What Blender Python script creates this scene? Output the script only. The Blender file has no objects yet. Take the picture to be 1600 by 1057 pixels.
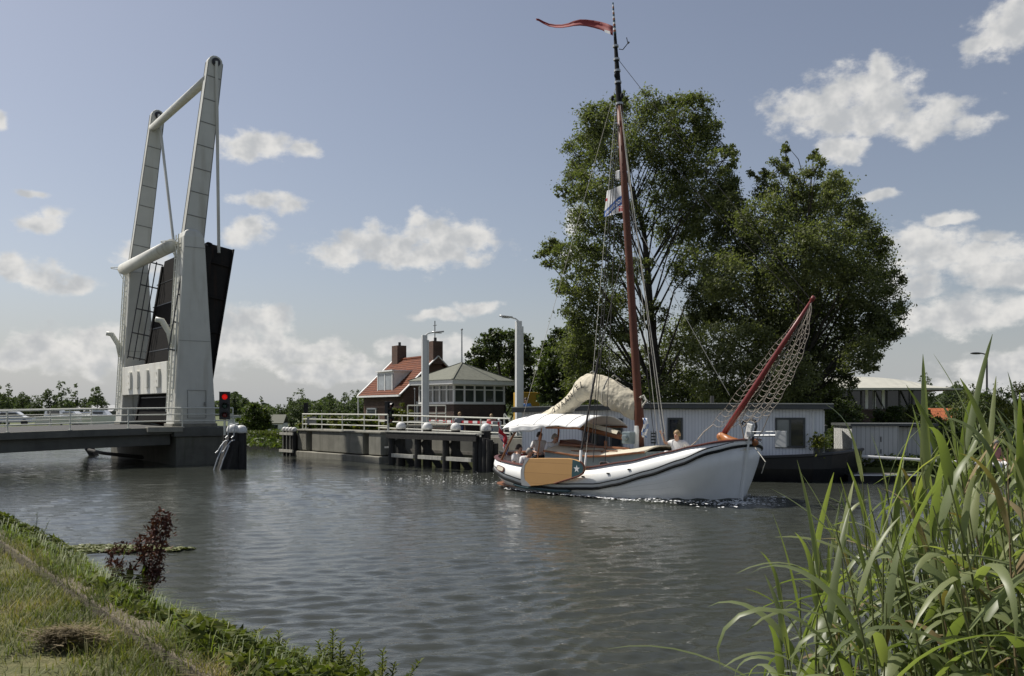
import bpy, math, random
import numpy as np
from mathutils import Vector, Matrix

# ------------------------------------------------------------------ basics
SC = bpy.context.scene
COL = SC.collection
R = math.radians
EYE = 2.5
FPX = 1400.0
HOR = 640.0
rnd = random.Random(7)
nrs = np.random.RandomState(11)


def at(px, py, Y):
    """a point of the place seen at photo pixel (px, py), Y metres away"""
    return Vector(((px - 800) / FPX * Y, Y, EYE + (HOR - py) / FPX * Y))


def lerp(a, b, t):
    return a + (b - a) * t


def interp(keys, t):
    if t <= keys[0][0]:
        return keys[0][1]
    for (a, va), (b, vb) in zip(keys, keys[1:]):
        if t <= b:
            s = (t - a) / (b - a)
            s = s * s * (3 - 2 * s) * .35 + s * .65
            return va + (vb - va) * s
    return keys[-1][1]


def tag(o, label=None, cat=None, group=None, kind=None):
    if label:
        o['label'] = label
    if cat:
        o['category'] = cat
    if group:
        o['group'] = group
    if kind:
        o['kind'] = kind
    return o


def thing(name, label, cat, loc=(0, 0, 0), rz=0.0, group=None, kind=None):
    o = bpy.data.objects.new(name, None)
    o.empty_display_size = .3
    COL.objects.link(o)
    o.location = loc
    o.rotation_euler = (0, 0, rz)
    return tag(o, label, cat, group, kind)


def copy_tree(o, parent=None):
    c = o.copy()
    COL.objects.link(c)
    c.parent = parent
    for ch in o.children:
        copy_tree(ch, c)
    return c


# ------------------------------------------------------------------ mesh builder
class MB:
    def __init__(s):
        s.v, s.f, s.m = [], [], []

    def add(s, vs, fs, m=0):
        b = len(s.v)
        s.v += [tuple(p) for p in vs]
        for f in fs:
            s.f.append(tuple(b + i for i in f))
            s.m.append(m)
        return s

    def box(s, c, size, ax=None, m=0):
        c = Vector(c)
        X, Y, Z = ax if ax else (Vector((1, 0, 0)), Vector((0, 1, 0)), Vector((0, 0, 1)))
        hx, hy, hz = size[0] / 2, size[1] / 2, size[2] / 2
        vs = [c + X * (hx * i) + Y * (hy * j) + Z * (hz * k) for i in (-1, 1) for j in (-1, 1) for k in (-1, 1)]
        return s.add(vs, [(0, 1, 3, 2), (4, 6, 7, 5), (0, 4, 5, 1), (2, 3, 7, 6), (0, 2, 6, 4), (1, 5, 7, 3)], m)

    def bb(s, x0, x1, y0, y1, z0, z1, m=0):
        return s.box(((x0 + x1) / 2, (y0 + y1) / 2, (z0 + z1) / 2), (abs(x1 - x0), abs(y1 - y0), abs(z1 - z0)), None, m)

    def beam(s, p0, p1, w, h, up=(0, 0, 1), m=0):
        p0, p1 = Vector(p0), Vector(p1)
        d = p1 - p0
        L = d.length
        d.normalize()
        side = d.cross(Vector(up))
        if side.length < 1e-4:
            side = Vector((1, 0, 0))
        side.normalize()
        u = side.cross(d)
        return s.box((p0 + p1) / 2, (L, w, h), (d, side, u), m)

    def tube(s, pts, rs, n=8, m=0, cap=True):
        pts = [Vector(p) for p in pts]
        if not isinstance(rs, (list, tuple)):
            rs = [rs] * len(pts)
        rings = []
        ref = None
        for i, p in enumerate(pts):
            d = (pts[min(i + 1, len(pts) - 1)] - pts[max(i - 1, 0)])
            if d.length < 1e-9:
                d = Vector((0, 0, 1))
            d.normalize()
            if ref is None:
                ref = Vector((0, 0, 1)) if abs(d.z) < .9 else Vector((1, 0, 0))
            a = (ref - d * ref.dot(d))
            if a.length < 1e-6:
                a = d.orthogonal()
            a.normalize()
            ref = a
            b = d.cross(a)
            rings.append([p + (a * math.cos(2 * math.pi * k / n) + b * math.sin(2 * math.pi * k / n)) * rs[i] for k in range(n)])
        vs = [q for r in rings for q in r]
        fs = []
        for i in range(len(pts) - 1):
            for k in range(n):
                fs.append((i * n + k, i * n + (k + 1) % n, (i + 1) * n + (k + 1) % n, (i + 1) * n + k))
        if cap:
            fs.append(tuple(reversed(range(n))))
            fs.append(tuple(range((len(pts) - 1) * n, len(pts) * n)))
        return s.add(vs, fs, m)

    def prism(s, poly, z0, z1, m=0):
        """poly: list of (x, y); closed prism"""
        n = len(poly)
        vs = [(p[0], p[1], z0) for p in poly] + [(p[0], p[1], z1) for p in poly]
        fs = [tuple(reversed(range(n))), tuple(range(n, 2 * n))] + [(i, (i + 1) % n, n + (i + 1) % n, n + i) for i in range(n)]
        return s.add(vs, fs, m)

    def extrude(s, poly, off, m=0):
        """poly: list of 3-D points, off: vector"""
        n = len(poly)
        off = Vector(off)
        vs = [Vector(p) for p in poly] + [Vector(p) + off for p in poly]
        fs = [tuple(reversed(range(n))), tuple(range(n, 2 * n))] + [(i, (i + 1) % n, n + (i + 1) % n, n + i) for i in range(n)]
        return s.add(vs, fs, m)

    def loft(s, rings, closed=True, cap=True, m=0):
        n = len(rings[0])
        vs = [q for r in rings for q in r]
        fs = []
        for i in range(len(rings) - 1):
            for k in range(n if closed else n - 1):
                fs.append((i * n + k, i * n + (k + 1) % n, (i + 1) * n + (k + 1) % n, (i + 1) * n + k))
        if cap and closed:
            fs.append(tuple(reversed(range(n))))
            fs.append(tuple(range((len(rings) - 1) * n, len(rings) * n)))
        return s.add(vs, fs, m)

    def ball(s, c, r, n=10, k=6, m=0, half=False):
        c = Vector(c)
        r = r if isinstance(r, (tuple, list)) else (r, r, r)
        rings = []
        lo = 0.0 if half else -math.pi / 2 + .02
        for i in range(k + 1):
            a = lo + (math.pi / 2 - .02 - lo) * i / k
            rings.append([c + Vector((r[0] * math.cos(a) * math.cos(2 * math.pi * j / n), r[1] * math.cos(a) * math.sin(2 * math.pi * j / n), r[2] * math.sin(a))) for j in range(n)])
        return s.loft(rings, True, True, m)

    def grid(s, fn, nu, nv, mf=None):
        b = len(s.v)
        for j in range(nv + 1):
            for i in range(nu + 1):
                s.v.append(tuple(fn(i / nu, j / nv)))
        for j in range(nv):
            for i in range(nu):
                a = b + j * (nu + 1) + i
                s.f.append((a, a + 1, a + nu + 2, a + nu + 1))
                s.m.append(mf((i + .5) / nu, (j + .5) / nv) if mf else 0)
        return s

    def build(s, name, mats, parent=None, smooth=False, bevel=0, solid=0, loc=None):
        me = bpy.data.meshes.new(name)
        me.from_pydata(s.v, [], s.f)
        if not isinstance(mats, (list, tuple)):
            mats = [mats]
        for mt in mats:
            me.materials.append(mt)
        me.polygons.foreach_set('material_index', s.m)
        if smooth:
            me.polygons.foreach_set('use_smooth', [True] * len(s.f))
        me.update()
        o = bpy.data.objects.new(name, me)
        COL.objects.link(o)
        if parent:
            o.parent = parent
        if loc:
            o.location = loc
        if solid:
            md = o.modifiers.new('solid', 'SOLIDIFY')
            md.thickness = solid
            md.offset = 0
        if bevel:
            md = o.modifiers.new('bevel', 'BEVEL')
            md.width = bevel
            md.segments = 2
            md.limit_method = 'ANGLE'
        return o


def np_mesh(name, verts, faces, mat, parent=None, smooth=False):
    """verts (n,3), faces (m,k) arrays"""
    me = bpy.data.meshes.new(name)
    n, m, k = len(verts), len(faces), faces.shape[1]
    me.vertices.add(n)
    me.vertices.foreach_set('co', np.asarray(verts, dtype=np.float32).ravel())
    me.loops.add(m * k)
    me.loops.foreach_set('vertex_index', np.asarray(faces, dtype=np.int32).ravel())
    me.polygons.add(m)
    me.polygons.foreach_set('loop_start', np.arange(0, m * k, k, dtype=np.int32))
    me.polygons.foreach_set('loop_total', np.full(m, k, dtype=np.int32))
    if smooth:
        me.polygons.foreach_set('use_smooth', np.ones(m, dtype=bool))
    me.materials.append(mat)
    me.update(calc_edges=True)
    me.validate()
    o = bpy.data.objects.new(name, me)
    COL.objects.link(o)
    if parent:
        o.parent = parent
    return o


# ------------------------------------------------------------------ materials
def nt(name):
    m = bpy.data.materials.new(name)
    m.use_nodes = True
    t = m.node_tree
    b = t.nodes['Principled BSDF']
    return m, t, b


def node(t, kind, **kw):
    n = t.nodes.new(kind)
    for k, v in kw.items():
        if k.startswith('i_'):
            n.inputs[k[2:].replace('_', ' ')].default_value = v
        else:
            setattr(n, k, v)
    return n


def rgba(c):
    return (c[0], c[1], c[2], 1)


def M(name, col, rough=.6, var=.18, scale=4.0, bump=0.0, bscale=40.0, metal=0.0, col2=None, spec=.5, streak=0.0, dirt=None):
    """painted / stone / cloth surface with two scales of uneven colour and an optional fine bump"""
    m, t, b = nt(name)
    tc = node(t, 'ShaderNodeTexCoord')
    n1 = node(t, 'ShaderNodeTexNoise', i_Scale=scale, i_Detail=6.0, i_Roughness=.6)
    t.links.new(tc.outputs['Object'], n1.inputs['Vector'])
    mp = node(t, 'ShaderNodeMapping')
    mp.inputs['Scale'].default_value = (1, 1, .12 if streak else 1)
    t.links.new(tc.outputs['Object'], mp.inputs['Vector'])
    n2 = node(t, 'ShaderNodeTexNoise', i_Scale=scale * (2.2 if streak else .35), i_Detail=5.0, i_Roughness=.55)
    t.links.new(mp.outputs[0], n2.inputs['Vector'])
    c2 = col2 or tuple(c * (1 - var) for c in col)
    mix = node(t, 'ShaderNodeMixRGB')
    mix.inputs[1].default_value = rgba(c2)
    mix.inputs[2].default_value = rgba(tuple(min(1, c * (1 + var * .5)) for c in col))
    rp = node(t, 'ShaderNodeMapRange')
    rp.inputs['From Min'].default_value = .3
    rp.inputs['From Max'].default_value = .7
    t.links.new(n1.outputs['Fac'], rp.inputs['Value'])
    t.links.new(rp.outputs[0], mix.inputs[0])
    out = mix.outputs[0]
    if dirt or streak:
        mx2 = node(t, 'ShaderNodeMixRGB')
        mx2.inputs[2].default_value = rgba(dirt or tuple(c * .5 for c in col))
        rp2 = node(t, 'ShaderNodeMapRange')
        rp2.inputs['From Min'].default_value = .5
        rp2.inputs['From Max'].default_value = .78
        rp2.inputs['To Max'].default_value = streak or .5
        t.links.new(n2.outputs['Fac'], rp2.inputs['Value'])
        t.links.new(rp2.outputs[0], mx2.inputs[0])
        t.links.new(out, mx2.inputs[1])
        out = mx2.outputs[0]
    t.links.new(out, b.inputs['Base Color'])
    rr = node(t, 'ShaderNodeMapRange')
    rr.inputs['To Min'].default_value = max(.02, rough - .1)
    rr.inputs['To Max'].default_value = min(1, rough + .1)
    t.links.new(n1.outputs['Fac'], rr.inputs['Value'])
    t.links.new(rr.outputs[0], b.inputs['Roughness'])
    b.inputs['Metallic'].default_value = metal
    b.inputs['Specular IOR Level'].default_value = spec
    if bump:
        n3 = node(t, 'ShaderNodeTexNoise', i_Scale=bscale, i_Detail=4.0)
        t.links.new(tc.outputs['Object'], n3.inputs['Vector'])
        bp = node(t, 'ShaderNodeBump', i_Strength=bump, i_Distance=.02)
        t.links.new(n3.outputs['Fac'], bp.inputs['Height'])
        t.links.new(bp.outputs[0], b.inputs['Normal'])
    return m


def stripes(name, col, gap, freq, axis='X', rough=.6, var=.12, width=.08, bump=.6):
    """boarding: thin grooves every 1/freq metres along an axis of the object"""
    m, t, b = nt(name)
    tc = node(t, 'ShaderNodeTexCoord')
    sp = node(t, 'ShaderNodeSeparateXYZ')
    t.links.new(tc.outputs['Object'], sp.inputs[0])
    mu = node(t, 'ShaderNodeMath', operation='MULTIPLY')
    mu.inputs[1].default_value = freq
    t.links.new(sp.outputs[axis], mu.inputs[0])
    fr = node(t, 'ShaderNodeMath', operation='FRACT')
    t.links.new(mu.outputs[0], fr.inputs[0])
    lt = node(t, 'ShaderNodeMath', operation='LESS_THAN')
    lt.inputs[1].default_value = width
    t.links.new(fr.outputs[0], lt.inputs[0])
    fl = node(t, 'ShaderNodeMath', operation='FLOOR')
    t.links.new(mu.outputs[0], fl.inputs[0])
    wn = node(t, 'ShaderNodeTexWhiteNoise', noise_dimensions='1D')
    t.links.new(fl.outputs[0], wn.inputs['W'])
    n1 = node(t, 'ShaderNodeTexNoise', i_Scale=3.0, i_Detail=6.0)
    t.links.new(tc.outputs['Object'], n1.inputs['Vector'])
    ad = node(t, 'ShaderNodeMath', operation='ADD')
    t.links.new(wn.outputs['Value'], ad.inputs[0])
    t.links.new(n1.outputs['Fac'], ad.inputs[1])
    rp = node(t, 'ShaderNodeMapRange')
    rp.inputs['From Max'].default_value = 2
    t.links.new(ad.outputs[0], rp.inputs['Value'])
    mx = node(t, 'ShaderNodeMixRGB')
    mx.inputs[1].default_value = rgba(tuple(c * (1 - var) for c in col))
    mx.inputs[2].default_value = rgba(tuple(min(1, c * (1 + var)) for c in col))
    t.links.new(rp.outputs[0], mx.inputs[0])
    m2 = node(t, 'ShaderNodeMixRGB')
    m2.inputs[2].default_value = rgba(gap)
    t.links.new(lt.outputs[0], m2.inputs[0])
    t.links.new(mx.outputs[0], m2.inputs[1])
    t.links.new(m2.outputs[0], b.inputs['Base Color'])
    b.inputs['Roughness'].default_value = rough
    iv = node(t, 'ShaderNodeMath', operation='SUBTRACT')
    iv.inputs[0].default_value = 1
    t.links.new(lt.outputs[0], iv.inputs[1])
    bp = node(t, 'ShaderNodeBump', i_Strength=bump, i_Distance=.02)
    t.links.new(iv.outputs[0], bp.inputs['Height'])
    t.links.new(bp.outputs[0], b.inputs['Normal'])
    return m


def bricks(name, c1, c2, mortar, scale=1.0, w=.22, h=.07, rough=.85, tiles=False):
    m, t, b = nt(name)
    tc = node(t, 'ShaderNodeTexCoord')
    sp = node(t, 'ShaderNodeSeparateXYZ')
    t.links.new(tc.outputs['Object'], sp.inputs[0])
    ad = node(t, 'ShaderNodeMath', operation='ADD')
    t.links.new(sp.outputs['X'], ad.inputs[0])
    if tiles:
        ad.inputs[1].default_value = 0
    else:
        t.links.new(sp.outputs['Y'], ad.inputs[1])
    cb = node(t, 'ShaderNodeCombineXYZ')
    t.links.new(ad.outputs[0], cb.inputs[0])
    t.links.new(sp.outputs['Z'], cb.inputs[1])
    br = node(t, 'ShaderNodeTexBrick', i_Scale=1.0)
    br.inputs['Brick Width'].default_value = w * scale
    br.inputs['Row Height'].default_value = h * scale
    br.inputs['Mortar Size'].default_value = .012 * scale
    br.inputs['Color1'].default_value = rgba(c1)
    br.inputs['Color2'].default_value = rgba(c2)
    br.inputs['Mortar'].default_value = rgba(mortar)
    t.links.new(cb.outputs[0], br.inputs['Vector'])
    n1 = node(t, 'ShaderNodeTexNoise', i_Scale=1.3, i_Detail=5.0)
    t.links.new(tc.outputs['Object'], n1.inputs['Vector'])
    mx = node(t, 'ShaderNodeMixRGB', blend_type='MULTIPLY')
    mx.inputs[0].default_value = .5
    t.links.new(br.outputs['Color'], mx.inputs[1])
    t.links.new(n1.outputs['Fac'], mx.inputs[2])
    br2 = node(t, 'ShaderNodeBrightContrast', i_Bright=.004)
    t.links.new(mx.outputs[0], br2.inputs[0])
    t.links.new(br2.outputs[0], b.inputs['Base Color'])
    b.inputs['Roughness'].default_value = rough
    b.inputs['Specular IOR Level'].default_value = .2
    bp = node(t, 'ShaderNodeBump', i_Strength=.5, i_Distance=.02)
    bp.invert = True
    t.links.new(br.outputs['Fac'], bp.inputs['Height'])
    t.links.new(bp.outputs[0], b.inputs['Normal'])
    return m


def leafmat(name, cols, trans=.35, rough=.55, pos=None, spec=.4):
    """cols: list of (position, colour) spread over the single leaves at random"""
    m, t, b = nt(name)
    g = node(t, 'ShaderNodeNewGeometry')
    tc = node(t, 'ShaderNodeTexCoord')
    n1 = node(t, 'ShaderNodeTexNoise', i_Scale=pos or .5, i_Detail=3.0)
    t.links.new(tc.outputs['Object'], n1.inputs['Vector'])
    ad = node(t, 'ShaderNodeMath', operation='MULTIPLY_ADD')
    ad.inputs[1].default_value = .5
    t.links.new(g.outputs['Random Per Island'], ad.inputs[0])
    sb = node(t, 'ShaderNodeMath', operation='MULTIPLY_ADD')
    sb.inputs[1].default_value = 1.4
    sb.inputs[2].default_value = -.45
    t.links.new(n1.outputs['Fac'], sb.inputs[0])
    t.links.new(sb.outputs[0], ad.inputs[2])
    cr = node(t, 'ShaderNodeValToRGB')
    e = cr.color_ramp.elements
    e[0].position, e[0].color = cols[0][0], rgba(cols[0][1])
    e[1].position, e[1].color = cols[-1][0], rgba(cols[-1][1])
    for p, c in cols[1:-1]:
        x = e.new(p)
        x.color = rgba(c)
    t.links.new(ad.outputs[0], cr.inputs[0])
    t.links.new(cr.outputs[0], b.inputs['Base Color'])
    b.inputs['Roughness'].default_value = rough
    b.inputs['Specular IOR Level'].default_value = spec
    tr = node(t, 'ShaderNodeBsdfTranslucent')
    hs = node(t, 'ShaderNodeMixRGB', blend_type='MULTIPLY')
    hs.inputs[0].default_value = 1
    hs.inputs[2].default_value = (1.2, 1.35, .5, 1)
    t.links.new(cr.outputs[0], hs.inputs[1])
    t.links.new(hs.outputs[0], tr.inputs[0])
    mx = node(t, 'ShaderNodeMixShader')
    mx.inputs[0].default_value = trans
    t.links.new(b.outputs[0], mx.inputs[1])
    t.links.new(tr.outputs[0], mx.inputs[2])
    t.links.new(mx.outputs[0], t.nodes['Material Output'].inputs['Surface'])
    return m


def glassmat(name, col=(.02, .025, .03), rough=.05, spec=.8):
    m, t, b = nt(name)
    tc = node(t, 'ShaderNodeTexCoord')
    n1 = node(t, 'ShaderNodeTexNoise', i_Scale=1.7, i_Detail=3.0)
    t.links.new(tc.outputs['Object'], n1.inputs['Vector'])
    mx = node(t, 'ShaderNodeMixRGB')
    mx.inputs[1].default_value = rgba(tuple(c * .5 for c in col))
    mx.inputs[2].default_value = rgba(tuple(c * 1.6 for c in col))
    t.links.new(n1.outputs['Fac'], mx.inputs[0])
    t.links.new(mx.outputs[0], b.inputs['Base Color'])
    b.inputs['Roughness'].default_value = rough
    b.inputs['Specular IOR Level'].default_value = spec
    bp = node(t, 'ShaderNodeBump', i_Strength=.05, i_Distance=.02)
    t.links.new(n1.outputs['Fac'], bp.inputs['Height'])
    t.links.new(bp.outputs[0], b.inputs['Normal'])
    return m


white = M('white_paint', (.78, .78, .75), .4, .06, 2, dirt=(.5, .49, .44), streak=.25)
boatwhite = M('boat_paint', (.8, .8, .785), .35, .05, 1.5, dirt=(.62, .61, .56), streak=.25)
bulwhite = M('bulwark_paint', (.82, .82, .79), .35, .04, 2)
pylonpaint = M('bridge_paint', (.56, .56, .51), .5, .08, 1.1, .08, 6, dirt=(.3, .27, .2), streak=.6)
portalpaint = M('portal_paint', (.72, .71, .64), .45, .08, .8, dirt=(.42, .37, .28), streak=.5)
seampaint = M('seam_paint', (.22, .22, .2), .6)
railpaint = M('rail_paint', (.66, .66, .58), .45, .1, 6, dirt=(.4, .38, .3), streak=.25)
concrete = M('concrete', (.27, .26, .215), .85, .25, 1.6, .35, 30, dirt=(.12, .115, .09), streak=.7)
wetconcrete = M('wet_concrete', (.13, .125, .1), .7, .3, 2, .3, 30, dirt=(.06, .07, .04), streak=.6)
darkconcrete = M('dark_concrete', (.12, .12, .105), .85, .25, 1.2, .3, 25, dirt=(.06, .06, .05), streak=.5)
timber = M('tarred_timber', (.022, .021, .019), .75, .4, 5, .5, 18, dirt=(.06, .055, .045), streak=.5)
timber2 = M('weathered_timber', (.16, .15, .13), .8, .3, 5, .4, 18, dirt=(.07, .06, .05), streak=.6)
whitewood = M('white_waler', (.5, .49, .43), .7, .25, 4, .2, 20, dirt=(.2, .19, .16), streak=.6)
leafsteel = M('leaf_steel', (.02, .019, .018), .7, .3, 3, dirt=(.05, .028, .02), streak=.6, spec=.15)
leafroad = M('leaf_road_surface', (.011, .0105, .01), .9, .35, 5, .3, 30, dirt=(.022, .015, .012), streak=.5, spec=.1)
redoxide = M('red_oxide_steel', (.13, .035, .022), .6, .25, 3)
darksteel = M('dark_steel', (.03, .03, .032), .4, .2, 6)
blackplastic = M('black_housing', (.012, .012, .013), .4, .2, 6)
galv = M('galvanised_steel', (.45, .46, .46), .45, .12, 6, metal=.5)
greypaint = M('lamp_post_paint', (.6, .61, .6), .45, .08, 3, streak=.2)
brick = bricks('brown_brick', (.16, .075, .048), (.1, .05, .035), (.16, .14, .12))
hutbrick = bricks('hut_brick', (.13, .075, .055), (.085, .05, .04), (.12, .11, .1))
redtile = bricks('red_roof_tile', (.215, .056, .012), (.155, .039, .01), (.06, .014, .007), 1, .25, .19, .7, True)
slate = M('grey_shingle', (.16, .165, .13), .85, .2, 5, .4, 14, dirt=(.1, .11, .08), streak=.3)
siding = stripes('white_boarding', (.79, .8, .81), (.42, .43, .45), 9, 'X', .55, .05, .1)
shedboard = stripes('grey_white_boarding', (.5, .5, .48), (.18, .18, .17), 6, 'X', .65, .1, .08)
fascia = M('dark_fascia', (.07, .075, .072), .6, .2, 4)
tarhull = M('black_hull_paint', (.012, .012, .013), .45, .3, 3, dirt=(.05, .04, .03), streak=.3)
glass = glassmat('window_glass')
glass2 = glassmat('keeper_glass', (.05, .06, .055), .04, .9)
varnish = M('varnished_wood', (.25, .1, .04), .35, .3, 6, streak=.4)
mastwood = M('mast_wood', (.125, .045, .026), .55, .25, 5, streak=.4, spec=.3)
leewood = stripes('leeboard_wood', (.54, .31, .12), (.36, .19, .065), 3.2, 'Z', .4, .1, .03, .2)
caprail = M('cap_rail_wood', (.12, .035, .022), .35, .2, 6)
blackpaint = M('black_paint', (.01, .011, .011), .65, .2, 4, spec=.2)
redpaint = M('bowsprit_paint', (.17, .022, .02), .4, .2, 5)
antifoul = M('waterline_paint', (.03, .012, .01), .6, .3, 4)
bluegrey = M('cabin_paint', (.2, .25, .265), .5, .1, 3)
deckcream = M('deck_paint', (.62, .57, .45), .6, .12, 4)
canvas = M('sail_canvas', (.58, .53, .41), .85, .2, 3, .3, 14, dirt=(.38, .34, .26), streak=.5)
canopycloth = M('canopy_cloth', (.82, .82, .8), .7, .05, 3, .15, 12)
ropelight = M('light_rope', (.5, .48, .42), .8, .2, 20)
netcord = M('net_cord', (.32, .28, .235), .8, .15, 20)
ropedark = M('dark_rigging', (.03, .026, .025), .6, .2, 10)
tealpaint = M('teal_paint', (.035, .085, .095), .4, .15, 5)
starwhite = M('star_white', (.8, .8, .78), .5, .05)
orangewood = M('orange_varnish', (.33, .12, .035), .4, .25, 6)
skin = M('skin', (.5, .29, .2), .55, .1, 8)
shirtwhite = M('white_shirt', (.74, .73, .72), .8, .08, 8, .3, 25)
shirtgrey = M('grey_shirt', (.3, .31, .33), .8, .1, 8, .3, 25)
shirtblue = M('blue_shirt', (.1, .2, .42), .8, .1, 8)
shirtpink = M('pink_shirt', (.5, .22, .2), .8, .1, 8)
trousers = M('dark_trousers', (.03, .035, .05), .8, .2, 8)
jeans = M('blue_jeans', (.05, .08, .18), .8, .2, 8)
redcloth = M('red_cloth', (.3, .02, .03), .8, .15, 6)
hairdark = M('dark_hair', (.035, .022, .015), .6, .3, 25)
hairgrey = M('grey_hair', (.3, .28, .25), .6, .2, 25)
hairblond = M('fair_hair', (.33, .22, .11), .6, .2, 25)
pennantred = M('pennant_red', (.25, .035, .035), .75, .2, 5)
flagred = M('flag_red', (.45, .025, .035), .75, .12, 5)
flagwhite = M('flag_white', (.74, .74, .74), .75, .06, 5)
flagblue = M('flag_blue', (.02, .05, .2), .75, .12, 5)
bandblue = M('band_blue', (.02, .09, .33), .7, .1, 5)
signgrey = M('sign_grey', (.33, .34, .34), .5, .1, 5)
yellowpaint = M('yellow_paint', (.5, .3, .03), .5, .15, 3)
bark = M('bark', (.035, .03, .023), .9, .4, 6, .6, 14)
asphalt = M('asphalt', (.055, .055, .054), .9, .25, 6, .3, 60)
carwhite = M('car_paint', (.75, .76, .76), .25, .04, 2)
orangetile = bricks('orange_roof_tile', (.5, .16, .06), (.42, .13, .05), (.2, .06, .03), 1.3, .3, .25, .7, True)
palroof = M('pale_roofing', (.48, .47, .4), .6, .1, 1.5, streak=.2)
lampglass = M('lamp_lens', (.5, .5, .48), .25, .1, 6)
redlens, _t, _b = nt('red_signal_lens')
_b.inputs['Base Color'].default_value = (.5, .01, .01, 1)
_b.inputs['Emission Color'].default_value = (1, .015, .01, 1)
_b.inputs['Emission Strength'].default_value = .3
darkred = M('unlit_red_lens', (.09, .008, .008), .3, .2, 8)
darkgreen = M('unlit_green_lens', (.008, .04, .025), .3, .2, 8)

F_POPLAR = leafmat('poplar_leaves', [(.15, (.065, .078, .034)), (.5, (.118, .136, .06)), (.8, (.175, .19, .092)), (1, (.26, .275, .17))], .45, .55, .45, .22)
F_WILLOW = leafmat('pale_tree_leaves', [(.15, (.068, .08, .038)), (.5, (.125, .14, .066)), (.8, (.185, .2, .1)), (1, (.27, .285, .19))], .45, .55, .45, .22)
F_DARK = leafmat('dark_tree_leaves', [(.15, (.035, .05, .018)), (.5, (.06, .082, .028)), (.85, (.09, .115, .042)), (1, (.12, .14, .06))], .38, .5, .4)
F_FAR = leafmat('far_tree_leaves', [(.1, (.05, .068, .036)), (.5, (.075, .098, .048)), (1, (.11, .135, .07))], .35, .6, .2)
F_BUSH = leafmat('bush_leaves', [(.1, (.04, .062, .014)), (.5, (.075, .105, .024)), (1, (.14, .16, .04))], .35, .5, .6)
F_YELLOW = leafmat('yellow_bush_leaves', [(.1, (.07, .085, .015)), (.5, (.14, .15, .025)), (1, (.22, .2, .04))], .35, .5, .6)
F_HEDGE = leafmat('hedge_leaves', [(.1, (.05, .07, .015)), (.5, (.09, .115, .025)), (1, (.14, .15, .04))], .3, .55, .5)
F_WEED = leafmat('weed_leaves', [(.1, (.035, .045, .014)), (.35, (.075, .095, .024)), (.6, (.12, .14, .035)), (.85, (.18, .18, .055)), (1, (.2, .14, .07))], .36, .65, 2.2, .2)
F_LONG = leafmat('long_grass_blades', [(.1, (.05, .085, .014)), (.5, (.12, .17, .03)), (.9, (.22, .24, .06)), (1, (.3, .27, .12))], .35, .55, 1.5)
F_GRASS = leafmat('grass_blades', [(.1, (.06, .07, .018)), (.3, (.115, .145, .034)), (.52, (.17, .175, .055)), (.78, (.27, .225, .1)), (1, (.36, .28, .16))], .3, .6, 1.1)
F_REED = leafmat('reed_leaves', [(.05, (.09, .115, .045)), (.4, (.17, .205, .085)), (.7, (.225, .255, .12)), (.93, (.29, .31, .13)), (1, (.38, .33, .16))], .46, .42, 2.0, .55)
F_DRY = leafmat('dry_reed_leaves', [(.1, (.12, .085, .04)), (.5, (.24, .19, .1)), (1, (.34, .28, .17))], .3, .7, 2.0, .3)
F_STEM = M('reed_stem', (.1, .115, .035), .55, .35, 12)
F_DOCK = leafmat('dock_seeds', [(.1, (.03, .012, .009)), (.5, (.085, .028, .02)), (.85, (.14, .055, .035)), (1, (.1, .08, .035))], .15, .7, 3)
F_HAY = leafmat('dry_hay', [(.1, (.06, .045, .02)), (.5, (.17, .13, .07)), (1, (.32, .26, .14))], .2, .8, 4)
F_ALGAE = leafmat('algae', [(.1, (.09, .11, .035)), (.5, (.15, .165, .06)), (1, (.22, .22, .09))], .1, .5, 3)

# ------------------------------------------------------------------ camera, light, sky
cam = bpy.data.cameras.new('camera')
cam.sensor_width = 36
cam.lens = FPX / 1600 * 36
cam.shift_y = (HOR - 528.5) / 1600
cam.clip_end = 6000
cam.clip_start = .05
co = bpy.data.objects.new('camera', cam)
COL.objects.link(co)
co.location = (0, 0, EYE)
co.rotation_euler = (R(90), 0, 0)
SC.camera = co
SC.render.resolution_x, SC.render.resolution_y = 1024, 676

SUN_AZ, SUN_EL = R(-64), R(53)
sd = Vector((math.sin(SUN_AZ) * math.cos(SUN_EL), math.cos(SUN_AZ) * math.cos(SUN_EL), math.sin(SUN_EL)))
sl = bpy.data.lights.new('sun', 'SUN')
sl.energy = 3.9
sl.angle = R(.5)
sl.color = (1, .95, .87)
so = bpy.data.objects.new('sun', sl)
COL.objects.link(so)
so.rotation_euler = sd.to_track_quat('Z', 'Y').to_euler()
so.location = (0, 0, 60)

W = bpy.data.worlds.new('World')
SC.world = W
W.use_nodes = True
wt = W.node_tree
bg = wt.nodes['Background']
STR = .1
bg.inputs['Strength'].default_value = STR
sky = node(wt, 'ShaderNodeTexSky')
sky.sky_type = 'NISHITA'
sky.sun_disc = False
sky.sun_elevation = SUN_EL
sky.sun_rotation = SUN_AZ
sky.air_density = 1.0
sky.dust_density = 1.5
sky.ozone_density = 1.5
hsv = node(wt, 'ShaderNodeHueSaturation', i_Saturation=.72, i_Value=.71)
wt.links.new(sky.outputs[0], hsv.inputs['Color'])

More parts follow.
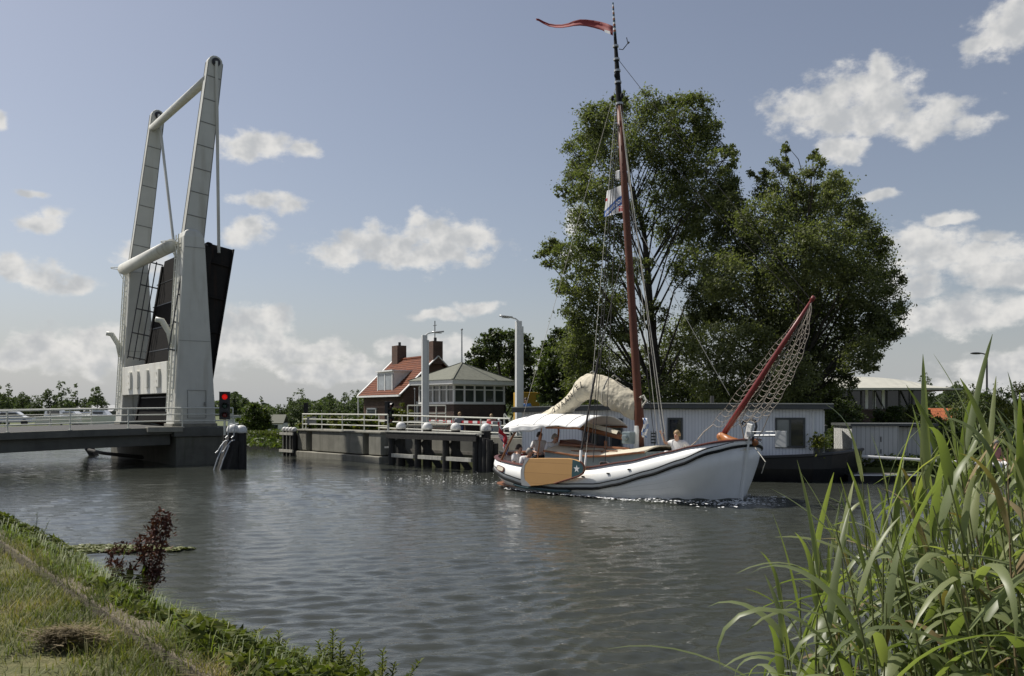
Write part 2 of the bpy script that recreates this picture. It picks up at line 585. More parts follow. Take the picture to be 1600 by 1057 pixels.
# clouds: (photo px, py, half width px, half height px), turned into azimuth / elevation on the dome
CL = [(625, 385, 130, 34), (560, 392, 90, 22), (690, 372, 70, 34), (740, 372, 40, 22), (640, 400, 150, 18), (655, 345, 26, 16),
      (1345, 150, 90, 50), (1370, 115, 42, 34), (1280, 165, 90, 26), (1440, 190, 100, 30), (1340, 190, 120, 26), (1320, 235, 40, 22), (1500, 195, 60, 20),
      (415, 228, 70, 20), (395, 215, 34, 14), (475, 236, 30, 10), (372, 232, 40, 22),
      (66, 345, 50, 17), (85, 338, 24, 16), (62, 430, 62, 24), (20, 424, 44, 20), (90, 440, 60, 18),
      (1560, 50, 50, 40), (1525, 75, 36, 22), (1590, 20, 30, 30),
      (1450, 385, 80, 36), (1530, 405, 90, 38), (1580, 420, 60, 30), (1420, 440, 70, 26), (1500, 490, 90, 36), (1580, 480, 60, 30), (1440, 500, 50, 26), (1560, 580, 90, 30),
      (75, 545, 90, 30), (30, 550, 70, 26), (135, 560, 80, 30), (160, 530, 60, 22),
      (385, 510, 60, 32), (360, 545, 70, 40), (430, 545, 80, 26), (490, 550, 60, 20), (500, 580, 70, 20), (415, 495, 40, 22),
      (212, 398, 36, 20), (240, 410, 50, 16), (398, 358, 36, 20), (430, 318, 60, 14), (372, 370, 30, 16),
      (565, 578, 46, 24), (560, 560, 24, 16), (700, 545, 44, 24), (640, 540, 60, 16), (750, 482, 40, 12), (690, 490, 50, 10), (800, 560, 60, 22),
      (902, 345, 20, 26), (900, 395, 26, 16), (1480, 340, 40, 12), (1370, 300, 40, 10), (1550, 370, 40, 12), (40, 300, 30, 8), (0, 190, 16, 14), (1500, 610, 150, 20)]
grp = bpy.data.node_groups.new('cloud_cover', 'ShaderNodeTree')
grp.interface.new_socket('Vector', in_out='INPUT', socket_type='NodeSocketVector')
grp.interface.new_socket('Cover', in_out='OUTPUT', socket_type='NodeSocketFloat')
gi, go = grp.nodes.new('NodeGroupInput'), grp.nodes.new('NodeGroupOutput')
wz = node(grp, 'ShaderNodeTexNoise', i_Scale=22.0, i_Detail=2.0)
grp.links.new(gi.outputs[0], wz.inputs['Vector'])
wsub = node(grp, 'ShaderNodeVectorMath', operation='MULTIPLY_ADD')
wsub.inputs[1].default_value = (.04, .024, 0)
wsub.inputs[2].default_value = (-.02, -.012, 0)
grp.links.new(wz.outputs['Color'], wsub.inputs[0])
wadd = node(grp, 'ShaderNodeVectorMath', operation='ADD')
grp.links.new(gi.outputs[0], wadd.inputs[0])
grp.links.new(wsub.outputs[0], wadd.inputs[1])
prev = None
vec, ps, po = wadd, (1.0, 1.0), (0.0, 0.0)       # running frame: v = p * ps + po
for (cx, cy, rx, ry) in CL:
    dx, dz = (cx - 800) / FPX, (HOR - cy) / FPX
    az, el = math.atan(dx), math.atan(dz / math.hypot(1, dx))
    ns = (1 / (rx / FPX * math.cos(az) ** 2 * 1.12), 1 / (ry / FPX * math.cos(az) * 1.12))
    no = (-az * ns[0], -el * ns[1])
    q = (ns[0] / ps[0], ns[1] / ps[1])
    vn = node(grp, 'ShaderNodeVectorMath', operation='MULTIPLY_ADD')
    vn.inputs[1].default_value = (q[0], q[1], 0)
    vn.inputs[2].default_value = (no[0] - po[0] * q[0], no[1] - po[1] * q[1], 0)
    grp.links.new(vec.outputs[0], vn.inputs[0])
    vec, ps, po = vn, ns, no
    ln = node(grp, 'ShaderNodeVectorMath', operation='LENGTH')
    grp.links.new(vn.outputs[0], ln.inputs[0])
    if prev:
        mxn = node(grp, 'ShaderNodeMath', operation='SMOOTH_MIN')
        mxn.inputs[2].default_value = .15
        grp.links.new(prev.outputs[0], mxn.inputs[0])
        grp.links.new(ln.outputs['Value'], mxn.inputs[1])
        prev = mxn
    else:
        prev = node(grp, 'ShaderNodeMath', operation='ADD')
        prev.inputs[1].default_value = 0
        grp.links.new(ln.outputs['Value'], prev.inputs[0])
inv = node(grp, 'ShaderNodeMath', operation='SUBTRACT')
inv.inputs[0].default_value = 1.0
grp.links.new(prev.outputs[0], inv.inputs[1])
prev = inv
fb = node(grp, 'ShaderNodeTexNoise', i_Scale=34.0, i_Detail=6.5, i_Roughness=.62)
fbm = node(grp, 'ShaderNodeMapping')
fbm.inputs['Scale'].default_value = (1, 1.5, 1)
grp.links.new(gi.outputs[0], fbm.inputs[0])
grp.links.new(fbm.outputs[0], fb.inputs['Vector'])
ma = node(grp, 'ShaderNodeMath', operation='MULTIPLY_ADD')
ma.inputs[1].default_value = 1.9
ma.inputs[2].default_value = -1.02
grp.links.new(fb.outputs['Fac'], ma.inputs[0])
cl_ = node(grp, 'ShaderNodeClamp')
cl_.inputs['Min'].default_value = -.9
cl_.inputs['Max'].default_value = .62
grp.links.new(prev.outputs[0], cl_.inputs[0])
ad = node(grp, 'ShaderNodeMath', operation='ADD')
grp.links.new(ma.outputs[0], ad.inputs[0])
grp.links.new(cl_.outputs[0], ad.inputs[1])
grp.links.new(ad.outputs[0], go.inputs[0])

wtc = node(wt, 'ShaderNodeTexCoord')
wsp = node(wt, 'ShaderNodeSeparateXYZ')
wt.links.new(wtc.outputs['Generated'], wsp.inputs[0])
waz = node(wt, 'ShaderNodeMath', operation='ARCTAN2')
wt.links.new(wsp.outputs['X'], waz.inputs[0])
wt.links.new(wsp.outputs['Y'], waz.inputs[1])
wel = node(wt, 'ShaderNodeMath', operation='ARCSINE')
wt.links.new(wsp.outputs['Z'], wel.inputs[0])
wcb = node(wt, 'ShaderNodeCombineXYZ')
wt.links.new(waz.outputs[0], wcb.inputs[0])
wt.links.new(wel.outputs[0], wcb.inputs[1])
g1 = node(wt, 'ShaderNodeGroup', node_tree=grp)
wt.links.new(wcb.outputs[0], g1.inputs[0])

def mrange(t, src, a, b, c=0.0, d=1.0, mode='SMOOTHSTEP'):
    n = node(t, 'ShaderNodeMapRange', interpolation_type=mode)
    n.inputs['From Min'].default_value, n.inputs['From Max'].default_value = a, b
    n.inputs['To Min'].default_value, n.inputs['To Max'].default_value = c, d
    t.links.new(src, n.inputs['Value'])
    return n.outputs[0]


cover = mrange(wt, g1.outputs[0], -.15, .52, 0, .95)

off = node(wt, 'ShaderNodeVectorMath', operation='ADD')
off.inputs[1].default_value = (-.007, .011, 0)
wt.links.new(wcb.outputs[0], off.inputs[0])
rl1 = node(wt, 'ShaderNodeTexNoise', i_Scale=34.0, i_Detail=3.0, i_Roughness=.55)
wt.links.new(off.outputs[0], rl1.inputs['Vector'])
rsum = node(wt, 'ShaderNodeMath', operation='MULTIPLY_ADD')
rsum.inputs[1].default_value = 2.2
wt.links.new(rl1.outputs['Fac'], rsum.inputs[0])
gsub = node(wt, 'ShaderNodeMath', operation='MULTIPLY_ADD')
gsub.inputs[1].default_value = .35
gsub.inputs[2].default_value = -.75
wt.links.new(g1.outputs[0], gsub.inputs[0])
wt.links.new(gsub.outputs[0], rsum.inputs[2])
shade = mrange(wt, rsum.outputs[0], 0.1, .95)
ccol = node(wt, 'ShaderNodeMixRGB')
ccol.inputs[1].default_value = (.57 / STR, .56 / STR, .54 / STR, 1)
ccol.inputs[2].default_value = (.37 / STR, .38 / STR, .39 / STR, 1)
wt.links.new(shade, ccol.inputs[0])
hz = mrange(wt, wel.outputs[0], -.02, .17, .7, 0, 'SMOOTHERSTEP')
mh = node(wt, 'ShaderNodeMixRGB')
mh.inputs[2].default_value = (.365 / STR, .385 / STR, .405 / STR, 1)
wt.links.new(hz, mh.inputs[0])
tint = node(wt, 'ShaderNodeMixRGB', blend_type='MULTIPLY')
tint.inputs[0].default_value = 1
tint.inputs[2].default_value = (.97, .94, .95, 1)
wt.links.new(hsv.outputs[0], tint.inputs[1])
wt.links.new(tint.outputs[0], mh.inputs[1])
mc = node(wt, 'ShaderNodeMixRGB')
wt.links.new(cover, mc.inputs[0])
wt.links.new(mh.outputs[0], mc.inputs[1])
wt.links.new(ccol.outputs[0], mc.inputs[2])
wt.links.new(mc.outputs[0], bg.inputs['Color'])
SC.view_settings.view_transform = 'Standard'
SC.view_settings.look = 'None'
SC.view_settings.exposure = .45
SC.view_settings.gamma = 1

# ------------------------------------------------------------------ water: one sheet of real waves
wm, t, b = nt('canal_water')
b.inputs['Base Color'].default_value = (.042, .046, .038, 1)
b.inputs['Roughness'].default_value = .025
b.inputs['IOR'].default_value = 1.36
b.inputs['Specular IOR Level'].default_value = .5
tc = node(t, 'ShaderNodeTexCoord')
mp = node(t, 'ShaderNodeMapping')
mp.inputs['Rotation'].default_value = (0, 0, R(8))
mp.inputs['Scale'].default_value = (.55, 1.25, 1)
t.links.new(tc.outputs['Object'], mp.inputs[0])
n1 = node(t, 'ShaderNodeTexNoise', i_Scale=7.5, i_Detail=5.0, i_Roughness=.6)
t.links.new(mp.outputs[0], n1.inputs['Vector'])
bp = node(t, 'ShaderNodeBump', i_Strength=.36, i_Distance=.03)
t.links.new(n1.outputs['Fac'], bp.inputs['Height'])
n2 = node(t, 'ShaderNodeTexNoise', i_Scale=16.0, i_Detail=3.0)
t.links.new(mp.outputs[0], n2.inputs['Vector'])
bp2 = node(t, 'ShaderNodeBump', i_Strength=.32, i_Distance=.015)
t.links.new(n2.outputs['Fac'], bp2.inputs['Height'])
t.links.new(bp.outputs[0], bp2.inputs['Normal'])
t.links.new(bp2.outputs[0], b.inputs['Normal'])

nr, na = 900, 640
rr = 3.0 * np.exp(np.linspace(0, math.log(300 / 3.0), nr))
aa = np.linspace(R(-62), R(62), na)
AA, RR = np.meshgrid(aa, rr)
X, Y = RR * np.sin(AA), RR * np.cos(AA)
Z = np.zeros_like(X)
step = RR * (math.log(100.0) / nr)
for i in range(74):
    short = i < 58
    lam = .17 * (.6 / .17) ** nrs.rand() if short else .6 * (1.7 / .6) ** nrs.rand()
    th = R(96) + nrs.randn() * (.5 if short else .3)             # wind roughly along the line of sight
    k = 2 * math.pi / lam
    fade = np.clip((lam / step - 2.2) / 2.0, 0, 1)
    ph = nrs.rand() * 6.28
    amp = lam * (.0076 if short else .0022) * (.5 + nrs.rand())
    wob = 1.1 * np.sin(X * .55 + i) + 1.1 * np.sin(Y * .37 + i * 1.7)
    phs = k * (X * math.cos(th) + Y * math.sin(th)) + ph + wob
    Z += amp * fade * (.55 * np.sin(phs) + .9 * (1 - np.abs(np.sin(phs * .5)) - .36))       # sharpened crests
Z *= .85 + .4 * np.sin(X * .31 + Y * .13) * np.sin(Y * .23 - X * .11) + .2 * np.sin(X * .8 - Y * .3) * np.sin(Y * .55)
idx = np.arange(nr * na).reshape(nr, na)
faces = np.stack([idx[:-1, :-1], idx[:-1, 1:], idx[1:, 1:], idx[1:, :-1]], -1).reshape(-1, 4)[:, ::-1]
water = np_mesh('water', np.stack([X, Y, Z], -1).reshape(-1, 3), faces, wm, None, True)
tag(water, kind='structure')

# ------------------------------------------------------------------ land
grassfar = M('far_turf', (.085, .105, .03), .9, .4, .5, .4, 3, dirt=(.13, .12, .05))
E = Vector((.66, -.75, 0)).normalized()       # direction of the canal, towards the camera


def poly_land(name, pts, z, mat, depth=1.5):
    m = MB()
    m.prism([(p[0], p[1]) for p in pts], z - depth, z)
    return tag(m.build(name, mat), kind='structure')


LAND = .35
poly_land('far_bank_ground', [(-3000, 2900), (-400, 520), (-95, 146), (-40, 83.5), (-18.6, 61.8), (-15.2, 59.5), (-12.4, 54), (-11.2, 48.6), (-5.9, 42.6), (-1.2, 37.4),
                              (1.2, 36.6), (6, 36.2), (11.5, 35.2), (13.2, 33.4), (17, 31.8), (20, 29), (30, 18), (60, -16), (500, -16), (3000, 400), (3000, 2900)], LAND, grassfar)
poly_land('road', [(-11.3, 49.9), (-6.6, 43.5), (60, 93.5), (200, 200), (190, 206), (55, 100)], 1.28, asphalt, .9)
poly_land('quay_ground', [(-11.0, 48.9), (-6.0, 42.9), (-1.2, 37.7), (1.0, 40), (-4.6, 46.2), (-7.4, 50.2)], 1.3, darkconcrete, 1.6)

# ------------------------------------------------------------------ lifting bridge
ORG = Vector((-14.92, 39.8, 0))
BRZ = math.atan2(.6, .8)
ND = 1.70                                      # deck level


def local(px, py, org, rz, x=None, y=None):
    """photo pixel met with the plane local x = x or local y = y of a frame standing at org, turned by rz"""
    c, s = math.cos(rz), math.sin(rz)
    f, p = (c, s), (-s, c)
    a = (px - 800) / FPX
    q, v = (f, x) if x is not None else (p, y)
    tt = (v + org[0] * q[0] + org[1] * q[1]) / (a * q[0] + q[1])
    dx, dy = tt * a - org[0], tt - org[1]
    return Vector((dx * f[0] + dy * f[1], dx * p[0] + dy * p[1], EYE + tt * (HOR - py) / FPX))


def LB(px, py, x=None, y=None):
    return local(px, py, ORG, BRZ, x, y)


bridge = thing('drawbridge', 'tall pale steel drawbridge with two pylons and its dark road leaf raised upright', 'drawbridge', ORG, BRZ)
PW = 9.4
CX = .95
m = MB()
m.prism([(0, 0), (2.7, 0), (3.0, .7), (3.0, 11.2), (2.6, 11.9), (0, 12)], -1.6, ND - .42)
m.build('pier', wetconcrete, bridge, bevel=.04)
m = MB()
m.bb(-.12, 2.85, -.14, 12.1, ND - .42, ND)
m.build('pier_cap', darkconcrete, bridge, bevel=.03)
m = MB()
m.bb(-1.25, .25, -.2, .25, ND - .2, ND + .03)
m.build('cable_box', concrete, bridge, bevel=.02)


def pylon(y0):
    """tapering box leg, rounded shoulders at the top"""
    rings = []
    for (z, hx0, hx1, hy) in ((ND, -.95, .97, .62), (4.2, -.8, .82, .61), (7.5, -.62, .62, .58), (9.9, -.48, .5, .54), (10.35, -.46, .46, .52), (10.62, -.36, .3, .46), (10.72, -.2, .12, .36)):
        rings.append([(CX + hx0, y0 - hy, z), (CX + hx1, y0 - hy, z), (CX + hx1, y0 + hy, z), (CX + hx0, y0 + hy, z)])
    m = MB()
    m.loft(rings)
    p = m.build('pylon', pylonpaint, bridge, bevel=.05)
    # shallow welded seams and a service hatch, proud of the plating
    for z, w in ((9.85, .47), (5.6, .74)):
        s = MB()
        for sy in (-1, 1):
            s.bb(CX - w + .02, CX + w - .02, y0 + sy * .6 - .012, y0 + sy * .6 + .004, z, z + .018)
        s.build('seam', seampaint, p)
    h = MB()
    z0 = 2.0
    for (a0, a1, b0, b1) in ((-.35, .5, 1.35, 1.37), (-.35, .5, .1, .12), (-.35, -.33, .1, 1.37), (.48, .5, .1, 1.37)):
        h.bb(CX + a0, CX + a1, y0 - .637, y0 - .615, z0 + b0, z0 + b1)
    h.box((CX + .42, y0 - .66, z0 + .75), (.05, .05, .16))
    h.build('hatch', seampaint, p)
    # caged ladder on the approach side
    l = MB()

    def lx(z):
        return CX - lerp(.95, .46, (z - ND) / 8.7) - .09
    for yy in (y0 - .02, y0 + .36):
        l.tube([(lx(2.4), yy, 2.4), (lx(10.5), yy, 10.5)], .028, 6)
    z = 2.5
    while z < 10.4:
        l.tube([(lx(z), y0 - .02, z), (lx(z), y0 + .36, z)], .016, 5)
        z += .3
    for z in (3.2, 5.4, 7.6, 9.8):
        l.beam((lx(z), y0 + .17, z), (lx(z) + .2, y0 + .17, z), .05, .05)
    hoop = [(lx(10.1) - .34 + .36 * math.cos(a), y0 + .17 + .36 * math.sin(a), 10.1) for a in [k * math.pi / 8 for k in range(17)]]
    l.tube(hoop, .022, 6)
    for yy in (y0 - .15, y0 + .5):
        l.tube([(lx(9.6), yy, 9.6), (lx(10.1) - .3, yy, 10.1)], .018, 5)
    l.build('ladder', railpaint, p)
    c = MB()
    c.tube([(lx(3.4) + .04, y0 - .42, 3.4), (lx(7) + .04, y0 - .42, 7)], .035, 6)
    c.tube([(lx(3.0) + .05, y0 - .28, 3.0), (lx(8.6) + .05, y0 - .28, 8.6)], .02, 6)
    c.build('conduit', railpaint, p)
    k = MB()
    k.tube([(lx(6.0) + .05, y0 + .35, 5.35), (lx(6.0) - .05, y0 + .38, 6.0), (lx(6.0) - .35, y0 + .5, 6.55), (lx(6.0) - .62, y0 + .55, 6.6)], [.12, .14, .14, .12], 10)
    k.build('vent_pipe', railpaint, p, smooth=True)
    return p


YN, YF = 1.0, 1.0 + PW
pylon(YN)
pylon(YF)
# lower cross tube and top tube
m = MB()
zz = 10.0
m.tube([(CX - .75, YN + .35, zz), (CX - .75, YF - .35, zz)], .3, 20)
m.build('lower_tube', pylonpaint, bridge, smooth=True)
TIP = 1.08                                      # forward lean of the arms
TOPZ = 18.65
m = MB()
m.tube([(CX + TIP - .28, YN + .1, TOPZ - .75), (CX + TIP - .28, YF - .1, TOPZ - .75)], .2, 18)
m.build('top_tube', pylonpaint, bridge, smooth=True)


def arm(y0):
    m = MB()
    base, top = Vector((CX + .02, y0, 9.9)), Vector((CX + TIP, y0, TOPZ))
    ax = (top - base).normalized()
    sx = Vector((ax.z, 0, -ax.x))
    prof = []
    L = (top - base).length
    for i in range(7):
        a = math.pi * i / 6
        prof.append((L + .30 * math.sin(a), .33 * math.cos(a)))
    poly = [base + sx * .46, *[base + ax * q[0] + sx * q[1] for q in prof], base - sx * .46]
    m.extrude([p + Vector((0, -.21, 0)) for p in poly], (0, .42, 0))
    a = m.build('balance_arm', pylonpaint, bridge, bevel=.02)
    s = MB()
    for k in range(1, 8):
        q = base + ax * (L * (k + .1) / 8 + .25)
        w = lerp(.46, .33, k / 8)
        for sy in (-1, 1):
            s.beam(q - sx * (w - .02) + Vector((0, sy * .216, 0)), q + sx * (w - .02) + Vector((0, sy * .216, 0)), .016, .045)
    for sgn in (-1, 1):                         # flange edges
        for sy in (-1, 1):
            s.beam(base + sx * (.46 * sgn) + Vector((0, sy * .216, 0)), top + sx * (.33 * sgn) + Vector((0, sy * .216, 0)), .02, .03)
    s.build('seam', seampaint, a)
    q = MB()
    q.tube([top + Vector((-.0, -.34, -.02)), top + Vector((0, .34, -.02))], .13, 12)
    q.tube([top + Vector((-.0, -.29, -.02)), top + Vector((0, -.24, -.02))], .2, 14)
    q.tube([top + Vector((-.0, .24, -.02)), top + Vector((0, .29, -.02))], .2, 14)
    q.build('pivot_pin', darksteel, a, smooth=False)
    return top


t1, t2 = arm(YN), arm(YF)
# the raised leaf
hin = Vector((CX - .1, 0, ND + .1))
tipv = Vector((CX + 1.27, 0, 10.15))
lax = (tipv - hin).normalized()                 # along the leaf
lnx = Vector((lax.z, 0, -lax.x))                # underside direction (away from the approach)
LL = (tipv - hin).length
leaf = MB()
b0 = hin - lnx * .42
leaf.extrude([b0 + Vector((0, YN - .25, 0)), b0 + lax * LL + Vector((0, YN - .25, 0)), b0 + lax * LL - lnx * .16 + Vector((0, YN - .25, 0)), b0 - lnx * .16 + Vector((0, YN - .25, 0))], (0, PW - 2.5, 0))
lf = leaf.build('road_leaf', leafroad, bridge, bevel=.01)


def girder(y, depth, mat, nm, z1=LL):
    g = MB()
    o = b0 + Vector((0, y, 0))
    g.beam(o + lnx * (depth / 2), o + lax * z1 + lnx * (depth / 2), .05, depth, (0, 1, 0)) if False else None
    # web
    g.extrude([o + Vector((0, -.03, 0)), o + lax * z1 + Vector((0, -.03, 0)), o + lax * z1 + lnx * depth * .98 + Vector((0, -.03, 0)), o + lnx * depth + Vector((0, -.03, 0))], (0, .06, 0))
    for dd in (.02, depth - .04):
        q = o + lnx * dd
        g.extrude([q + Vector((0, -.2, 0)), q + lax * z1 + Vector((0, -.2, 0)), q + lax * z1 + lnx * .06 + Vector((0, -.2, 0)), q + lnx * .06 + Vector((0, -.2, 0))], (0, .4, 0))
    k = 1.2
    while k < z1 - .3:                          # stiffeners
        q = o + lax * k + lnx * (depth / 2)
        g.box(q, (.04, .32, depth - .14), (lax, Vector((0, 1, 0)), lnx))
        k += 1.6
    g.build(nm, mat, lf)


for k in range(1, 7):
    g = MB()
    g.box(b0 - lnx * .165 + lax * (LL * k / 7) + Vector((0, (YN + YF) / 2 - .72, 0)), (.05, PW - 2.7, .02), (lax, Vector((0, 1, 0)), lnx))
    g.build('deck_joint', darksteel, lf)
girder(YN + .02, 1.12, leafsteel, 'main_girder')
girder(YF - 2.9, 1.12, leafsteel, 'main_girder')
for q in (1, 2, 3, 4):
    girder(YN + (PW - 2.9) * q / 5, .62, redoxide, 'stringer')
for k in (.4, 2.9, 5.4, LL - .25):
    g = MB()
    q = b0 + lax * k + lnx * .5
    g.box(q + Vector((0, YN + (PW - 2.9) / 2, 0)), (.12, PW - 3.1, .96), (lax, Vector((0, 1, 0)), lnx))
    g.build('cross_beam', leafsteel, lf)
# footway strip and railing carried on the leaf edges
for (yy, sg) in ((YN - .25, -1), (YF - 2.75, 1)):
    g = MB()
    q = b0 - lnx * .08
    g.box(q + lax * (LL / 2 - .12) + Vector((0, yy + sg * .12, 0)), (LL - .3, .22, .3), (lax, Vector((0, 1, 0)), lnx))
    g.build('kerb_beam', leafsteel, lf)
    g = MB()
    for k in range(5):
        p = b0 - lnx * .16 + lax * (3.2 + k * (LL - 3.4) / 4) + Vector((0, yy + sg * .12, 0))
        g.tube([p, p - lnx * .95], .035, 6)
    for hgt in (.35, .65, .95):
        p = b0 - lnx * (.16 + hgt) + Vector((0, yy + sg * .12, 0))
        g.tube([p + lax * 3.1, p + lax * (LL - .1)], .03, 6)
    g.build('leaf_railing', darksteel, lf)
for (tp, yy, ye) in ((t1, YN, YN), (t2, YF, YF - 2.9)):
    g = MB()
    e = b0 + lax * (LL - .35) + lnx * .45 + Vector((0, ye, 0))
    for sy in (-.3,):
        g.tube([Vector((tp.x, yy + sy, tp.z)), e + Vector((0, sy * .5, 0))], .075, 8)
    g.build('hanger_rod', pylonpaint, bridge)
# portal beam with raised characters
PX = CX - .99
zb0, zb1 = 3.25, 4.72
m = MB()
m.bb(PX + .1, PX + .5, YN + .64, YF - .64, zb0, zb1)
por = m.build('portal_beam', portalpaint, bridge, bevel=.02)


def glyph(kind, yc):
    g = MB()
    h, w, tk = .84, .74, .17
    z0 = (zb0 + zb1) / 2 - h / 2
    x0, x1 = PX - .01, PX + .101
    if kind == 'E':                              # open to the far side, as the photograph shows it
        g.bb(x0, x1, yc - w / 2, yc - w / 2 + tk, z0, z0 + h)
        for zz in (z0, z0 + h * .36, z0 + h - tk):
            g.bb(x0, x1, yc - w / 2 + tk, yc + w / 2, zz, zz + tk * .8)
    else:
        g.bb(x0, x1, yc - .16, yc + .3, z0, z0 + h)
    g.build('raised_character', portalpaint, por)


for kd, f in (('E', .17), ('I', .385), ('I', .6), ('E', .8)):
    glyph(kd, lerp(YN + .64, YF - .64, f))
# machinery casing between the pylons under the beam
m = MB()
m.bb(CX + .55, CX + .75, YN + 3.2, YF - .64, ND, zb0 - .35)
m.build('machine_panel', stripes('panel_boarding', (.34, .34, .28), (.14, .14, .11), 1.2, 'Y', .6, .08, .05), bridge)
m = MB()
m.bb(PX - .02, PX + 2.0, YN - .66, YN + .66, ND, ND + .16)
m.build('plinth', concrete, bridge, bevel=.02)
m = MB()
m.bb(PX - .02, PX + 2.0, YF - .66, YF + .66, ND, ND + .16)
m.build('plinth', concrete, bridge, bevel=.02)

# approach span
span = thing('approach_span', 'low concrete approach span running from the left edge up to the drawbridge pier', 'bridge span', ORG, BRZ)
m = MB()
n = 14
top = [(-.15 - i * 1.0, ND - .012 * i - .0012 * i * i) for i in range(n)]
m.extrude([(x, .02, z) for x, z in top] + [(x, .02, z - .3) for x, z in reversed(top)], (0, 11.3, 0))
m.build('deck', darkconcrete, span, bevel=.02)
m = MB()
for yy in (.35, 3.6, 7.0, 10.3):
    m.extrude([(x, yy, z - .302) for x, z in top] + [(x, yy, z - .78 - .008 * i) for i, (x, z) in reversed(list(enumerate(top)))], (0, .6, 0))
m.build('girder', darkconcrete, span, bevel=.02)
m = MB()
m.bb(-13.5, -9.8, -.6, 12, -1.5, ND - .7)
m.build('abutment', concrete, span)
m = MB()
m.extrude([(x, .7, z + .005) for x, z in top] + [(x, .7, z - .01) for x, z in reversed(top)], (0, 10, 0))
m.build('carriageway', asphalt, span)
m = MB()
m.tube([(.1, 5.2, .12), (-.9, 9.6, .2), (-1.2, 11.6, .3)], .09, 8)
m.beam((-.6, 11.5, -.6), (-1.5, 12.6, 1.25), .35, .3)
m.build('fender_spar', timber, span)


def railing(name, label, pts, hh, nposts, lift=0.0, mat=railpaint, cat='railing', group=None, rails=3, post_r=.03, rail_r=.028, parent_frame=None):
    """pts: list of world points on the ground line"""
    base = Vector(pts[0])
    rt = thing(name, label, cat, base, 0, group)
    loc = [Vector(p) - base for p in pts]
    m = MB()
    for k in range(rails):
        h = hh * (k + 1) / rails
        m.tube([p + Vector((0, 0, h)) for p in loc], rail_r if k < rails - 1 else rail_r * 1.25, 7)
    m.build('rail', mat, rt)
    acc = [0]
    for a, b_ in zip(loc, loc[1:]):
        acc.append(acc[-1] + (b_ - a).length)
    for k in range(nposts):
        s = acc[-1] * k / (nposts - 1)
        for i in range(len(acc) - 1):
            if s <= acc[i + 1] + 1e-6:
                p = loc[i].lerp(loc[i + 1], (s - acc[i]) / (acc[i + 1] - acc[i]))
                break
        q = MB()
        q.tube([p, p + Vector((0, 0, hh))], post_r, 7)
        q.box(p + Vector((0, 0, .012)), (.14, .14, .024))
        q.build('post', mat, rt)
    return rt


def bw(x, y, z):
    c, s = math.cos(BRZ), math.sin(BRZ)
    return Vector((ORG.x + x * c - y * s, ORG.y + x * s + y * c, z))


railing('bridge_railing', 'cream three-bar railing along the near edge of the approach span, in front of the pylons', [bw(x, .12, z) for x, z in [(2.6, ND), (.2, ND)] + top[1:12]], .86, 7)
railing('bridge_railing', 'cream three-bar railing along the far edge of the approach span, seen through the near one', [bw(x, 11.2, z) for x, z in top[1:12]], .86, 6)

# ------------------------------------------------------------------ quay works on the far side of the passage
B0, B1 = Vector((-11.44, 47.8, 0)), Vector((-6.11, 41.75, 0))
e = (B1 - B0).normalized()
nb = Vector((-e.y, e.x, 0))                      # away from the water
if nb.x < 0:
    nb = -nb
EZ = math.atan2(e.y, e.x)
LAB = (B1 - B0).length
ab = thing('bridge_abutment', 'weathered concrete bridge abutment with two dark slots, across the water from the pylons', 'abutment', B0, EZ)
# local x along the wall towards the camera, local y inland when positive
m = MB()
AT = 1.36
for x0, x1 in ((0, .95), (1.55, LAB - 1.55), (LAB - 1.05, LAB)):
    m2 = MB()
    m2.bb(x0, x1, 0, 1.4, .35, AT)
    m2.build('wall_panel', concrete, ab, bevel=.03)
m.bb(.951, 1.549, .5, 1.4, .3, AT - .02)
m.bb(LAB - 1.549, LAB - 1.051, .5, 1.4, .3, AT - .02)
m.build('slot_back', timber, ab)
m = MB()
m.bb(-.1, LAB + .08, -.14, 1.2, -1.2, .3)
m.build('footing', concrete, ab, bevel=.04)
m = MB()
m.bb(-.05, LAB + .04, -.05, 1.45, AT + .003, AT + .09)
m.build('coping', concrete, ab, bevel=.02)
m = MB()
m.bb(LAB + .003, LAB + .35, .5, 1.4, -1, AT - .05)
m.build('return_wall', darkconcrete, ab)


def pile(root, x, y, r, z, cap=True, strap=False, mat=timber, capmat=None):
    m = MB()
    m.tube([(x, y, -1.2), (x, y, .4), (x, y, z)], [r * 1.03, r, r * .97], 12)
    p = m.build('pile', mat, root)
    if cap:
        c = MB()
        rings = []
        for k in range(7):
            a = k / 6 * math.pi / 2
            rr_ = r * 1.12 * max(.12, math.cos(a) ** .8)
            zz_ = z - .02 + r * 1.15 * math.sin(a)
            rings.append([(x + rr_ * math.cos(j * math.pi / 6), y + rr_ * math.sin(j * math.pi / 6), zz_) for j in range(12)])
        rings.insert(0, [(q[0], q[1], z - .1) for q in rings[0]])
        c.loft(rings)
        c.build('cap', capmat or capwhite, p, smooth=True)
    return p


capwhite = M('cap_paint', (.68, .68, .66), .5, .15, 8, dirt=(.3, .3, .26), streak=.35)

# dolphin beside the abutment
dl = thing('mooring_dolphin', 'row of four black piles with round white caps, left of the abutment', 'dolphin', B0 + e * (-1.35) + nb * -.05, EZ)
for k in range(4):
    pile(dl, k * .4, -.02 * k, .128, 1.42)
m = MB()
m.bb(-.2, 1.3, -.23, -.165, 1.12, 1.26)
m.build('upper_board', whitewood, dl)
m = MB()
m.bb(-.2, 1.3, -.25, -.165, .2, .34)
m.build('lower_board', whitewood, dl)
m = MB()
for k in range(3):
    m.tube([(k * .4 + .2, -.2, -.2), (k * .4 + .2, -.2, 1.4)], .02, 6)
m.build('guide_rod', whitewood, dl)
m = MB()
m.bb(.9, 1.35, .15, .5, -1, 1.25)
m.build('back_pile', timber, dl)

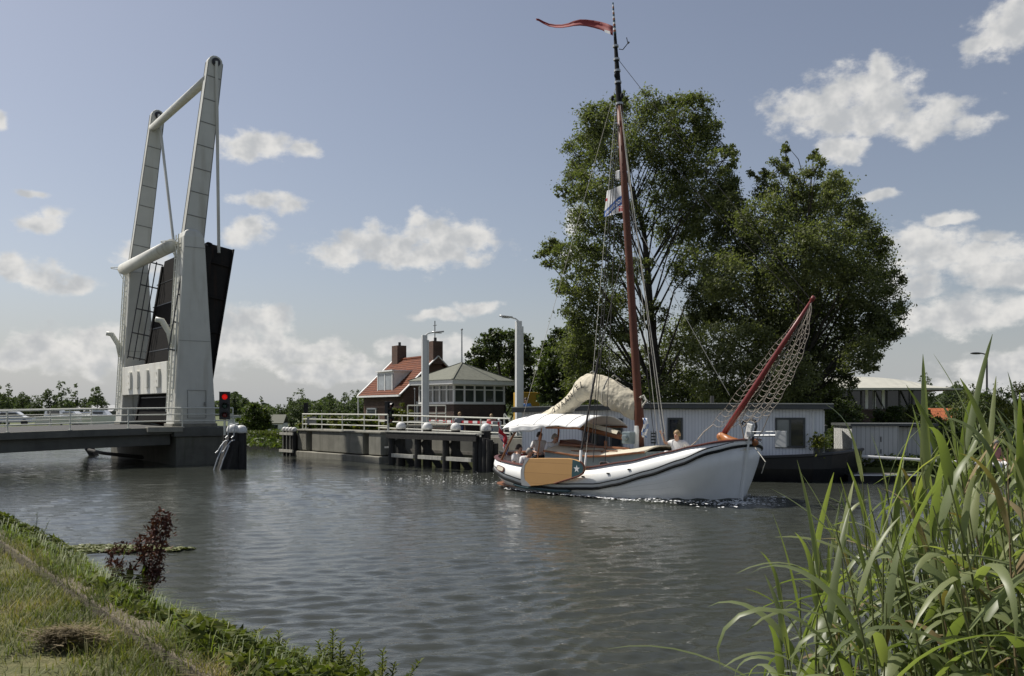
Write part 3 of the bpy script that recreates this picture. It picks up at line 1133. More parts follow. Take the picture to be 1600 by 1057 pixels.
# fender wall to the right of the abutment
F0 = at(612, 727, 40.4)
F0.z = 0
F1 = at(744, 737, 36.3)
F1.z = 0
fe = (F1 - F0).normalized()
FZ = math.atan2(fe.y, fe.x)
FL = (F1 - F0).length
fw = thing('timber_fender', 'black timber fender with four white capped piles, left of the sailing boat', 'fender', F0, FZ)
FT = 1.5
for k in range(4):
    x = FL * k / 3
    pile(fw, x, 0, .15, 1.45, False)
    p = pile(fw, x + .14, .42, .2, 1.72)
    q = MB()
    q.beam((x + .02, .25, 1.1), (x + .85, 1.05, -.6), .3, .26)
    q.build('raking_strut', timber, fw)
m = MB()
m.bb(-.15, FL + .2, -.2, -.155, FT - .3, FT - .02)
m.build('top_waler', timber, fw)
m = MB()
m.bb(-.15, FL + .2, -.22, .3, FT - .018, FT + .03)
m.build('top_plank', whitewood, fw)
for k in range(3):
    m = MB()
    m.bb(FL * k / 3 + .16, FL * (k + 1) / 3 - .16, -.14, -.02, .36, .52)
    m.build('lower_waler', whitewood, fw)
m = MB()
m.bb(.2, FL + 1.6, 1.2, 1.5, -1, 1.32)
m.build('back_wall', concrete, fw)
m = MB()
m.bb(-.1, FL + 1.6, 1.12, 1.19, .55, .68)
m.build('back_waler', timber2, fw)
for k in range(6):
    pile(fw, FL + .22 + .24 * (k % 3), .1 + .28 * (k // 3), .15, 1.38 - .05 * k, False)
m = MB()
m.beam((-.35, -.1, .78), (-.02, -.1, .8), .08, .08)
m.build('bracket', whitewood, fw)

railing('quay_railing', 'cream three-bar railing along the top of the concrete abutment', [B0 + e * .1 + nb * .25 + Vector((0, 0, AT + .09)), B1 + e * .2 + nb * .25 + Vector((0, 0, AT + .09))], .8, 5)
q0, q1 = at(592, 674, 43.5), at(797, 690, 37.6)
q0.z, q1.z = 1.3, 1.18
railing('quay_railing', 'cream three-bar railing sloping down behind the capped fender piles', [q0, q1], .93, 6)
q0, q1 = at(592, 674, 46.8), at(640, 690, 46.0)
q0.z, q1.z = 1.3, 1.3
# small steps railing by the second lamp post
st = thing('step_railing', 'white slanting hand rail of the steps beside the right-hand lamp post', 'railing', at(788, 680, 41.5))
st.location.z = 0.35
m = MB()
m.tube([(.0, 0, 1.95), (.75, -.5, 1.0)], .035, 6)
m.tube([(.0, 0, 1.55), (.75, -.5, .6)], .03, 6)
for p in ((0, 0, 1.95), (.75, -.5, 1.0)):
    m.tube([(p[0], p[1], 0), p], .03, 6)
m.build('rail', railpaint, st)

# balcony-like white frame in front of the hut
wf = thing('platform_railing', 'white two-bar railing on a raised platform left of the keeper hut', 'railing', at(637, 690, 47.5))
wf.location.z = LAND
m = MB()
zt = at(637, 634, 47.5).z - LAND
for zz in (zt, zt - .42, zt - .85):
    m.tube([(0, 0, zz), (2.0, .25, zz)], .03, 6)
m.build('rail', railpaint, wf)
for x in (0, 1.5, 2.0):
    m = MB()
    m.tube([(x, x * .125, 0), (x, x * .125, zt)], .03, 6)
    m.build('post', railpaint, wf)
m = MB()
m.bb(-.1, 2.1, -.1, 1.6, 1.2, 1.32)
m.build('platform', concrete, wf)


# ------------------------------------------------------------------ signals
def signal(label, loc, rz, pole, s=1.0, lit=None, group='canal traffic signals'):
    t_ = thing('traffic_signal', label, 'traffic light', loc, rz, group)
    m = MB()
    m.tube([(0, 0, 0), (0, 0, pole)], .05 * s, 8)
    m.box((0, 0, .02), (.22, .22, .04))
    m.build('pole', railpaint, t_)
    m = MB()
    w, h, d = .46 * s, 1.2 * s, .22 * s
    m.bb(-w / 2, w / 2, -d / 2, d / 2, pole, pole + h)
    m.bb(-w / 2 - .02, w / 2 + .02, -d / 2, d / 2 + .02, pole + h + .002, pole + h + .03)
    hs = m.build('housing', blackplastic, t_, bevel=.02)
    for k in range(3):
        z = pole + h * (5 - 2 * k) / 6
        v = MB()
        rings = []
        n_ = 13
        for yy, rr_ in ((-d / 2, .155 * s), (-d / 2 - .24 * s, .165 * s)):
            rings.append([(rr_ * math.cos(a), yy + (.1 * s * (1 - math.sin(a)) if yy < -d / 2 else 0), z + rr_ * math.sin(a)) for a in [R(-35) + R(250) * i / (n_ - 1) for i in range(n_)]])
        v.loft(rings, False, False)
        v.build('visor', blackplastic, hs, solid=.012)
        l = MB()
        rings = []
        for rr_, yy in ((.118, -.002), (.1, -.025), (.06, -.042), (.01, -.047)):
            rings.append([(rr_ * s * math.cos(a), -d / 2 + yy, z + rr_ * s * math.sin(a)) for a in [i * math.pi / 8 for i in range(16)]])
        l.loft(rings)
        lens = l.build('lens', (redlens if lit == k else (darkred if k != 1 else darkgreen)), hs, smooth=True)
        if lit == k:
            lens['label'] = 'glowing red lens'
    return t_


p = at(351, 668, 39.6)
signal('black three-lamp canal signal showing red, right of the drawbridge pylon', (p.x, p.y, 1.05), R(18), 1.0, 1.0, 0)
p = at(607, 668, 42.2)
signal('unlit black three-lamp canal signal at the right end of the abutment', (p.x, p.y, AT + .09), R(62), .4, .82, None)
p = at(478, 668, 48.3)
signal('black signal seen from behind on the far left corner of the abutment', (p.x, p.y, AT + .09), R(178), .78, .5, None)
sg = MB()
sg.box((0, 0, 0), (.55, .03, .42))
o = sg.build('sign_plate', signgrey, None, bevel=.01, loc=at(487, 658, 47.3))
o.rotation_euler = (0, 0, R(-20))
tag(o, 'plain grey rectangular sign plate fixed to the railing on the abutment', 'sign')

# dolphin with a white climbing frame at the near pier
p = at(364, 735, 37.9)
dd = thing('mooring_dolphin', 'thick black pile cluster with bent white rods beside the bridge pier', 'dolphin', (p.x, p.y, 0), R(20))
for k, (x, y, r, z) in enumerate(((0, 0, .24, 1.62), (.34, .05, .22, 1.6), (.1, .38, .22, 1.6), (-.2, .35, .2, 1.4), (.36, .45, .2, 1.45))):
    pile(dd, x, y, r, z, k < 3)
m = MB()
m.beam((-.12, -.1, 1.3), (-.62, -.35, -.5), .26, .26)
m.build('raking_strut', timber, dd)
m = MB()
m.beam((.1, -.15, 1.2), (-.28, -.5, -.5), .24, .24)
m.build('raking_strut', timber, dd)
for q in (0, .24):
    m = MB()
    m.tube([(-.02 + q, -.26, 1.9), (-.16 + q, -.3, 1.86), (-.2 + q, -.33, 1.7), (-.22 + q, -.33, 1.4), (-.32 + q, -.36, 1.3)], .028, 7)
    m.tube([(-.2 + q, -.4, 1.22), (-.36 + q, -.44, 1.16), (-.52 + q, -.5, .95), (-.62 + q, -.52, .78), (-.72 + q, -.54, .68)], .028, 7)
    m.tube([(-.42 + q, -.5, 1.0), (-.66 + q, -.6, .4), (-.88 + q, -.68, -.3)], .028, 7)
    m.build('bent_rod', galv, dd)

# ------------------------------------------------------------------ lamp posts
def lamp_post(label, px, pyb, pyt, Y, turn):
    b_ = at(px, pyb, Y)
    h = at(px, pyt, Y).z - .4
    t_ = thing('lamp_post', label, 'lamp post', (b_.x, b_.y, .4), R(20), 'square lamp posts by the bridge')
    m = MB()
    m.bb(-.16, .1, -.13, .13, 0, h)
    m.bb(.103, .19, -.11, .11, 0, h - .25)
    m.bb(-.2, .24, -.18, .18, 0, .03)
    m.build('column', greypaint, t_, bevel=.015)
    m = MB()
    m.tube([(0, 0, h - .02), (turn * .18, -.02, h + .1), (turn * .45, -.05, h + .16)], .035, 8)
    a = m.build('bracket_arm', greypaint, t_)
    m = MB()
    rings = []
    for k in range(7):
        s = k / 6
        w = .13 * math.sin(math.pi * (.15 + .7 * s)) + .02
        x = turn * (.36 + .62 * s)
        zc = h + .15 + .05 * s
        rings.append([(x, -.05 + w * math.cos(a_), zc + (.055 if math.sin(a_) > 0 else .03) * math.sin(a_)) for a_ in [i * math.pi / 6 for i in range(12)]])
    m.loft(rings)
    hd = m.build('lamp_head', galv, t_, smooth=True)
    m = MB()
    m.box((turn * .68, -.05, h + .125), (.36, .16, .03))
    m.build('lens', lampglass, hd)
    return t_


lamp_post('grey square lamp post in front of the red roofed house, lamp to the right', 664, 690, 524, 46, 1)
lamp_post('grey square lamp post with its lamp head to the left, right of the keeper hut', 811, 690, 502, 42, -1)
m = MB()
t_ = thing('street_lamp', 'thin dark street lamp with a curved arm above the far right trees', 'street lamp', (at(1542, 640, 62).x, 62, LAND))
zt = at(1542, 552, 62).z - LAND
m.tube([(0, 0, 0), (0, 0, zt - .35), (-.12, 0, zt - .08), (-.45, 0, zt)], [.09, .06, .05, .04], 8)
m.build('column', darksteel, t_)
m = MB()
m.ball((-.75, 0, zt - .02), (.42, .14, .08), 12, 6)
m.build('lamp_head', darksteel, t_)

# flag pole / mast on the hut, thin masts
def thin_pole(name, label, px, py0, py1, Y, r, cat):
    a, b_ = at(px, py0, Y), at(px, py1, Y)
    m = MB()
    m.tube([(0, 0, 0), (0, 0, (b_.z - a.z) * .5), (0, 0, b_.z - a.z)], [r, r * .85, r * .6], 7)
    m.ball((0, 0, b_.z - a.z), r * 1.6, 8, 4)
    o = m.build(name, galv, None, loc=a)
    return tag(o, label, cat)


# ------------------------------------------------------------------ keeper hut
HC = Vector((-3.25, 49.0, 0))
HA = math.atan2(.66, .75)
hut = thing('keeper_hut', 'bridge keeper hut with grey pyramid roof, band of windows and brick base', 'hut', HC, HA)
SX, SY = 4.5, 4.1
ins = .42
ze, zs = 4.02, 2.78
m = MB()
m.bb(ins, SX - ins, ins, SY - ins, LAND - .3, zs)
m.build('brick_base', hutbrick, hut)
m = MB()
m.bb(-.02, SX + .02, -.02, SY + .02, ze - .14, ze + .12)
m.bb(ins - .06, SX - ins + .06, ins - .06, SY - ins + .06, zs, zs + .08)
m.build('eaves_board', white, hut, bevel=.015)
m = MB()
apex = (SX / 2, SY / 2, 5.22)
c4 = [(-.08, -.08), (SX + .08, -.08), (SX + .08, SY + .08), (-.08, SY + .08)]
m.add([(x, y, ze + .125) for x, y in c4] + [apex], [(0, 1, 4), (1, 2, 4), (2, 3, 4), (3, 0, 4), (3, 2, 1, 0)])
rf = m.build('roof', slate, hut)
m = MB()
for x, y in c4:
    m.beam((x, y, ze + .14), (apex[0], apex[1], apex[2] + .01), .1, .03)
m.build('hip_cap', slate, rf)
m = MB()
m.bb(ins + .1, SX - ins - .1, ins + .1, SY - ins - .1, zs + .09, ze - .2)
m.build('dark_interior', darksteel, hut)


def hut_windows(axis, npan):
    L = (SX if axis == 'x' else SY) - 2 * ins
    fr, gl = MB(), MB()
    z0, z1 = zs + .08, ze - .14
    for k in range(npan + 1):
        x = ins + L * k / npan
        if axis == 'x':
            fr.bb(x - .045, x + .045, ins - .04, ins + .06, z0, z1)
        else:
            fr.bb(ins - .04, ins + .06, x - .045, x + .045, z0, z1)
    zt_ = z0 + (z1 - z0) * .73
    for zz in (z0 + .03, zt_, z1 - .03):
        if axis == 'x':
            fr.bb(ins - .02, ins + L + .02, ins - .03, ins + .05, zz - .03, zz + .03)
        else:
            fr.bb(ins - .03, ins + .05, ins - .02, ins + L + .02, zz - .03, zz + .03)
    w = fr.build('window_frame', white, hut)
    for k in range(npan):
        g = MB()
        a, b_ = ins + L * k / npan + .04, ins + L * (k + 1) / npan - .04
        if axis == 'x':
            g.bb(a, b_, ins + .025, ins + .04, z0, z1)
        else:
            g.bb(ins + .025, ins + .04, a, b_, z0, z1)
        g.build('pane', glass2, w)


hut_windows('x', 5)
hut_windows('y', 5)
pz = 5.2
m = MB()
m.tube([(0, 0, 0), (0, 0, at(727, 515, 52).z - pz)], [.05, .035], 7)
m.ball((0, 0, at(727, 515, 52).z - pz), .07, 8, 4)
o = m.build('flag_pole', galv, None, loc=(hut.matrix_basis @ Vector((SX / 2, SY / 2, pz))) if False else (HC.x + (SX / 2) * math.cos(HA) - (SY / 2) * math.sin(HA), HC.y + (SX / 2) * math.sin(HA) + (SY / 2) * math.cos(HA), pz))
tag(o, 'bare grey flag pole standing on the peak of the keeper hut roof', 'flag pole')
thin_pole('antenna_pole', 'thin grey pole behind the left lamp post, rising beside the red roof', 648, 640, 548, 50, .03, 'pole').location.z = LAND

# ------------------------------------------------------------------ red roofed house
C0, C1 = Vector((-10.8, 63, 0)), Vector((-7.1, 57, 0))     # left and right end of the near eave
hx = (C1 - C0).normalized()
HRZ = math.atan2(hx.y, hx.x)
HL = (C1 - C0).length
hs = thing('brick_house', 'dark brick house with a red tiled roof, two chimneys and a white dormer window', 'house', C0, HRZ)
EV, RG, HW = 3.42, 5.95, 2.65
m = MB()
m.extrude([(.25, .3, LAND - .3), (.25, 2 * HW - .3, LAND - .3), (.25, 2 * HW - .3, EV + .1), (.25, HW, RG - .15), (.25, .3, EV + .1)], (HL - .5, 0, 0))
m.build('wall', brick, hs)


def roofplane(y0, y1):
    m = MB()
    t_ = Vector((0, 0, .09))
    a, b_, c, d_ = Vector((0, y0, EV)), Vector((HL, y0, EV)), Vector((HL, y1, RG)), Vector((0, y1, RG))
    n_ = 18
    # tile courses as real steps
    for k in range(n_):
        s0, s1 = k / n_, (k + 1) / n_
        p0, p1, p2, p3 = a.lerp(d_, s0), b_.lerp(c, s0), b_.lerp(c, s1), a.lerp(d_, s1)
        lift = Vector((0, 0, .045))
        vs = [p0 + lift + Vector((0, 0, .035)), p1 + lift + Vector((0, 0, .035)), p2 + lift, p3 + lift, p0, p1, p2, p3]
        m.add(vs, [(0, 1, 2, 3), (0, 4, 5, 1), (1, 5, 6, 2), (3, 7, 4, 0), (4, 7, 6, 5)])
    return m.build('roof', redtile, hs)


rf = roofplane(0, HW)
roofplane(2 * HW, HW)
m = MB()
m.tube([(-.02, HW, RG + .06), (HL + .02, HW, RG + .06)], .11, 8)
m.build('ridge_tiles', redtile, rf)
m = MB()
for xx in (-.03, HL + .03):
    m.beam((xx, -.05, EV + .03), (xx, HW, RG + .03), .06, .2, (1, 0, 0))
    m.beam((xx, 2 * HW + .05, EV + .03), (xx, HW, RG + .03), .06, .2, (1, 0, 0))
m.bb(-.02, HL + .02, -.14, -.02, EV - .1, EV + .02)
m.build('bargeboard', white, hs)
for (x, w, zt_) in ((.55, .95, 7.0), (HL - .95, 1.0, 6.95)):
    m = MB()
    m.bb(x, x + w, HW - .35, HW + .35, RG - .5, zt_)
    ch = m.build('chimney', brick, hs)
    m = MB()
    m.tube([(x + w * .6, HW, zt_), (x + w * .6, HW, zt_ + .25)], .1, 8)
    m.build('chimney_pot', darksteel, ch)
m = MB()
m.tube([(HL - .4, HW, 6.9), (HL - .4, HW, 8.3)], .03, 6)
m.tube([(HL - .65, HW, 8.0), (HL - .15, HW, 8.0)], .02, 5)
m.build('weather_vane', darksteel, hs)
# dormer
dm = MB()
dx0, dx1, dz0, dz1, dy = 2.6, 5.2, 3.62, 5.0, .35
dm.bb(dx0, dx1, dy, HW - .1, dz0, dz1)
dob = dm.build('dormer', white, hs)
m = MB()
m.bb(dx0 - .12, dx1 + .12, dy - .15, HW, dz1 + .003, dz1 + .1)
m.build('dormer_roof', white, dob)
m = MB()
m.bb(dx0 + .15, dx1 - .15, dy - .035, dy - .01, dz0 + .15, dz1 - .12)
m.build('pane', glassmat('curtained_glass', (.28, .31, .33), .15, .6), dob)
for xx in (dx0 + .1, (dx0 + dx1) / 2, dx1 - .1):
    m = MB()
    m.bb(xx - .05, xx + .05, dy - .06, dy - .036, dz0 + .1, dz1 - .08)
    m.build('mullion', white, dob)
for (x0, x1) in ((1.0, 2.6), (4.2, 5.8)):
    m = MB()
    m.bb(x0, x1, .2, .29, 1.5, 2.6)
    w = m.build('window_frame', white, hs)
    m = MB()
    m.bb(x0 + .1, x1 - .1, .18, .198, 1.6, 2.5)
    m.build('pane', glass, w)
m = MB()
m.bb(HL - .24, HL - .2, 1.2, 2.3, .9, 3.0)
w = m.build('door', white, hs)
m = MB()
m.bb(HL - .198, HL - .18, 1.35, 2.15, 1.6, 2.85)
m.build('pane', glass, w)
m = MB()
m.tube([(.2, -.08, LAND), (.2, -.08, EV - .1)], .05, 6)
m.build('drain_pipe', white, hs)

# ------------------------------------------------------------------ barrier
p0, p1 = at(776, 661, 44.6), at(668, 658, 50.5)
bar = thing('barrier', 'red and white striped road barrier lowered before the keeper hut', 'barrier', (p0.x, p0.y, LAND))
m = MB()
d_ = (p1 - p0)
n_ = 16
for k in range(n_):
    a, b_ = p0 + d_ * (k / n_) - Vector(bar.location), p0 + d_ * ((k + 1) / n_) - Vector(bar.location)
    m.beam(a, b_, .06, .13, m=k % 2)
m.build('boom', [flagwhite, flagred], bar)
m = MB()
m.bb(-.2, .25, -.2, .2, 0, 1.55)
m.build('cabinet', signgrey, bar, bevel=.03)

# ------------------------------------------------------------------ house boat
HB1, HB0 = Vector((10.78, 31.0, 0)), Vector((.4, 33.6, 0))
hv = (HB1 - HB0).normalized()
HBZ = math.atan2(hv.y, hv.x)
HBL = (HB1 - HB0).length
hb = thing('houseboat', 'long white boarded houseboat with flat roof on a black hull behind the sailing boat', 'houseboat', HB0, HBZ)
WB, WT, DP = .86, 2.5, 4.0
m = MB()
m.bb(0, HBL, 0, DP, WB, WT)
m.build('wall', siding, hb)
m = MB()
pr = [(-.35, 2.38), (3.2, 2.47), (4.6, 2.53), (HBL + .3, 2.5)]
m.extrude([(x, -.3, z) for x, z in pr] + [(x, -.3, z + .17) for x, z in reversed(pr)], (0, DP + .6, 0))
m.build('roof', fascia, hb, bevel=.015)
m = MB()
m.extrude([(x, -.33, z + .172) for x, z in pr] + [(x, -.33, z + .21) for x, z in reversed(pr)], (0, DP + .66, 0))
m.build('roof_edge', palroof, hb)
for x in (-.02, HBL):
    m = MB()
    m.bb(x, x + .03, -.03, .02, WB, WT - .05)
    m.build('corner_trim', white, hb)


def HX(px, py=660):
    return local(px, py, HB0, HBZ, y=0.0)


def hb_window(px0, px1, py0, py1, panes, curtain=False):
    a, c = HX(px0, py1), HX(px1, py0)
    x0, x1, z0, z1 = a.x, c.x, max(a.z, WB + .03), c.z
    m = MB()
    fr_ = .07
    m.bb(x0, x1, -.05, -.003, z1 - fr_, z1)
    m.bb(x0, x1, -.05, -.003, z0, z0 + fr_)
    for k in range(panes + 1):
        xx = lerp(x0, x1 - fr_, k / panes)
        m.bb(xx, xx + fr_, -.048, -.004, z0 + fr_, z1 - fr_)
    w = m.build('window_frame', fascia, hb)
    for k in range(panes):
        g = MB()
        g.bb(lerp(x0, x1 - fr_, k / panes) + fr_, lerp(x0, x1 - fr_, (k + 1) / panes), -.02, -.006, z0 + fr_, z1 - fr_)
        g.build('pane', (glassmat('net_curtain_glass', (.2, .22, .22), .08, .8) if (curtain and k == 0) else glass), w)


hb_window(873, 889, 655, 663, 1)
hb_window(910, 951, 654, 700, 2)
hb_window(953, 973, 654, 700, 1)
hb_window(1043, 1067, 653, 712, 1)
hb_window(1211, 1258, 653, 700, 2, True)
m = MB()
a, c = HX(1017, 693), HX(1025, 674)
m.bb(a.x, c.x, -.03, -.003, a.z, c.z)
w = m.build('vent', fascia, hb)
m = MB()
for k in range(4):
    zz = lerp(a.z, c.z, (k + .5) / 4)
    m.bb(a.x + .02, c.x - .02, -.05, -.032, zz, zz + .05)
m.build('slat', white, w)
m = MB()
m.tube([(HBL - .35, -.06, WB + .02), (HBL - .35, -.06, WT - .1)], .035, 6)
m.build('drain_pipe', white, hb)
m = MB()
m.tube([(3.0, 2, 2.7), (3.0, 2, 3.1)], .09, 8)
m.ball((3.0, 2, 3.12), .13, 8, 5)
m.build('roof_vent', galv, hb)
m = MB()
m.tube([(6.9, 1.2, 2.7), (6.9, 1.2, 3.0)], .07, 8)
m.build('stove_pipe', darksteel, hb)
# barge hull
m = MB()
rings = []
hl0, hl1 = -1.2, HBL + 1.25
for k in range(25):
    s = k / 24
    x = lerp(hl0, hl1, s)
    taper = 1 - max(0, (s - .84) / .16) ** 2.2 * .93
    taper0 = 1 - max(0, (.12 - s) / .12) ** 2 * .7
    hw = (DP / 2 + .55) * taper * taper0
    zt_ = .84 + .22 * max(0, (s - .7) / .3) ** 1.6
    rk = .12 * max(0, (s - .84) / .16)
    yc = DP / 2
    rings.append([(x + rk * 2.2, yc - hw, zt_), (x + rk * 1.2, yc - hw * .99, .45), (x, yc - hw * .92, -.05), (x - rk, yc - hw * .8, -.6),
                  (x - rk, yc + hw * .8, -.6), (x, yc + hw * .92, -.05), (x + rk * 1.2, yc + hw * .99, .45), (x + rk * 2.2, yc + hw, zt_)])
m.loft(rings)
hh = m.build('hull', tarhull, hb)
m = MB()
m.tube([(r_[0][0], r_[0][1] - .01, r_[0][2]) for r_ in rings], .055, 6)
m.build('gunwale', darksteel, hb)
m = MB()
bx = HX(1168, 700).x
m.tube([(bx, -.45, .9), (bx, -.45, 1.1)], .09, 8)
m.tube([(bx + .25, -.45, .9), (bx + .25, -.45, 1.1)], .09, 8)
m.build('bollard', darksteel, hb)
p = HX(1280, 700)
pt = thing('flower_pot', 'dark pot of yellow flowers on the houseboat deck, right of the last window', 'potted plant', HB0 + hv * (p.x - .05) + Vector((hv.y, -hv.x, 0)) * .32 + Vector((0, 0, .93)))
m = MB()
m.tube([(0, 0, 0), (0, 0, .24)], [.12, .17], 12)
m.build('pot', fascia, pt)


def leaf_quads(P, size, rs, flat=0.0, elong=1.5, N=None):
    """one diamond-shaped leaf per point, random facing"""
    n = len(P)
    d = rs.randn(n, 3)
    if N is not None:
        d = d * .6 + N
    d /= np.linalg.norm(d, axis=1, keepdims=True) + 1e-9
    r = rs.randn(n, 3)
    r[:, 2] -= .25
    a = np.cross(d, r)
    a /= np.linalg.norm(a, axis=1, keepdims=True) + 1e-9
    b_ = np.cross(d, a)
    s = (size * (.6 + .8 * rs.rand(n)))[:, None]
    a, b_ = a * s * .5 * elong, b_ * s * .36
    V = np.stack([P - a, P + b_ - a * .1 + d * s * .12, P + a, P - b_ - a * .1 + d * s * .12], 1).reshape(-1, 3)
    F = np.arange(4 * n).reshape(n, 4)
    return V, F


pp = nrs.randn(500, 3) * np.array([.14, .14, .15]) + np.array([0, 0, .42])
V, F = leaf_quads(pp, np.full(500, .07), nrs)
np_mesh('flowers', V, F, F_YELLOW, pt)

# ------------------------------------------------------------------ shed, jetty, rail pole at the right
S0, S1 = at(1331, 738, 33.6), at(1434, 738, 33.4)
sh = thing('wooden_shed', 'low shed of pale upright boards with a flat dark roof, behind the reeds', 'shed', (S0.x, S0.y, LAND - .05), R(-3))
sw = S1.x - S0.x
zt_ = at(1331, 666, 33.6).z - LAND + .05
m = MB()
m.bb(0, sw * .72, 0, 2.2, -.2, zt_)
m.build('wall', shedboard, sh)
m = MB()
m.bb(sw * .722, sw * 1.3, .35, 2.2, -.2, zt_ - .05)
m.build('side_wall', shedboard, sh)
m = MB()
m.bb(-.08, sw * 1.32, -.1, 2.3, zt_ + .003, zt_ + .09)
m.build('roof', fascia, sh)
m = MB()
m.bb(sw * .44, sw * .455, -.02, -.002, zt_ * .35, zt_ * .45)
m.bb(sw * .44, sw * .455, -.02, -.002, zt_ * .62, zt_ * .75)
m.build('latch', fascia, sh)
m = MB()
m.tube([(0, 0, 0), (5.2, -.9, -.28), (11, -1.6, -.35)], .05, 8)
o = m.build('rail_pole', white, None, loc=at(1339, 713, 32.5))
tag(o, 'long white pole lying level in front of the pale shed', 'pole')
q = at(1380, 745, 31.6)
jt = thing('flat_punt', 'low flat black work punt with a pale rail, moored below the pale shed', 'punt', (q.x, q.y, 0), R(-4))
m = MB()
m.loft([[(x, -y1, z1), (x, y1, z1), (x, y1 * .9, -.2), (x, -y1 * .9, -.2)] for x, y1, z1 in ((-1.35, .5, .22), (-1.1, .6, .2), (.9, .6, .2), (1.3, .4, .26))])
m.build('hull', tarhull, jt)
m = MB()
m.bb(-1.2, 1.0, -.66, -.6, .203, .24)
m.build('rub_rail', white, jt)
m = MB()
m.bb(-1.0, .9, -.5, .5, .203, .225)
m.build('deck', timber2, jt)

# ------------------------------------------------------------------ building with curved roof
mb_ = thing('modern_building', 'modern building with pale curved roof and dark framed window band', 'building', at(1262, 640, 72), R(-8))
mb_.location.z = LAND
Lb = 10.9
z_e, z_t = at(0, 608, 72).z - LAND, at(0, 587, 72).z - LAND
m = MB()
m.bb(0, Lb * .86, 0, 8, 0, at(0, 640, 72).z - LAND)
m.build('wall', hutbrick, mb_)
m = MB()
m.bb(.3, Lb * .83, .3, 7, at(0, 640, 72).z - LAND, z_e - .05)
m.build('window_band', glass, mb_)
m = MB()
for k in range(10):
    x = lerp(.3, Lb * .83, k / 9)
    m.bb(x - .06, x + .06, .2, .29, at(0, 640, 72).z - LAND, z_e)
for k in (1, 3, 5, 7):
    m.beam((lerp(.3, Lb * .83, k / 9), .15, z_e), (lerp(.3, Lb * .83, (k + .8) / 9), .15, at(0, 640, 72).z - LAND), .07, .07)
m.build('window_framing', darksteel, mb_)
for k in (4.3, 4.9, 5.6):
    m = MB()
    x = lerp(.3, Lb * .83, k / 9)
    m.bb(x, x + .22, .22, .28, at(0, 639, 72).z - LAND, z_e - .1)
    m.build('blind', white, mb_)
m = MB()
rings = []
for k in range(17):
    s = k / 16
    x = lerp(-.8, Lb + .3, s)
    zz = z_e + (z_t - z_e) * math.sin(math.pi * (.12 + .88 * s)) ** .7 if s < 1 else z_e
    rings.append([(x, -1.6, z_e - .02 + (zz - z_e) * .05), (x, 3.5, zz), (x, 9, z_e), (x, 9, z_e - .12), (x, 3.5, zz - .15), (x, -1.6, z_e - .14)])
m.loft(rings)
m.build('roof', palroof, mb_)

oh = thing('tiled_house', 'small house with an orange tiled roof and white gable edge at far right', 'house', at(1440, 640, 82), R(-12))
oh.location.z = LAND
wd = 65 * 82 / FPX
z0_, z1_ = at(0, 656, 82).z - LAND, at(0, 638, 82).z - LAND
m = MB()
m.bb(.2, wd - .2, .2, 4.5, 0, z0_ + .1)
m.build('wall', brick, oh)
m = MB()
m.extrude([(0, 0, z0_), (wd + .2, 0, z0_), (wd - .1, 2.4, z1_), (.2, 2.4, z1_)], (0, .05, -.12))
m.extrude([(0, 4.8, z0_), (wd + .2, 4.8, z0_), (wd - .1, 2.45, z1_), (.2, 2.45, z1_)], (0, -.02, -.12))
m.build('roof', orangetile, oh)
m = MB()
m.beam((wd + .22, -.05, z0_ + .02), (wd - .05, 2.42, z1_ + .04), .12, .22)
m.build('bargeboard', white, oh)

# ------------------------------------------------------------------ trees and plants
def unit(v):
    return v / (np.linalg.norm(v, axis=-1, keepdims=True) + 1e-9)


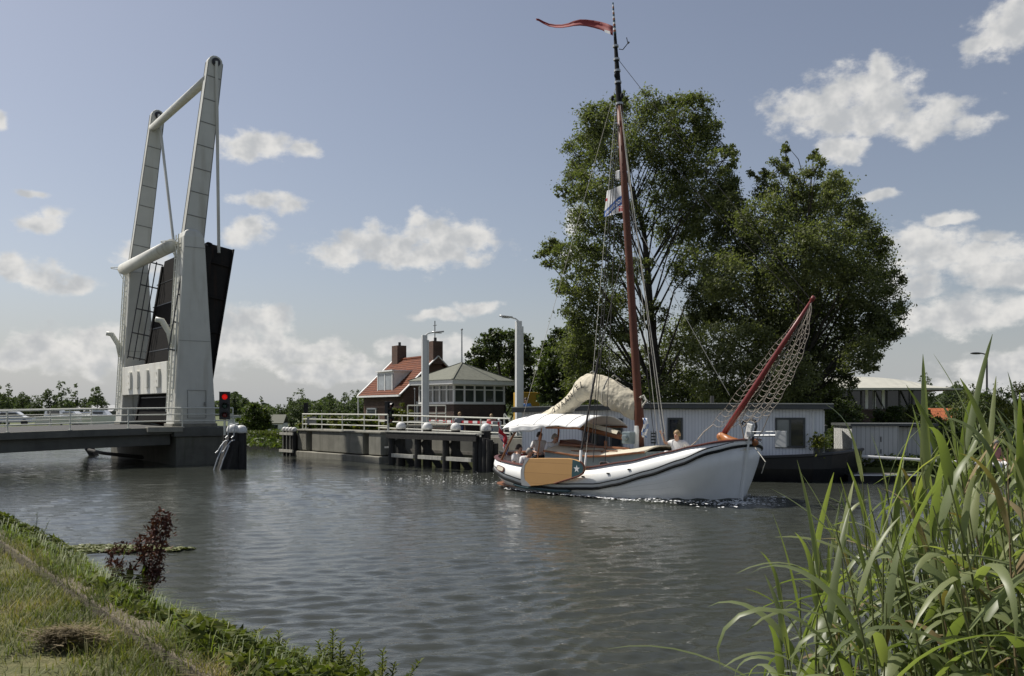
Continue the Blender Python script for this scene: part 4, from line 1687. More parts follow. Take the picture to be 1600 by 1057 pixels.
def tree(name, label, cat, base, blobs, nleaf, size, mat, trunk_r=.2, group=None, sub=.42, seed=0, fill=.5, limbs=True, stem='trunk', crown='crown', extra=None):
    """base: world point at the foot; blobs: list of (centre, radius) making the crown, world space"""
    rs = np.random.RandomState(seed + 101)
    base = Vector(base)
    t_ = thing(name, label, cat, base, 0, group)
    vol = np.array([r ** 2.2 for c, r in blobs])
    cnt = np.maximum(8, (nleaf * vol / vol.sum())).astype(int)
    P, N = [], []
    tips = []
    for (c, r), n in zip(blobs, cnt):
        c = np.array(c) - np.array(base)
        k = max(6, int(n / 75))
        d = unit(rs.randn(k, 3))
        rad = r * (fill + (1.08 - fill) * rs.rand(k, 1) ** .6)
        sc = c + d * rad
        sr = r * sub * (.5 + .7 * rs.rand(k))
        w = rs.randint(0, k, n)
        q = sc[w] + rs.randn(n, 3) * (sr[w] * .52)[:, None] * np.array([1, 1, .72])
        P.append(q)
        N.append(unit(q - c) * .35 + np.array([-.12, .05, .25]))
        for j in range(min(k, 7)):
            tips.append((c, sc[j]))
    P, N = np.concatenate(P), np.concatenate(N)
    if extra is not None:
        P = np.concatenate([P, extra - np.array(base)])
        N = np.concatenate([N, np.zeros_like(extra)])
    keep = P[:, 2] > .02
    P, N = P[keep], N[keep]
    V, F = leaf_quads(P, np.full(len(P), size), rs, N=N)
    np_mesh(crown, V, F, mat, t_)
    m = MB()
    cen = [np.array(c) - np.array(base) for c, r in blobs]
    topz = max(c[2] for c in cen) * .88
    m_top = np.mean([c for c in cen], axis=0)
    ax = [np.array([0, 0, -.2])]
    nseg = 7
    tops = sorted(cen, key=lambda c: -c[2])[0]
    for i in range(1, nseg + 1):
        s = i / nseg
        tgt = m_top * (1 - s) * np.array([.6, .6, 0]) + tops * np.array([1, 1, 0]) * s * s
        ax.append(np.array([tgt[0] * s, tgt[1] * s, topz * s]) + rs.randn(3) * trunk_r * .35 * np.array([1, 1, 0]))
    m.tube(ax, [trunk_r * (1.25 if i == 0 else 1) * (1 - .93 * i / nseg) for i in range(nseg + 1)], 8)
    if limbs:
        for (c, r), cc in zip(blobs, cen):
            z = max(.15 * topz, cc[2] - (np.hypot(cc[0], cc[1]) * .9 + .15 * topz))
            i = min(nseg - 1, int(z / topz * nseg))
            f = z / topz * nseg - i
            p0 = ax[i] * (1 - f) + ax[i + 1] * f
            mid = (p0 + cc) / 2 + np.array([0, 0, .08 * topz * rs.rand()]) + rs.randn(3) * .12 * r
            r0 = trunk_r * .24 * (1 - .7 * z / topz)
            m.tube([p0, mid, cc], [r0, r0 * .6, r0 * .22], 6)
        for c0, c1 in tips:
            m.tube([c0, (c0 + c1) / 2 + rs.randn(3) * .06, c1], [trunk_r * .06, trunk_r * .04, trunk_r * .02], 4, cap=False)
    m.build(stem, bark, t_)
    return t_


def blobs_px(lst, Y, depth=.5, seed=0, wid=None):
    rs = random.Random(seed)
    out = []
    for (px, py, r) in lst:
        dy = (rs.random() - .5) * 2 * (wid or 3.0) * depth
        yy = Y + dy
        out.append((tuple(at(px, py, yy)), r * yy / FPX))
    return out


poplar = [(1086, 153, 10), (1100, 165, 9), (1076, 158, 8), (1042, 160, 9), (978, 158, 9), (950, 172, 9), (918, 186, 9), (1144, 232, 7), (878, 300, 9), (930, 192, 26), (962, 172, 24), (1010, 172, 26), (1050, 178, 26), (1086, 172, 25), (1105, 200, 24), (920, 215, 26), (908, 245, 26), (955, 225, 34), (1000, 225, 34), (1045, 230, 36), (1090, 240, 34),
          (1128, 252, 20), (1140, 240, 11), (1132, 285, 20), (898, 290, 24), (940, 285, 36), (1040, 295, 38), (1090, 300, 36), (1125, 320, 26), (925, 340, 34), (975, 345, 34), (1060, 355, 36), (1105, 360, 32),
          (860, 382, 15), (882, 398, 20), (862, 405, 17), (848, 400, 11), (905, 400, 28), (950, 410, 32), (1085, 420, 34), (1120, 420, 26), (905, 445, 26), (945, 470, 34), (1000, 425, 20), (1022, 490, 20), (985, 520, 22), (1100, 480, 34),
          (895, 490, 22), (925, 520, 34), (1070, 530, 34), (900, 555, 32), (950, 575, 36), (1010, 580, 34), (1060, 590, 36), (880, 440, 16), (1030, 620, 30), (980, 618, 30), (940, 615, 28), (1085, 620, 30), (905, 610, 24)]
tree('poplar_tree', 'tallest leafy poplar, behind the mast of the sailing boat', 'tree', (at(1030, 640, 46).x, 46, LAND), blobs_px(poplar, 46, .9, 3, 3.2), 125000, .102, F_POPLAR, .34, seed=1, sub=.5)
pale = [(1230, 228, 6), (1226, 250, 7), (1272, 238, 7), (1312, 276, 9), (1198, 272, 8), (1340, 318, 8), (1382, 372, 8), (1408, 478, 8), (1135, 300, 18), (1150, 330, 26), (1195, 290, 20), (1215, 265, 15), (1228, 240, 10), (1226, 262, 9), (1180, 275, 10), (1255, 290, 24), (1275, 265, 16), (1270, 245, 10), (1305, 290, 20), (1300, 320, 34), (1250, 335, 38), (1195, 340, 36), (1150, 380, 36), (1335, 335, 20),
        (1345, 370, 30), (1300, 385, 42), (1245, 400, 44), (1190, 410, 42), (1130, 430, 36), (1375, 385, 14), (1372, 410, 26), (1390, 440, 20), (1340, 440, 42), (1285, 460, 46), (1225, 470, 46), (1165, 480, 42), (1385, 480, 28), (1404, 490, 12), (1345, 505, 38), (1290, 530, 44), (1230, 540, 46),
        (1170, 550, 42), (1110, 540, 34), (1375, 520, 24), (1396, 520, 13), (1340, 555, 28), (1365, 570, 16), (1290, 580, 30), (1240, 590, 34), (1180, 600, 34), (1120, 600, 34), (1330, 590, 14), (1100, 490, 26), (1150, 622, 26), (1210, 622, 26), (1260, 618, 22), (1110, 622, 26)]
tree('pale_tree', 'broad pale green tree beside the poplar, above the right end of the houseboat', 'tree', (at(1245, 640, 43).x, 43, LAND), blobs_px(pale, 43, .9, 5, 3.6), 150000, .095, F_WILLOW, .36, seed=2, sub=.55)

dk = [(742, 560, 16), (760, 545, 20), (790, 535, 20), (775, 528, 12), (812, 545, 20), (828, 560, 12), (770, 575, 26), (805, 575, 26), (830, 590, 16), (740, 580, 14), (790, 605, 26), (825, 612, 20), (768, 522, 7)]
tree('dark_tree', 'dark rounded tree rising behind the keeper hut', 'tree', (at(790, 640, 60).x, 60, LAND), blobs_px(dk, 60, .8, 4, 2.5), 20000, .15, F_DARK, .28, seed=3)
dk = [(852, 548, 15), (875, 530, 18), (900, 525, 20), (868, 570, 24), (900, 565, 26), (846, 585, 14), (880, 600, 28), (915, 600, 26), (850, 610, 18)]
tree('dark_tree', 'dark tree behind the furled sail, left of the poplar', 'tree', (at(885, 640, 52).x, 52, LAND), blobs_px(dk, 52, .8, 6, 2.0), 20000, .15, F_DARK, .25, seed=4)


def auto_tree(label, px, pytop, pybase, wpx, Y, kind='round', n=1500, mat=None, name='bushy_tree', cat='tree', group='trees along the horizon', seed=0, leaf=1.3):
    rs = random.Random(seed * 13 + int(px))
    bl = []
    H = pybase - pytop
    wpx *= 1.35
    for k in range(26):
        s = rs.random()
        if kind == 'cone':
            half = wpx / 2 * (1 - s) ** .8 + 1.5
        elif kind == 'poplar':
            half = wpx / 2 * math.sin(math.pi * min(1, .22 + .74 * s)) ** .6
        else:
            half = wpx / 2 * math.sin(math.pi * (.24 + .68 * s)) ** .7
        r = max(2.0, half * (.35 + .25 * rs.random()))
        bl.append((px + (rs.random() - .5) * 2 * max(0, half - r * .6), pybase - H * (.02 + .98 * s) + r * .9, r))
    bl.append((px, pytop + wpx * .12, wpx * .13))
    b_ = at(px, pybase, Y)
    return tree(name, label, cat, (b_.x, Y, LAND), blobs_px(bl, Y, .6, seed, wpx * Y / FPX / 2), n, leaf * Y / 1100, mat or F_FAR, max(.12, wpx * Y / FPX * .03), group, seed=seed, limbs=False)


horizon = [
    (-4, 600, 650, 26, 118, 'poplar', 'dark upright tree cut by the left edge of the picture'),
    (14, 599, 650, 24, 120, 'cone', 'pointed dark tree near the left edge, second along the horizon'),
    (36, 612, 650, 26, 122, 'round', 'low rounded tree between the pointed tree and the tall pair at left'),
    (74, 608, 650, 24, 125, 'round', 'feathery tree left of the tallest tree on the left horizon'),
    (96, 595, 650, 26, 120, 'poplar', 'tallest tree on the left horizon, above the white boats'),
    (118, 600, 650, 20, 122, 'cone', 'pointed conifer right of the tallest tree on the left horizon'),
    (133, 622, 650, 16, 126, 'round', 'small low tree right of the pointed conifer on the left horizon'),
    (153, 603, 650, 26, 118, 'poplar', 'round topped tree just left of the drawbridge pylons'),
    (57, 618, 650, 20, 128, 'round', 'dark low tree left of the feathery tree on the left horizon'),
    (368, 612, 655, 18, 96, 'poplar', 'upright tree right behind the red canal signal'),
    (384, 622, 655, 16, 98, 'round', 'small round tree between the red signal and the pale bush'),
    (408, 620, 655, 12, 92, 'cone', 'small pointed tree behind the pale rounded bush'),
    (436, 632, 660, 26, 88, 'round', 'low rounded tree right of the pale bush by the hedge'),
    (455, 620, 660, 22, 90, 'round', 'medium tree left of the tall one above the abutment'),
    (470, 607, 660, 30, 84, 'poplar', 'tallest tree above the left end of the abutment'),
    (497, 630, 660, 20, 90, 'round', 'low tree right of the signal on the abutment corner'),
    (515, 614, 660, 28, 86, 'cone', 'pointed grey green tree above the middle of the abutment'),
    (538, 612, 660, 26, 84, 'round', 'round tree left of the red roofed house'),
    (556, 608, 660, 28, 80, 'round', 'leafy tree touching the left end of the red roofed house'),
    (575, 625, 660, 24, 84, 'round', 'low tree behind the eaves of the red roofed house'),
    (1446, 583, 650, 26, 110, 'round', 'tree rising behind the curved roof'),
    (1480, 605, 650, 20, 105, 'poplar', 'upright tree right of the curved roof'),
    (1495, 596, 650, 24, 108, 'poplar', 'tall tree in the row right of the curved roof'),
    (1518, 600, 650, 22, 106, 'poplar', 'slender tree behind the street lamp'),
    (1535, 612, 650, 22, 100, 'round', 'low tree right of the street lamp column'),
]
for i, (px, pt_, pb, wp, Y, kd, lab) in enumerate(horizon):
    auto_tree(lab, px, pt_, pb, wp, Y, kd, 3600, seed=i + 20)

# ------------------------------------------------------------------ sailing boat
BO = Vector((3.0, 26.81, 0))
BZ = R(-42)
boat = thing('sailing_boat', 'white flat bottomed sailing boat with tall brown mast, passing the bridge with people aboard', 'sailing boat', BO, BZ)


def bl(px, py, y):
    return local(px, py, BO, BZ, y=y)


def Br(x):
    if x > 1.4:
        return 1.7 * max(0, 1 - min(1, (x - 1.4) / 2.98) ** 11) ** .5
    if x < -.8:
        return 1.7 * max(0, 1 - min(1, (-.8 - x) / 3.55) ** 3) ** .5
    return 1.7


def Bw(x):
    if x > .9:
        return 1.52 * max(0, 1 - min(1, (x - .9) / 3.25) ** 4.2) ** .55
    if x < -.6:
        return 1.52 * max(0, 1 - min(1, (-.6 - x) / 3.4) ** 2.6) ** .6
    return 1.52


ZR = [(-4.35, .62), (-3.78, .56), (-2.9, .36), (-2.08, .24), (-.83, .2), (.63, .28), (1.29, .42), (2.4, .74), (3.4, 1.07), (4.18, 1.42), (4.4, 1.55)]
ZC = [(-4.35, .98), (-3.5, .88), (-2.35, .8), (-1, .78), (.22, .83), (1.6, 1.05), (3.0, 1.37), (3.6, 1.52), (4.4, 1.68)]
NS = 64
SS = [.5 - .5 * math.cos(math.pi * i / (NS - 1)) for i in range(NS)]


def station(s, lev):
    """levels: 0 keel .. 5 rub rail, 6 cap; returns x, half beam, z"""
    xr, xw = lerp(-4.35, 4.38, s), lerp(-4.0, 4.15, s)
    yr, yw = Br(xr), Bw(xw)
    zr, zc = interp(ZR, xr), interp(ZC, xr)
    if lev == 0:
        return lerp(-3.4, 3.9, s), yw * .35, -.55
    if lev == 1:
        return lerp(-3.9, 4.08, s), yw * .93, -.22
    if lev == 2:
        return xw, yw, .07
    if lev == 3:
        return lerp(xw, xr, .38), lerp(yw, yr, .48), lerp(.07, zr, .34)
    if lev == 4:
        return lerp(xw, xr, .72), lerp(yw, yr, .82), lerp(.07, zr, .68)
    if lev == 5:
        return xr, yr, zr
    if lev == 6:
        return xr * 1.004, yr * .975, lerp(zr, zc, .5)
    return xr * 1.0, yr * .915, zc


m = MB()
for sg in (-1, 1):                              # one skin from keel to rub rail; the last levels run smoothly through
    rows = [[(a, sg * y, z) for a, y, z in (station(s, ll) for s in SS)] for ll in range(6)]
    b_ = len(m.v)
    for r_ in rows:
        m.v += r_
    for l in range(5):
        for k in range(NS - 1):
            f = (b_ + l * NS + k, b_ + l * NS + k + 1, b_ + (l + 1) * NS + k + 1, b_ + (l + 1) * NS + k)
            m.f.append(f if sg < 0 else f[::-1])
            m.m.append(1 if l < 2 else 0)
hull = m.build('hull', [boatwhite, antifoul], boat, smooth=True, solid=.03)
# plank seams on the side: thin lines lying on the planking
m = MB()
for sg in (-1, 1):
    for (l, w) in ((2, .5), (3, .2), (3, .8), (4, .5)):
        pts = []
        for s in SS[6:-1]:
            a0, y0, z0 = station(s, l)
            a1, y1, z1 = station(s, l + 1)
            pts.append((lerp(a0, a1, w), sg * (lerp(y0, y1, w) + .012), lerp(z0, z1, w)))
        m.tube(pts, .006, 4)
m.build('plank_seam', M('seam_grey', (.5, .5, .48), .5, .1), hull)  # one even grey for all the seam lines
m = MB()
for sg in (-1, 1):
    rows = [[(a, sg * y, z) for a, y, z in (station(s, ll) for s in SS)] for ll in (5, 6, 7)]
    m.loft(rows if sg < 0 else rows[::-1], False, False)
m.build('bulwark', bulwhite, boat, smooth=True, solid=.05)


def rim(lev, w, h, mat, name, out=0.0, dz=0.0, parent=boat):
    m = MB()
    pts = [Vector((a, -(y + out), z + dz)) for a, y, z in (station(s, lev) for s in SS)]
    pts += [Vector((p.x, -p.y, p.z)) for p in reversed(pts[:-1])]
    rings = []
    for i, p in enumerate(pts):
        d = pts[min(i + 1, len(pts) - 1)] - pts[max(0, i - 1)]
        d.normalize()
        s_ = Vector((d.y, -d.x, 0)).normalized()
        rings.append([p + s_ * w + Vector((0, 0, h * .6)), p + s_ * w * 1.15 - Vector((0, 0, h * .3)), p + s_ * w * .7 - Vector((0, 0, h)), p - s_ * w - Vector((0, 0, h)), p - s_ * w + Vector((0, 0, h))])
    m.loft(rings)
    return m.build(name, mat, parent, smooth=False)


rim(5, .04, .043, blackpaint, 'rub_rail', .02)
rim(5, .022, .018, blackpaint, 'upper_moulding', .0, .13)
rim(7, .06, .025, caprail, 'cap_rail', 0, .02)
# second shorter black wale low on the quarter, under the leeboard
m = MB()
pts = []
for s in [lerp(.2, .47, k / 20) for k in range(21)]:
    a, y, z = station(s, 4)
    pts.append((a, -(y + .05), z - .02))
m.tube(pts, [.02] + [.05] * 19 + [.02], 8)
m.build('quarter_wale', tealpaint, boat)
# stem post
m = MB()
m.extrude([(3.98, -.055, -.5), (4.2, -.055, -.4), (4.45, -.055, 1.66), (4.58, -.055, 2.1), (4.42, -.055, 2.14), (4.3, -.055, 1.6)], (0, .11, 0))
m.build('stem_post', bulwhite, boat, bevel=.02)
m = MB()
m.tube([(4.55, 0, 1.7), (4.66, 0, 2.05), (4.62, 0, 2.2), (4.48, 0, 2.24), (4.34, 0, 2.2)], .035, 8)
m.tube([(4.3, 0, 2.2), (4.24, 0, 2.12), (4.3, 0, 2.05), (4.36, 0, 2.12), (4.3, 0, 2.2)], .025, 6)
m.build('stem_iron', darksteel, boat)
# decks
m = MB()
rows = []
for s in SS:
    a, y, z = station(s, 7)
    if a > -1.7:
        y2 = max(0, y - .03)
        zz = z - .26
        rows.append([(a, -y2, zz), (a, 0, zz + .06), (a, y2, zz)])
m.loft(rows, False, False)
m.build('foredeck', deckcream, boat, solid=.02)
m = MB()
rows = []
for s in SS:
    a, y, z = station(s, 7)
    if a < -1.6:
        rows.append([(a, -max(0, y - .03), .12), (a, max(0, y - .03), .12)])
m.loft(rows, False, False)
m.build('cockpit_floor', varnish, boat, solid=.02)
for sg in (-1, 1):
    m = MB()
    m.bb(-3.5, -1.8, sg * .85, sg * 1.25, .42, .5)
    m.build('bench', varnish, boat)
m = MB()
m.tube([(-4.2, 0, 1.05), (-3.6, .1, 1.1), (-2.9, .25, 1.12)], [.06, .05, .035], 8)
m.build('tiller', varnish, boat)
# cabin
CT = [(-1.78, 1.24), (-.33, 1.12), (.5, 1.16), (1.78, 1.31)]
cx = [-1.78, -1.2, -.6, 0, .6, 1.2, 1.78]
m = MB()
for sg in (-1, 1):
    m.loft([[(x, sg * (1.06 - .12 * max(0, x) / 1.8), .42), (x, sg * (1.0 - .12 * max(0, x) / 1.8), interp(CT, x))] for x in cx], False, False)
m.add([(-1.78, -1.06, .12), (-1.78, 1.06, .12), (-1.78, 1, 1.24), (-1.78, -1, 1.24)], [(0, 1, 2, 3)])
m.add([(1.78, -.94, .4), (1.78, .94, .4), (1.78, .88, 1.31), (1.78, -.88, 1.31)], [(3, 2, 1, 0)])
cab = m.build('cabin', bluegrey, boat, solid=.02)
m = MB()
m.loft([[(x, y * (1.06 - .12 * max(0, x) / 1.8), interp(CT, x) + .15 * (1 - y * y) + .005) for y in (-1, -.8, -.5, -.2, .2, .5, .8, 1)] for x in cx], False, False)
m.build('cabin_roof', deckcream, boat, solid=.04)
m = MB()
for sg in (-1, 1):
    m.tube([(x, sg * (1.07 - .12 * max(0, x) / 1.8), interp(CT, x)) for x in cx], .03, 6)
m.build('roof_moulding', varnish, boat)
for x, w in ((-1.3, .3), (-.45, .28), (.45, .36), (1.15, .3)):
    m = MB()
    rings = []
    ring = [(x + w / 2 * math.copysign(abs(math.cos(a)) ** .5, math.cos(a)), -1.05 + .03, .88 + .13 * math.copysign(abs(math.sin(a)) ** .5, math.sin(a))) for a in [i * math.pi / 8 for i in range(16)]]
    yy = -1.035 + .12 * max(0, x) / 1.8 - .03
    m.loft([[(p[0], yy + .05, p[2]) for p in ring], [(p[0], yy, p[2]) for p in ring]])
    w_ = m.build('porthole', galv, cab)
    m = MB()
    m.loft([[(x + (p[0] - x) * .85, yy, .88 + (p[2] - .88) * .8) for p in ring], [(x + (p[0] - x) * .85, yy - .006, .88 + (p[2] - .88) * .8) for p in ring]])
    m.build('pane', glass, w_)
m = MB()
m.extrude([(-1.75, -.35, 1.4), (-.9, -.35, 1.3), (-.9, -.35, 1.42), (-1.75, -.35, 1.56)], (0, .75, 0))
m.build('hatch', caprail, boat, bevel=.01)
m = MB()
m.tube([(-1.6, -.55, 1.42), (.9, -.4, 1.36)], .035, 7)
m.build('boat_hook', varnish, boat)
m = MB()
m.tube([(-.9, -.8, 1.26), (.7, -.72, 1.3)], .018, 6)
for k in range(4):
    x = lerp(-.9, .7, k / 3)
    m.box((x, lerp(-.8, -.72, k / 3), 1.24), (.07, .04, .07))
m.build('grab_rail', varnish, boat)
m = MB()
m.tube([(-1.6, 0, 2.0), (-.9, 0, 1.9), (.75, 0, 1.6)], [.06, .1, .07], 10)
m.build('boom', varnish, boat, smooth=True)
m = MB()
m.loft([[(x, -.13, z - .02), (x, -.06, z + .07), (x, .06, z + .07), (x, .13, z - .02)] for x, z in ((-1.7, 2.06), (-.9, 2.0), (-.2, 1.87), (.25, 1.78))], False, False)
m.build('boom_cover', canvas, boat, solid=.02)
m = MB()
m.tube([(-.1, -.2, 1.25), (-.1, -.2, 1.5)], [.06, .04], 8)
m.ball((-.1, -.2, 1.52), .05, 8, 5)
m.build('brass_bell', orangewood, boat)
# mast and its fittings
mb0, mb1 = Vector((1.06, 0, .9)), Vector((.1, 0, 13.67))
def mpt(t, dy=0.0, dx=0.0):
    q = mb0.lerp(mb1, t)
    return Vector((q.x + dx, q.y + dy, q.z))


def mz(z, dy=0.0, dx=0.0):
    return mpt((z - mb0.z) / (mb1.z - mb0.z), dy, dx)


m = MB()
m.tube([mz(.9), mz(1.9), mz(2.05), mz(2.5), mz(2.9), mz(6), mz(9), mz(11.6)], [.1, .1, .15, .14, .12, .115, .105, .09], 14)
mast = m.build('mast', mastwood, boat, smooth=True)
m = MB()
m.tube([mz(11.5), mz(12.3), mz(13.2), mz(13.75)], [.092, .08, .055, .04], 12)
m.build('mast_top', blackpaint, mast)
for z in (11.55, 12.2, 12.55, 12.9, 13.3):
    m = MB()
    m.tube([mz(z), mz(z + .06)], [.115 - .03 * (z - 11.5) / 2] * 2, 12)
    m.build('mast_band', galv, mast)
m = MB()
zz = 13.7
k = 0
while zz < 14.62:
    m.tube([mz(zz), mz(zz + .06)], [.045 - .025 * (zz - 13.7)] * 2, 8, m=k % 3)
    zz += .06
    k += 1
m.build('striped_finial', [tealpaint, orangewood, flagwhite], mast)
m = MB()
q = mz(13.2)
a1, a2, a3, a4 = bl(967, 77, .0), bl(973, 78, 0), bl(981, 68, 0), bl(979, 59, 0)
m.tube([a1, a2], .012, 5)
m.tube([a2, a3, a4], .014, 5)
m.tube([a3 + Vector((.0, 0, 0)), bl(983, 66, 0)], .03, 6)
m.build('wind_gauge', darksteel, mast)
m = MB()
m.bb(.92, 1.02, -.2, -.06, .95, 2.02)
m.bb(.92, 1.02, .06, .2, .95, 2.02)
m.build('tabernacle', bulwhite, boat, bevel=.01)
m = MB()
m.bb(.66, .95, -.45, -.12, 1.5, 1.85)
m.tube([(.8, -.55, 1.68), (.8, .1, 1.68)], .09, 10)
m.build('mast_winch', bluegrey, boat, bevel=.02)
q = mz(9.45, 0, -.1)
m = MB()
m.box(q + Vector((-.05, -.04, 0)), (.16, .12, .28))
m.build('masthead_lamp', flagwhite, mast, bevel=.03)


def line(p0, p1, r, mat, name='stay', sag=0.0, n=6):
    m = MB()
    p0, p1 = Vector(p0), Vector(p1)
    m.tube([p0.lerp(p1, i / n) - Vector((0, 0, sag * 4 * (i / n) * (1 - i / n))) for i in range(n + 1)], r, 5)
    return m.build(name, mat, boat)


tip = bl(1268, 470, 0)
line(mz(13.0), tip, .008, ropedark, 'stay', .05)
line(mz(11.6), tip + Vector((-.15, 0, -.15)), .008, ropedark, 'stay', .1)
line(mz(8.6), bl(1140, 618, .3), .008, ropelight, 'halyard', .1)
for y_, x_ in ((-1.62, .5), (-1.6, .9), (1.62, .5), (1.6, .9)):
    line(mz(11.5), (x_, y_, 1.0), .011, ropedark, 'shroud')
line(mz(11.6, -.08), bl(925, 694, -1.5), .012, ropedark, 'shroud')
line(mz(12.4, .05), bl(816, 655, 1.0), .007, ropelight, 'backstay')
line(bl(972, 400, -.1), bl(934, 570, -1.2), .012, ropedark, 'topping_lift')
line(bl(935, 560, -1.25), bl(908, 706, -1.5), .034, ropedark, 'running_backstay')
line(bl(908, 704, -1.5), bl(907, 728, -1.6), .045, bulwhite, 'rigging_block')
line(bl(916, 708, -1.5), bl(914, 730, -1.6), .03, bulwhite, 'rigging_block')
line(bl(962, 165, -.2), bl(916, 708, -1.5), .008, ropelight, 'halyard')
line(mz(11.5, -.1, .1), bl(1029, 694, -.6), .009, ropelight, 'halyard')
line(mz(11.3, -.05, .1), bl(1036, 690, -.3), .009, ropelight, 'halyard')
line(mz(10.8, -.05, .1), bl(1041, 690, -.1), .012, ropelight, 'halyard')
for px, py in ((957, 154), (962, 118), (972, 150)):
    m = MB()
    m.ball(bl(px, py, -.08), (.05, .05, .09), 8, 6)
    m.build('pulley', blackpaint, mast)
# bowsprit, raised, with net
sb = bl(1128, 683, 0)
m = MB()
m.tube([sb, sb.lerp(tip, .3), sb.lerp(tip, .7), tip], [.078, .08, .062, .04], 12)
m.tube([tip, tip + (tip - sb).normalized() * .12], .058, 10)
sprit = m.build('bowsprit', redpaint, boat, smooth=True)
m = MB()
m.tube([sb + Vector((0, -.02, .05)), sb + Vector((.25, -.05, -.1)), sb + Vector((.6, -.08, -.16)), sb + Vector((.75, -.1, -.2))], [.1, .13, .1, .05], 10)
m.ball(sb + Vector((-.02, 0, 0)), .13, 10, 6)
m.build('bowsprit_heel', orangewood, boat, smooth=True)
m = MB()
m.ball(bl(1177, 692, .35), (.16, .12, .1), 10, 6)
m.build('fender_ball', orangewood, boat, smooth=True)
bot = []
NSTR = 10
for k in range(NSTR):
    s = k / (NSTR - 1)
    px = lerp(1114, 1203, s)
    py = 662 - 18 * s + 9 * math.sin(math.pi * s) + (k % 2) * 5
    bot.append((px, py, lerp(.55, -.75, s)))
strings = []
for k, (px, py, y_) in enumerate(bot):
    s = k / (NSTR - 1)
    pts = []
    for i in range(25):
        u = i / 24
        bx_, by_ = lerp(1267, px, u), lerp(474, py, u)
        bulge = math.sin(math.pi * u ** .9) * (19 * s - 3) * (1 - .15 * u)
        wig = 1.2 * math.sin(i * 1.3 + k * 2.1)
        pts.append(bl(bx_ + bulge + wig, by_ + bulge * .28, y_ * min(1, .1 + u * 1.2)))
    strings.append(pts)
m = MB()
for pts in strings:
    m.tube(pts, .0075, 4)
rs_ = random.Random(5)
for i in range(2, 25):
    if i % 1 == 0:
        for k in range(NSTR - 1):
            a, b_ = strings[k][i], strings[k + 1][max(0, i - (k % 2))]
            c = (a + b_) / 2 - Vector((0, 0, .02 + .03 * rs_.random()))
            m.tube([a, c, b_], .006, 4, cap=False)
m.build('bowsprit_net', netcord, sprit)
m = MB()
m.tube([bl(1114, 664, .5), bl(1100, 675, .4), bl(1088, 690, .2), bl(1074, 702, 0)], .016, 5)
m.tube([bl(1202, 648, -.7), bl(1192, 672, -.6), bl(1180, 690, -.3)], .013, 5)
m.tube([bl(1155, 655, -.3), bl(1160, 672, -.2), bl(1163, 690, 0)], .016, 5)
m.build('lashing', netcord, boat)
# anchor stowed at the bow
m = MB()
a0 = Vector((4.45, -.1, 1.8))
m.tube([a0, a0 + Vector((.95, -.2, .03))], .03, 8)
m.tube([a0 + Vector((.0, -.0, .1)), a0 + Vector((.9, -.2, .13))], .015, 6)
m.box(a0 + Vector((1.05, -.22, -.06)), (.3, .06, .42))
m.box(a0 + Vector((.1, -.02, .05)), (.14, .16, .14))
m.build('anchor', galv, boat, bevel=.015)
m = MB()
m.tube([bl(1180, 700, 0), bl(1196, 722, -.3), bl(1190, 740, -.2)], .012, 5)
m.build('mooring_line', ropelight, boat)
# wooden cleats on the bulwark
m = MB()
for px, py in ((980, 733), (1010, 738)):
    a, y, z = station(.66, 6)
for s in (.52, .62, .7):
    a, y, z = station(s, 6)
    m.box((a, -y - .03, z + .05), (.09, .03, .035))
m.build('fairlead', blackpaint, boat)
# nameplate on the quarter
a, y, z = station(.13, 6)
a2, y2, z2 = station(.16, 6)
tdir = Vector((a2 - a, -(y2 - y), z2 - z)).normalized()
outd = Vector((tdir.y, -tdir.x, .25)).normalized()
upd = outd.cross(tdir)
m = MB()
c0 = Vector((a, -y, z)) + outd * .035
ring = [(math.copysign(abs(math.cos(t_)) ** .5, math.cos(t_)) * .23, math.copysign(abs(math.sin(t_)) ** .6, math.sin(t_)) * .085) for t_ in [i * math.pi / 10 for i in range(20)]]
m.loft([[c0 + tdir * x + upd * y_ for x, y_ in ring], [c0 + outd * .03 + tdir * x + upd * y_ for x, y_ in ring]])
npl = m.build('nameplate', caprail, boat)
m = MB()
m.loft([[c0 + outd * .031 + tdir * x * .84 + upd * y_ * .7 for x, y_ in ring], [c0 + outd * .035 + tdir * x * .84 + upd * y_ * .7 for x, y_ in ring]])
m.build('plate_face', deckcream, npl)
# leeboard
LY = -1.86
prof = [(818, 724), (822, 718), (828, 716.5), (858, 716), (888, 716.5), (899, 718.5), (906.5, 721.5), (910.5, 725), (912.8, 730), (913, 735), (911, 740), (904, 744.5), (894, 747.5), (866, 756), (845, 759), (824, 760.3), (815, 758.5), (813.6, 750), (813.4, 734)]
P3 = [bl(px, py, LY) for px, py in prof]
m = MB()
m.extrude(P3, (0, .07, 0))
lee = m.build('leeboard', leewood, boat, bevel=.015)
m = MB()
q = [bl(px, py, LY - .004) for px, py in ((894.5, 718.2), (906, 722.2), (910, 726), (911.5, 731), (910.5, 738.5), (903, 743), (893, 746.5))]
m.extrude(q, (0, .003, 0))
m.build('teal_panel', tealpaint, lee)
m = MB()
q = [bl(px, py, LY - .004) for px, py in ((813.4, 734), (818, 724), (822, 718), (827, 716.6), (820, 727), (818.5, 740), (820, 750), (826, 756), (829, 760), (824, 760.3), (815, 758.5), (813.6, 750))]
m.extrude(q, (0, .003, 0))
m.build('grey_edge', signgrey, lee)
m = MB()
sc = bl(901, 733, LY - .008)
star = []
for k in range(10):
    a = math.pi / 2 + k * math.pi / 5
    r_ = .115 if k % 2 == 0 else .047
    star.append(sc + Vector((r_ * math.cos(a), 0, r_ * math.sin(a))))
m.extrude(star, (0, .003, 0))
m.build('star', starwhite, lee)
m = MB()
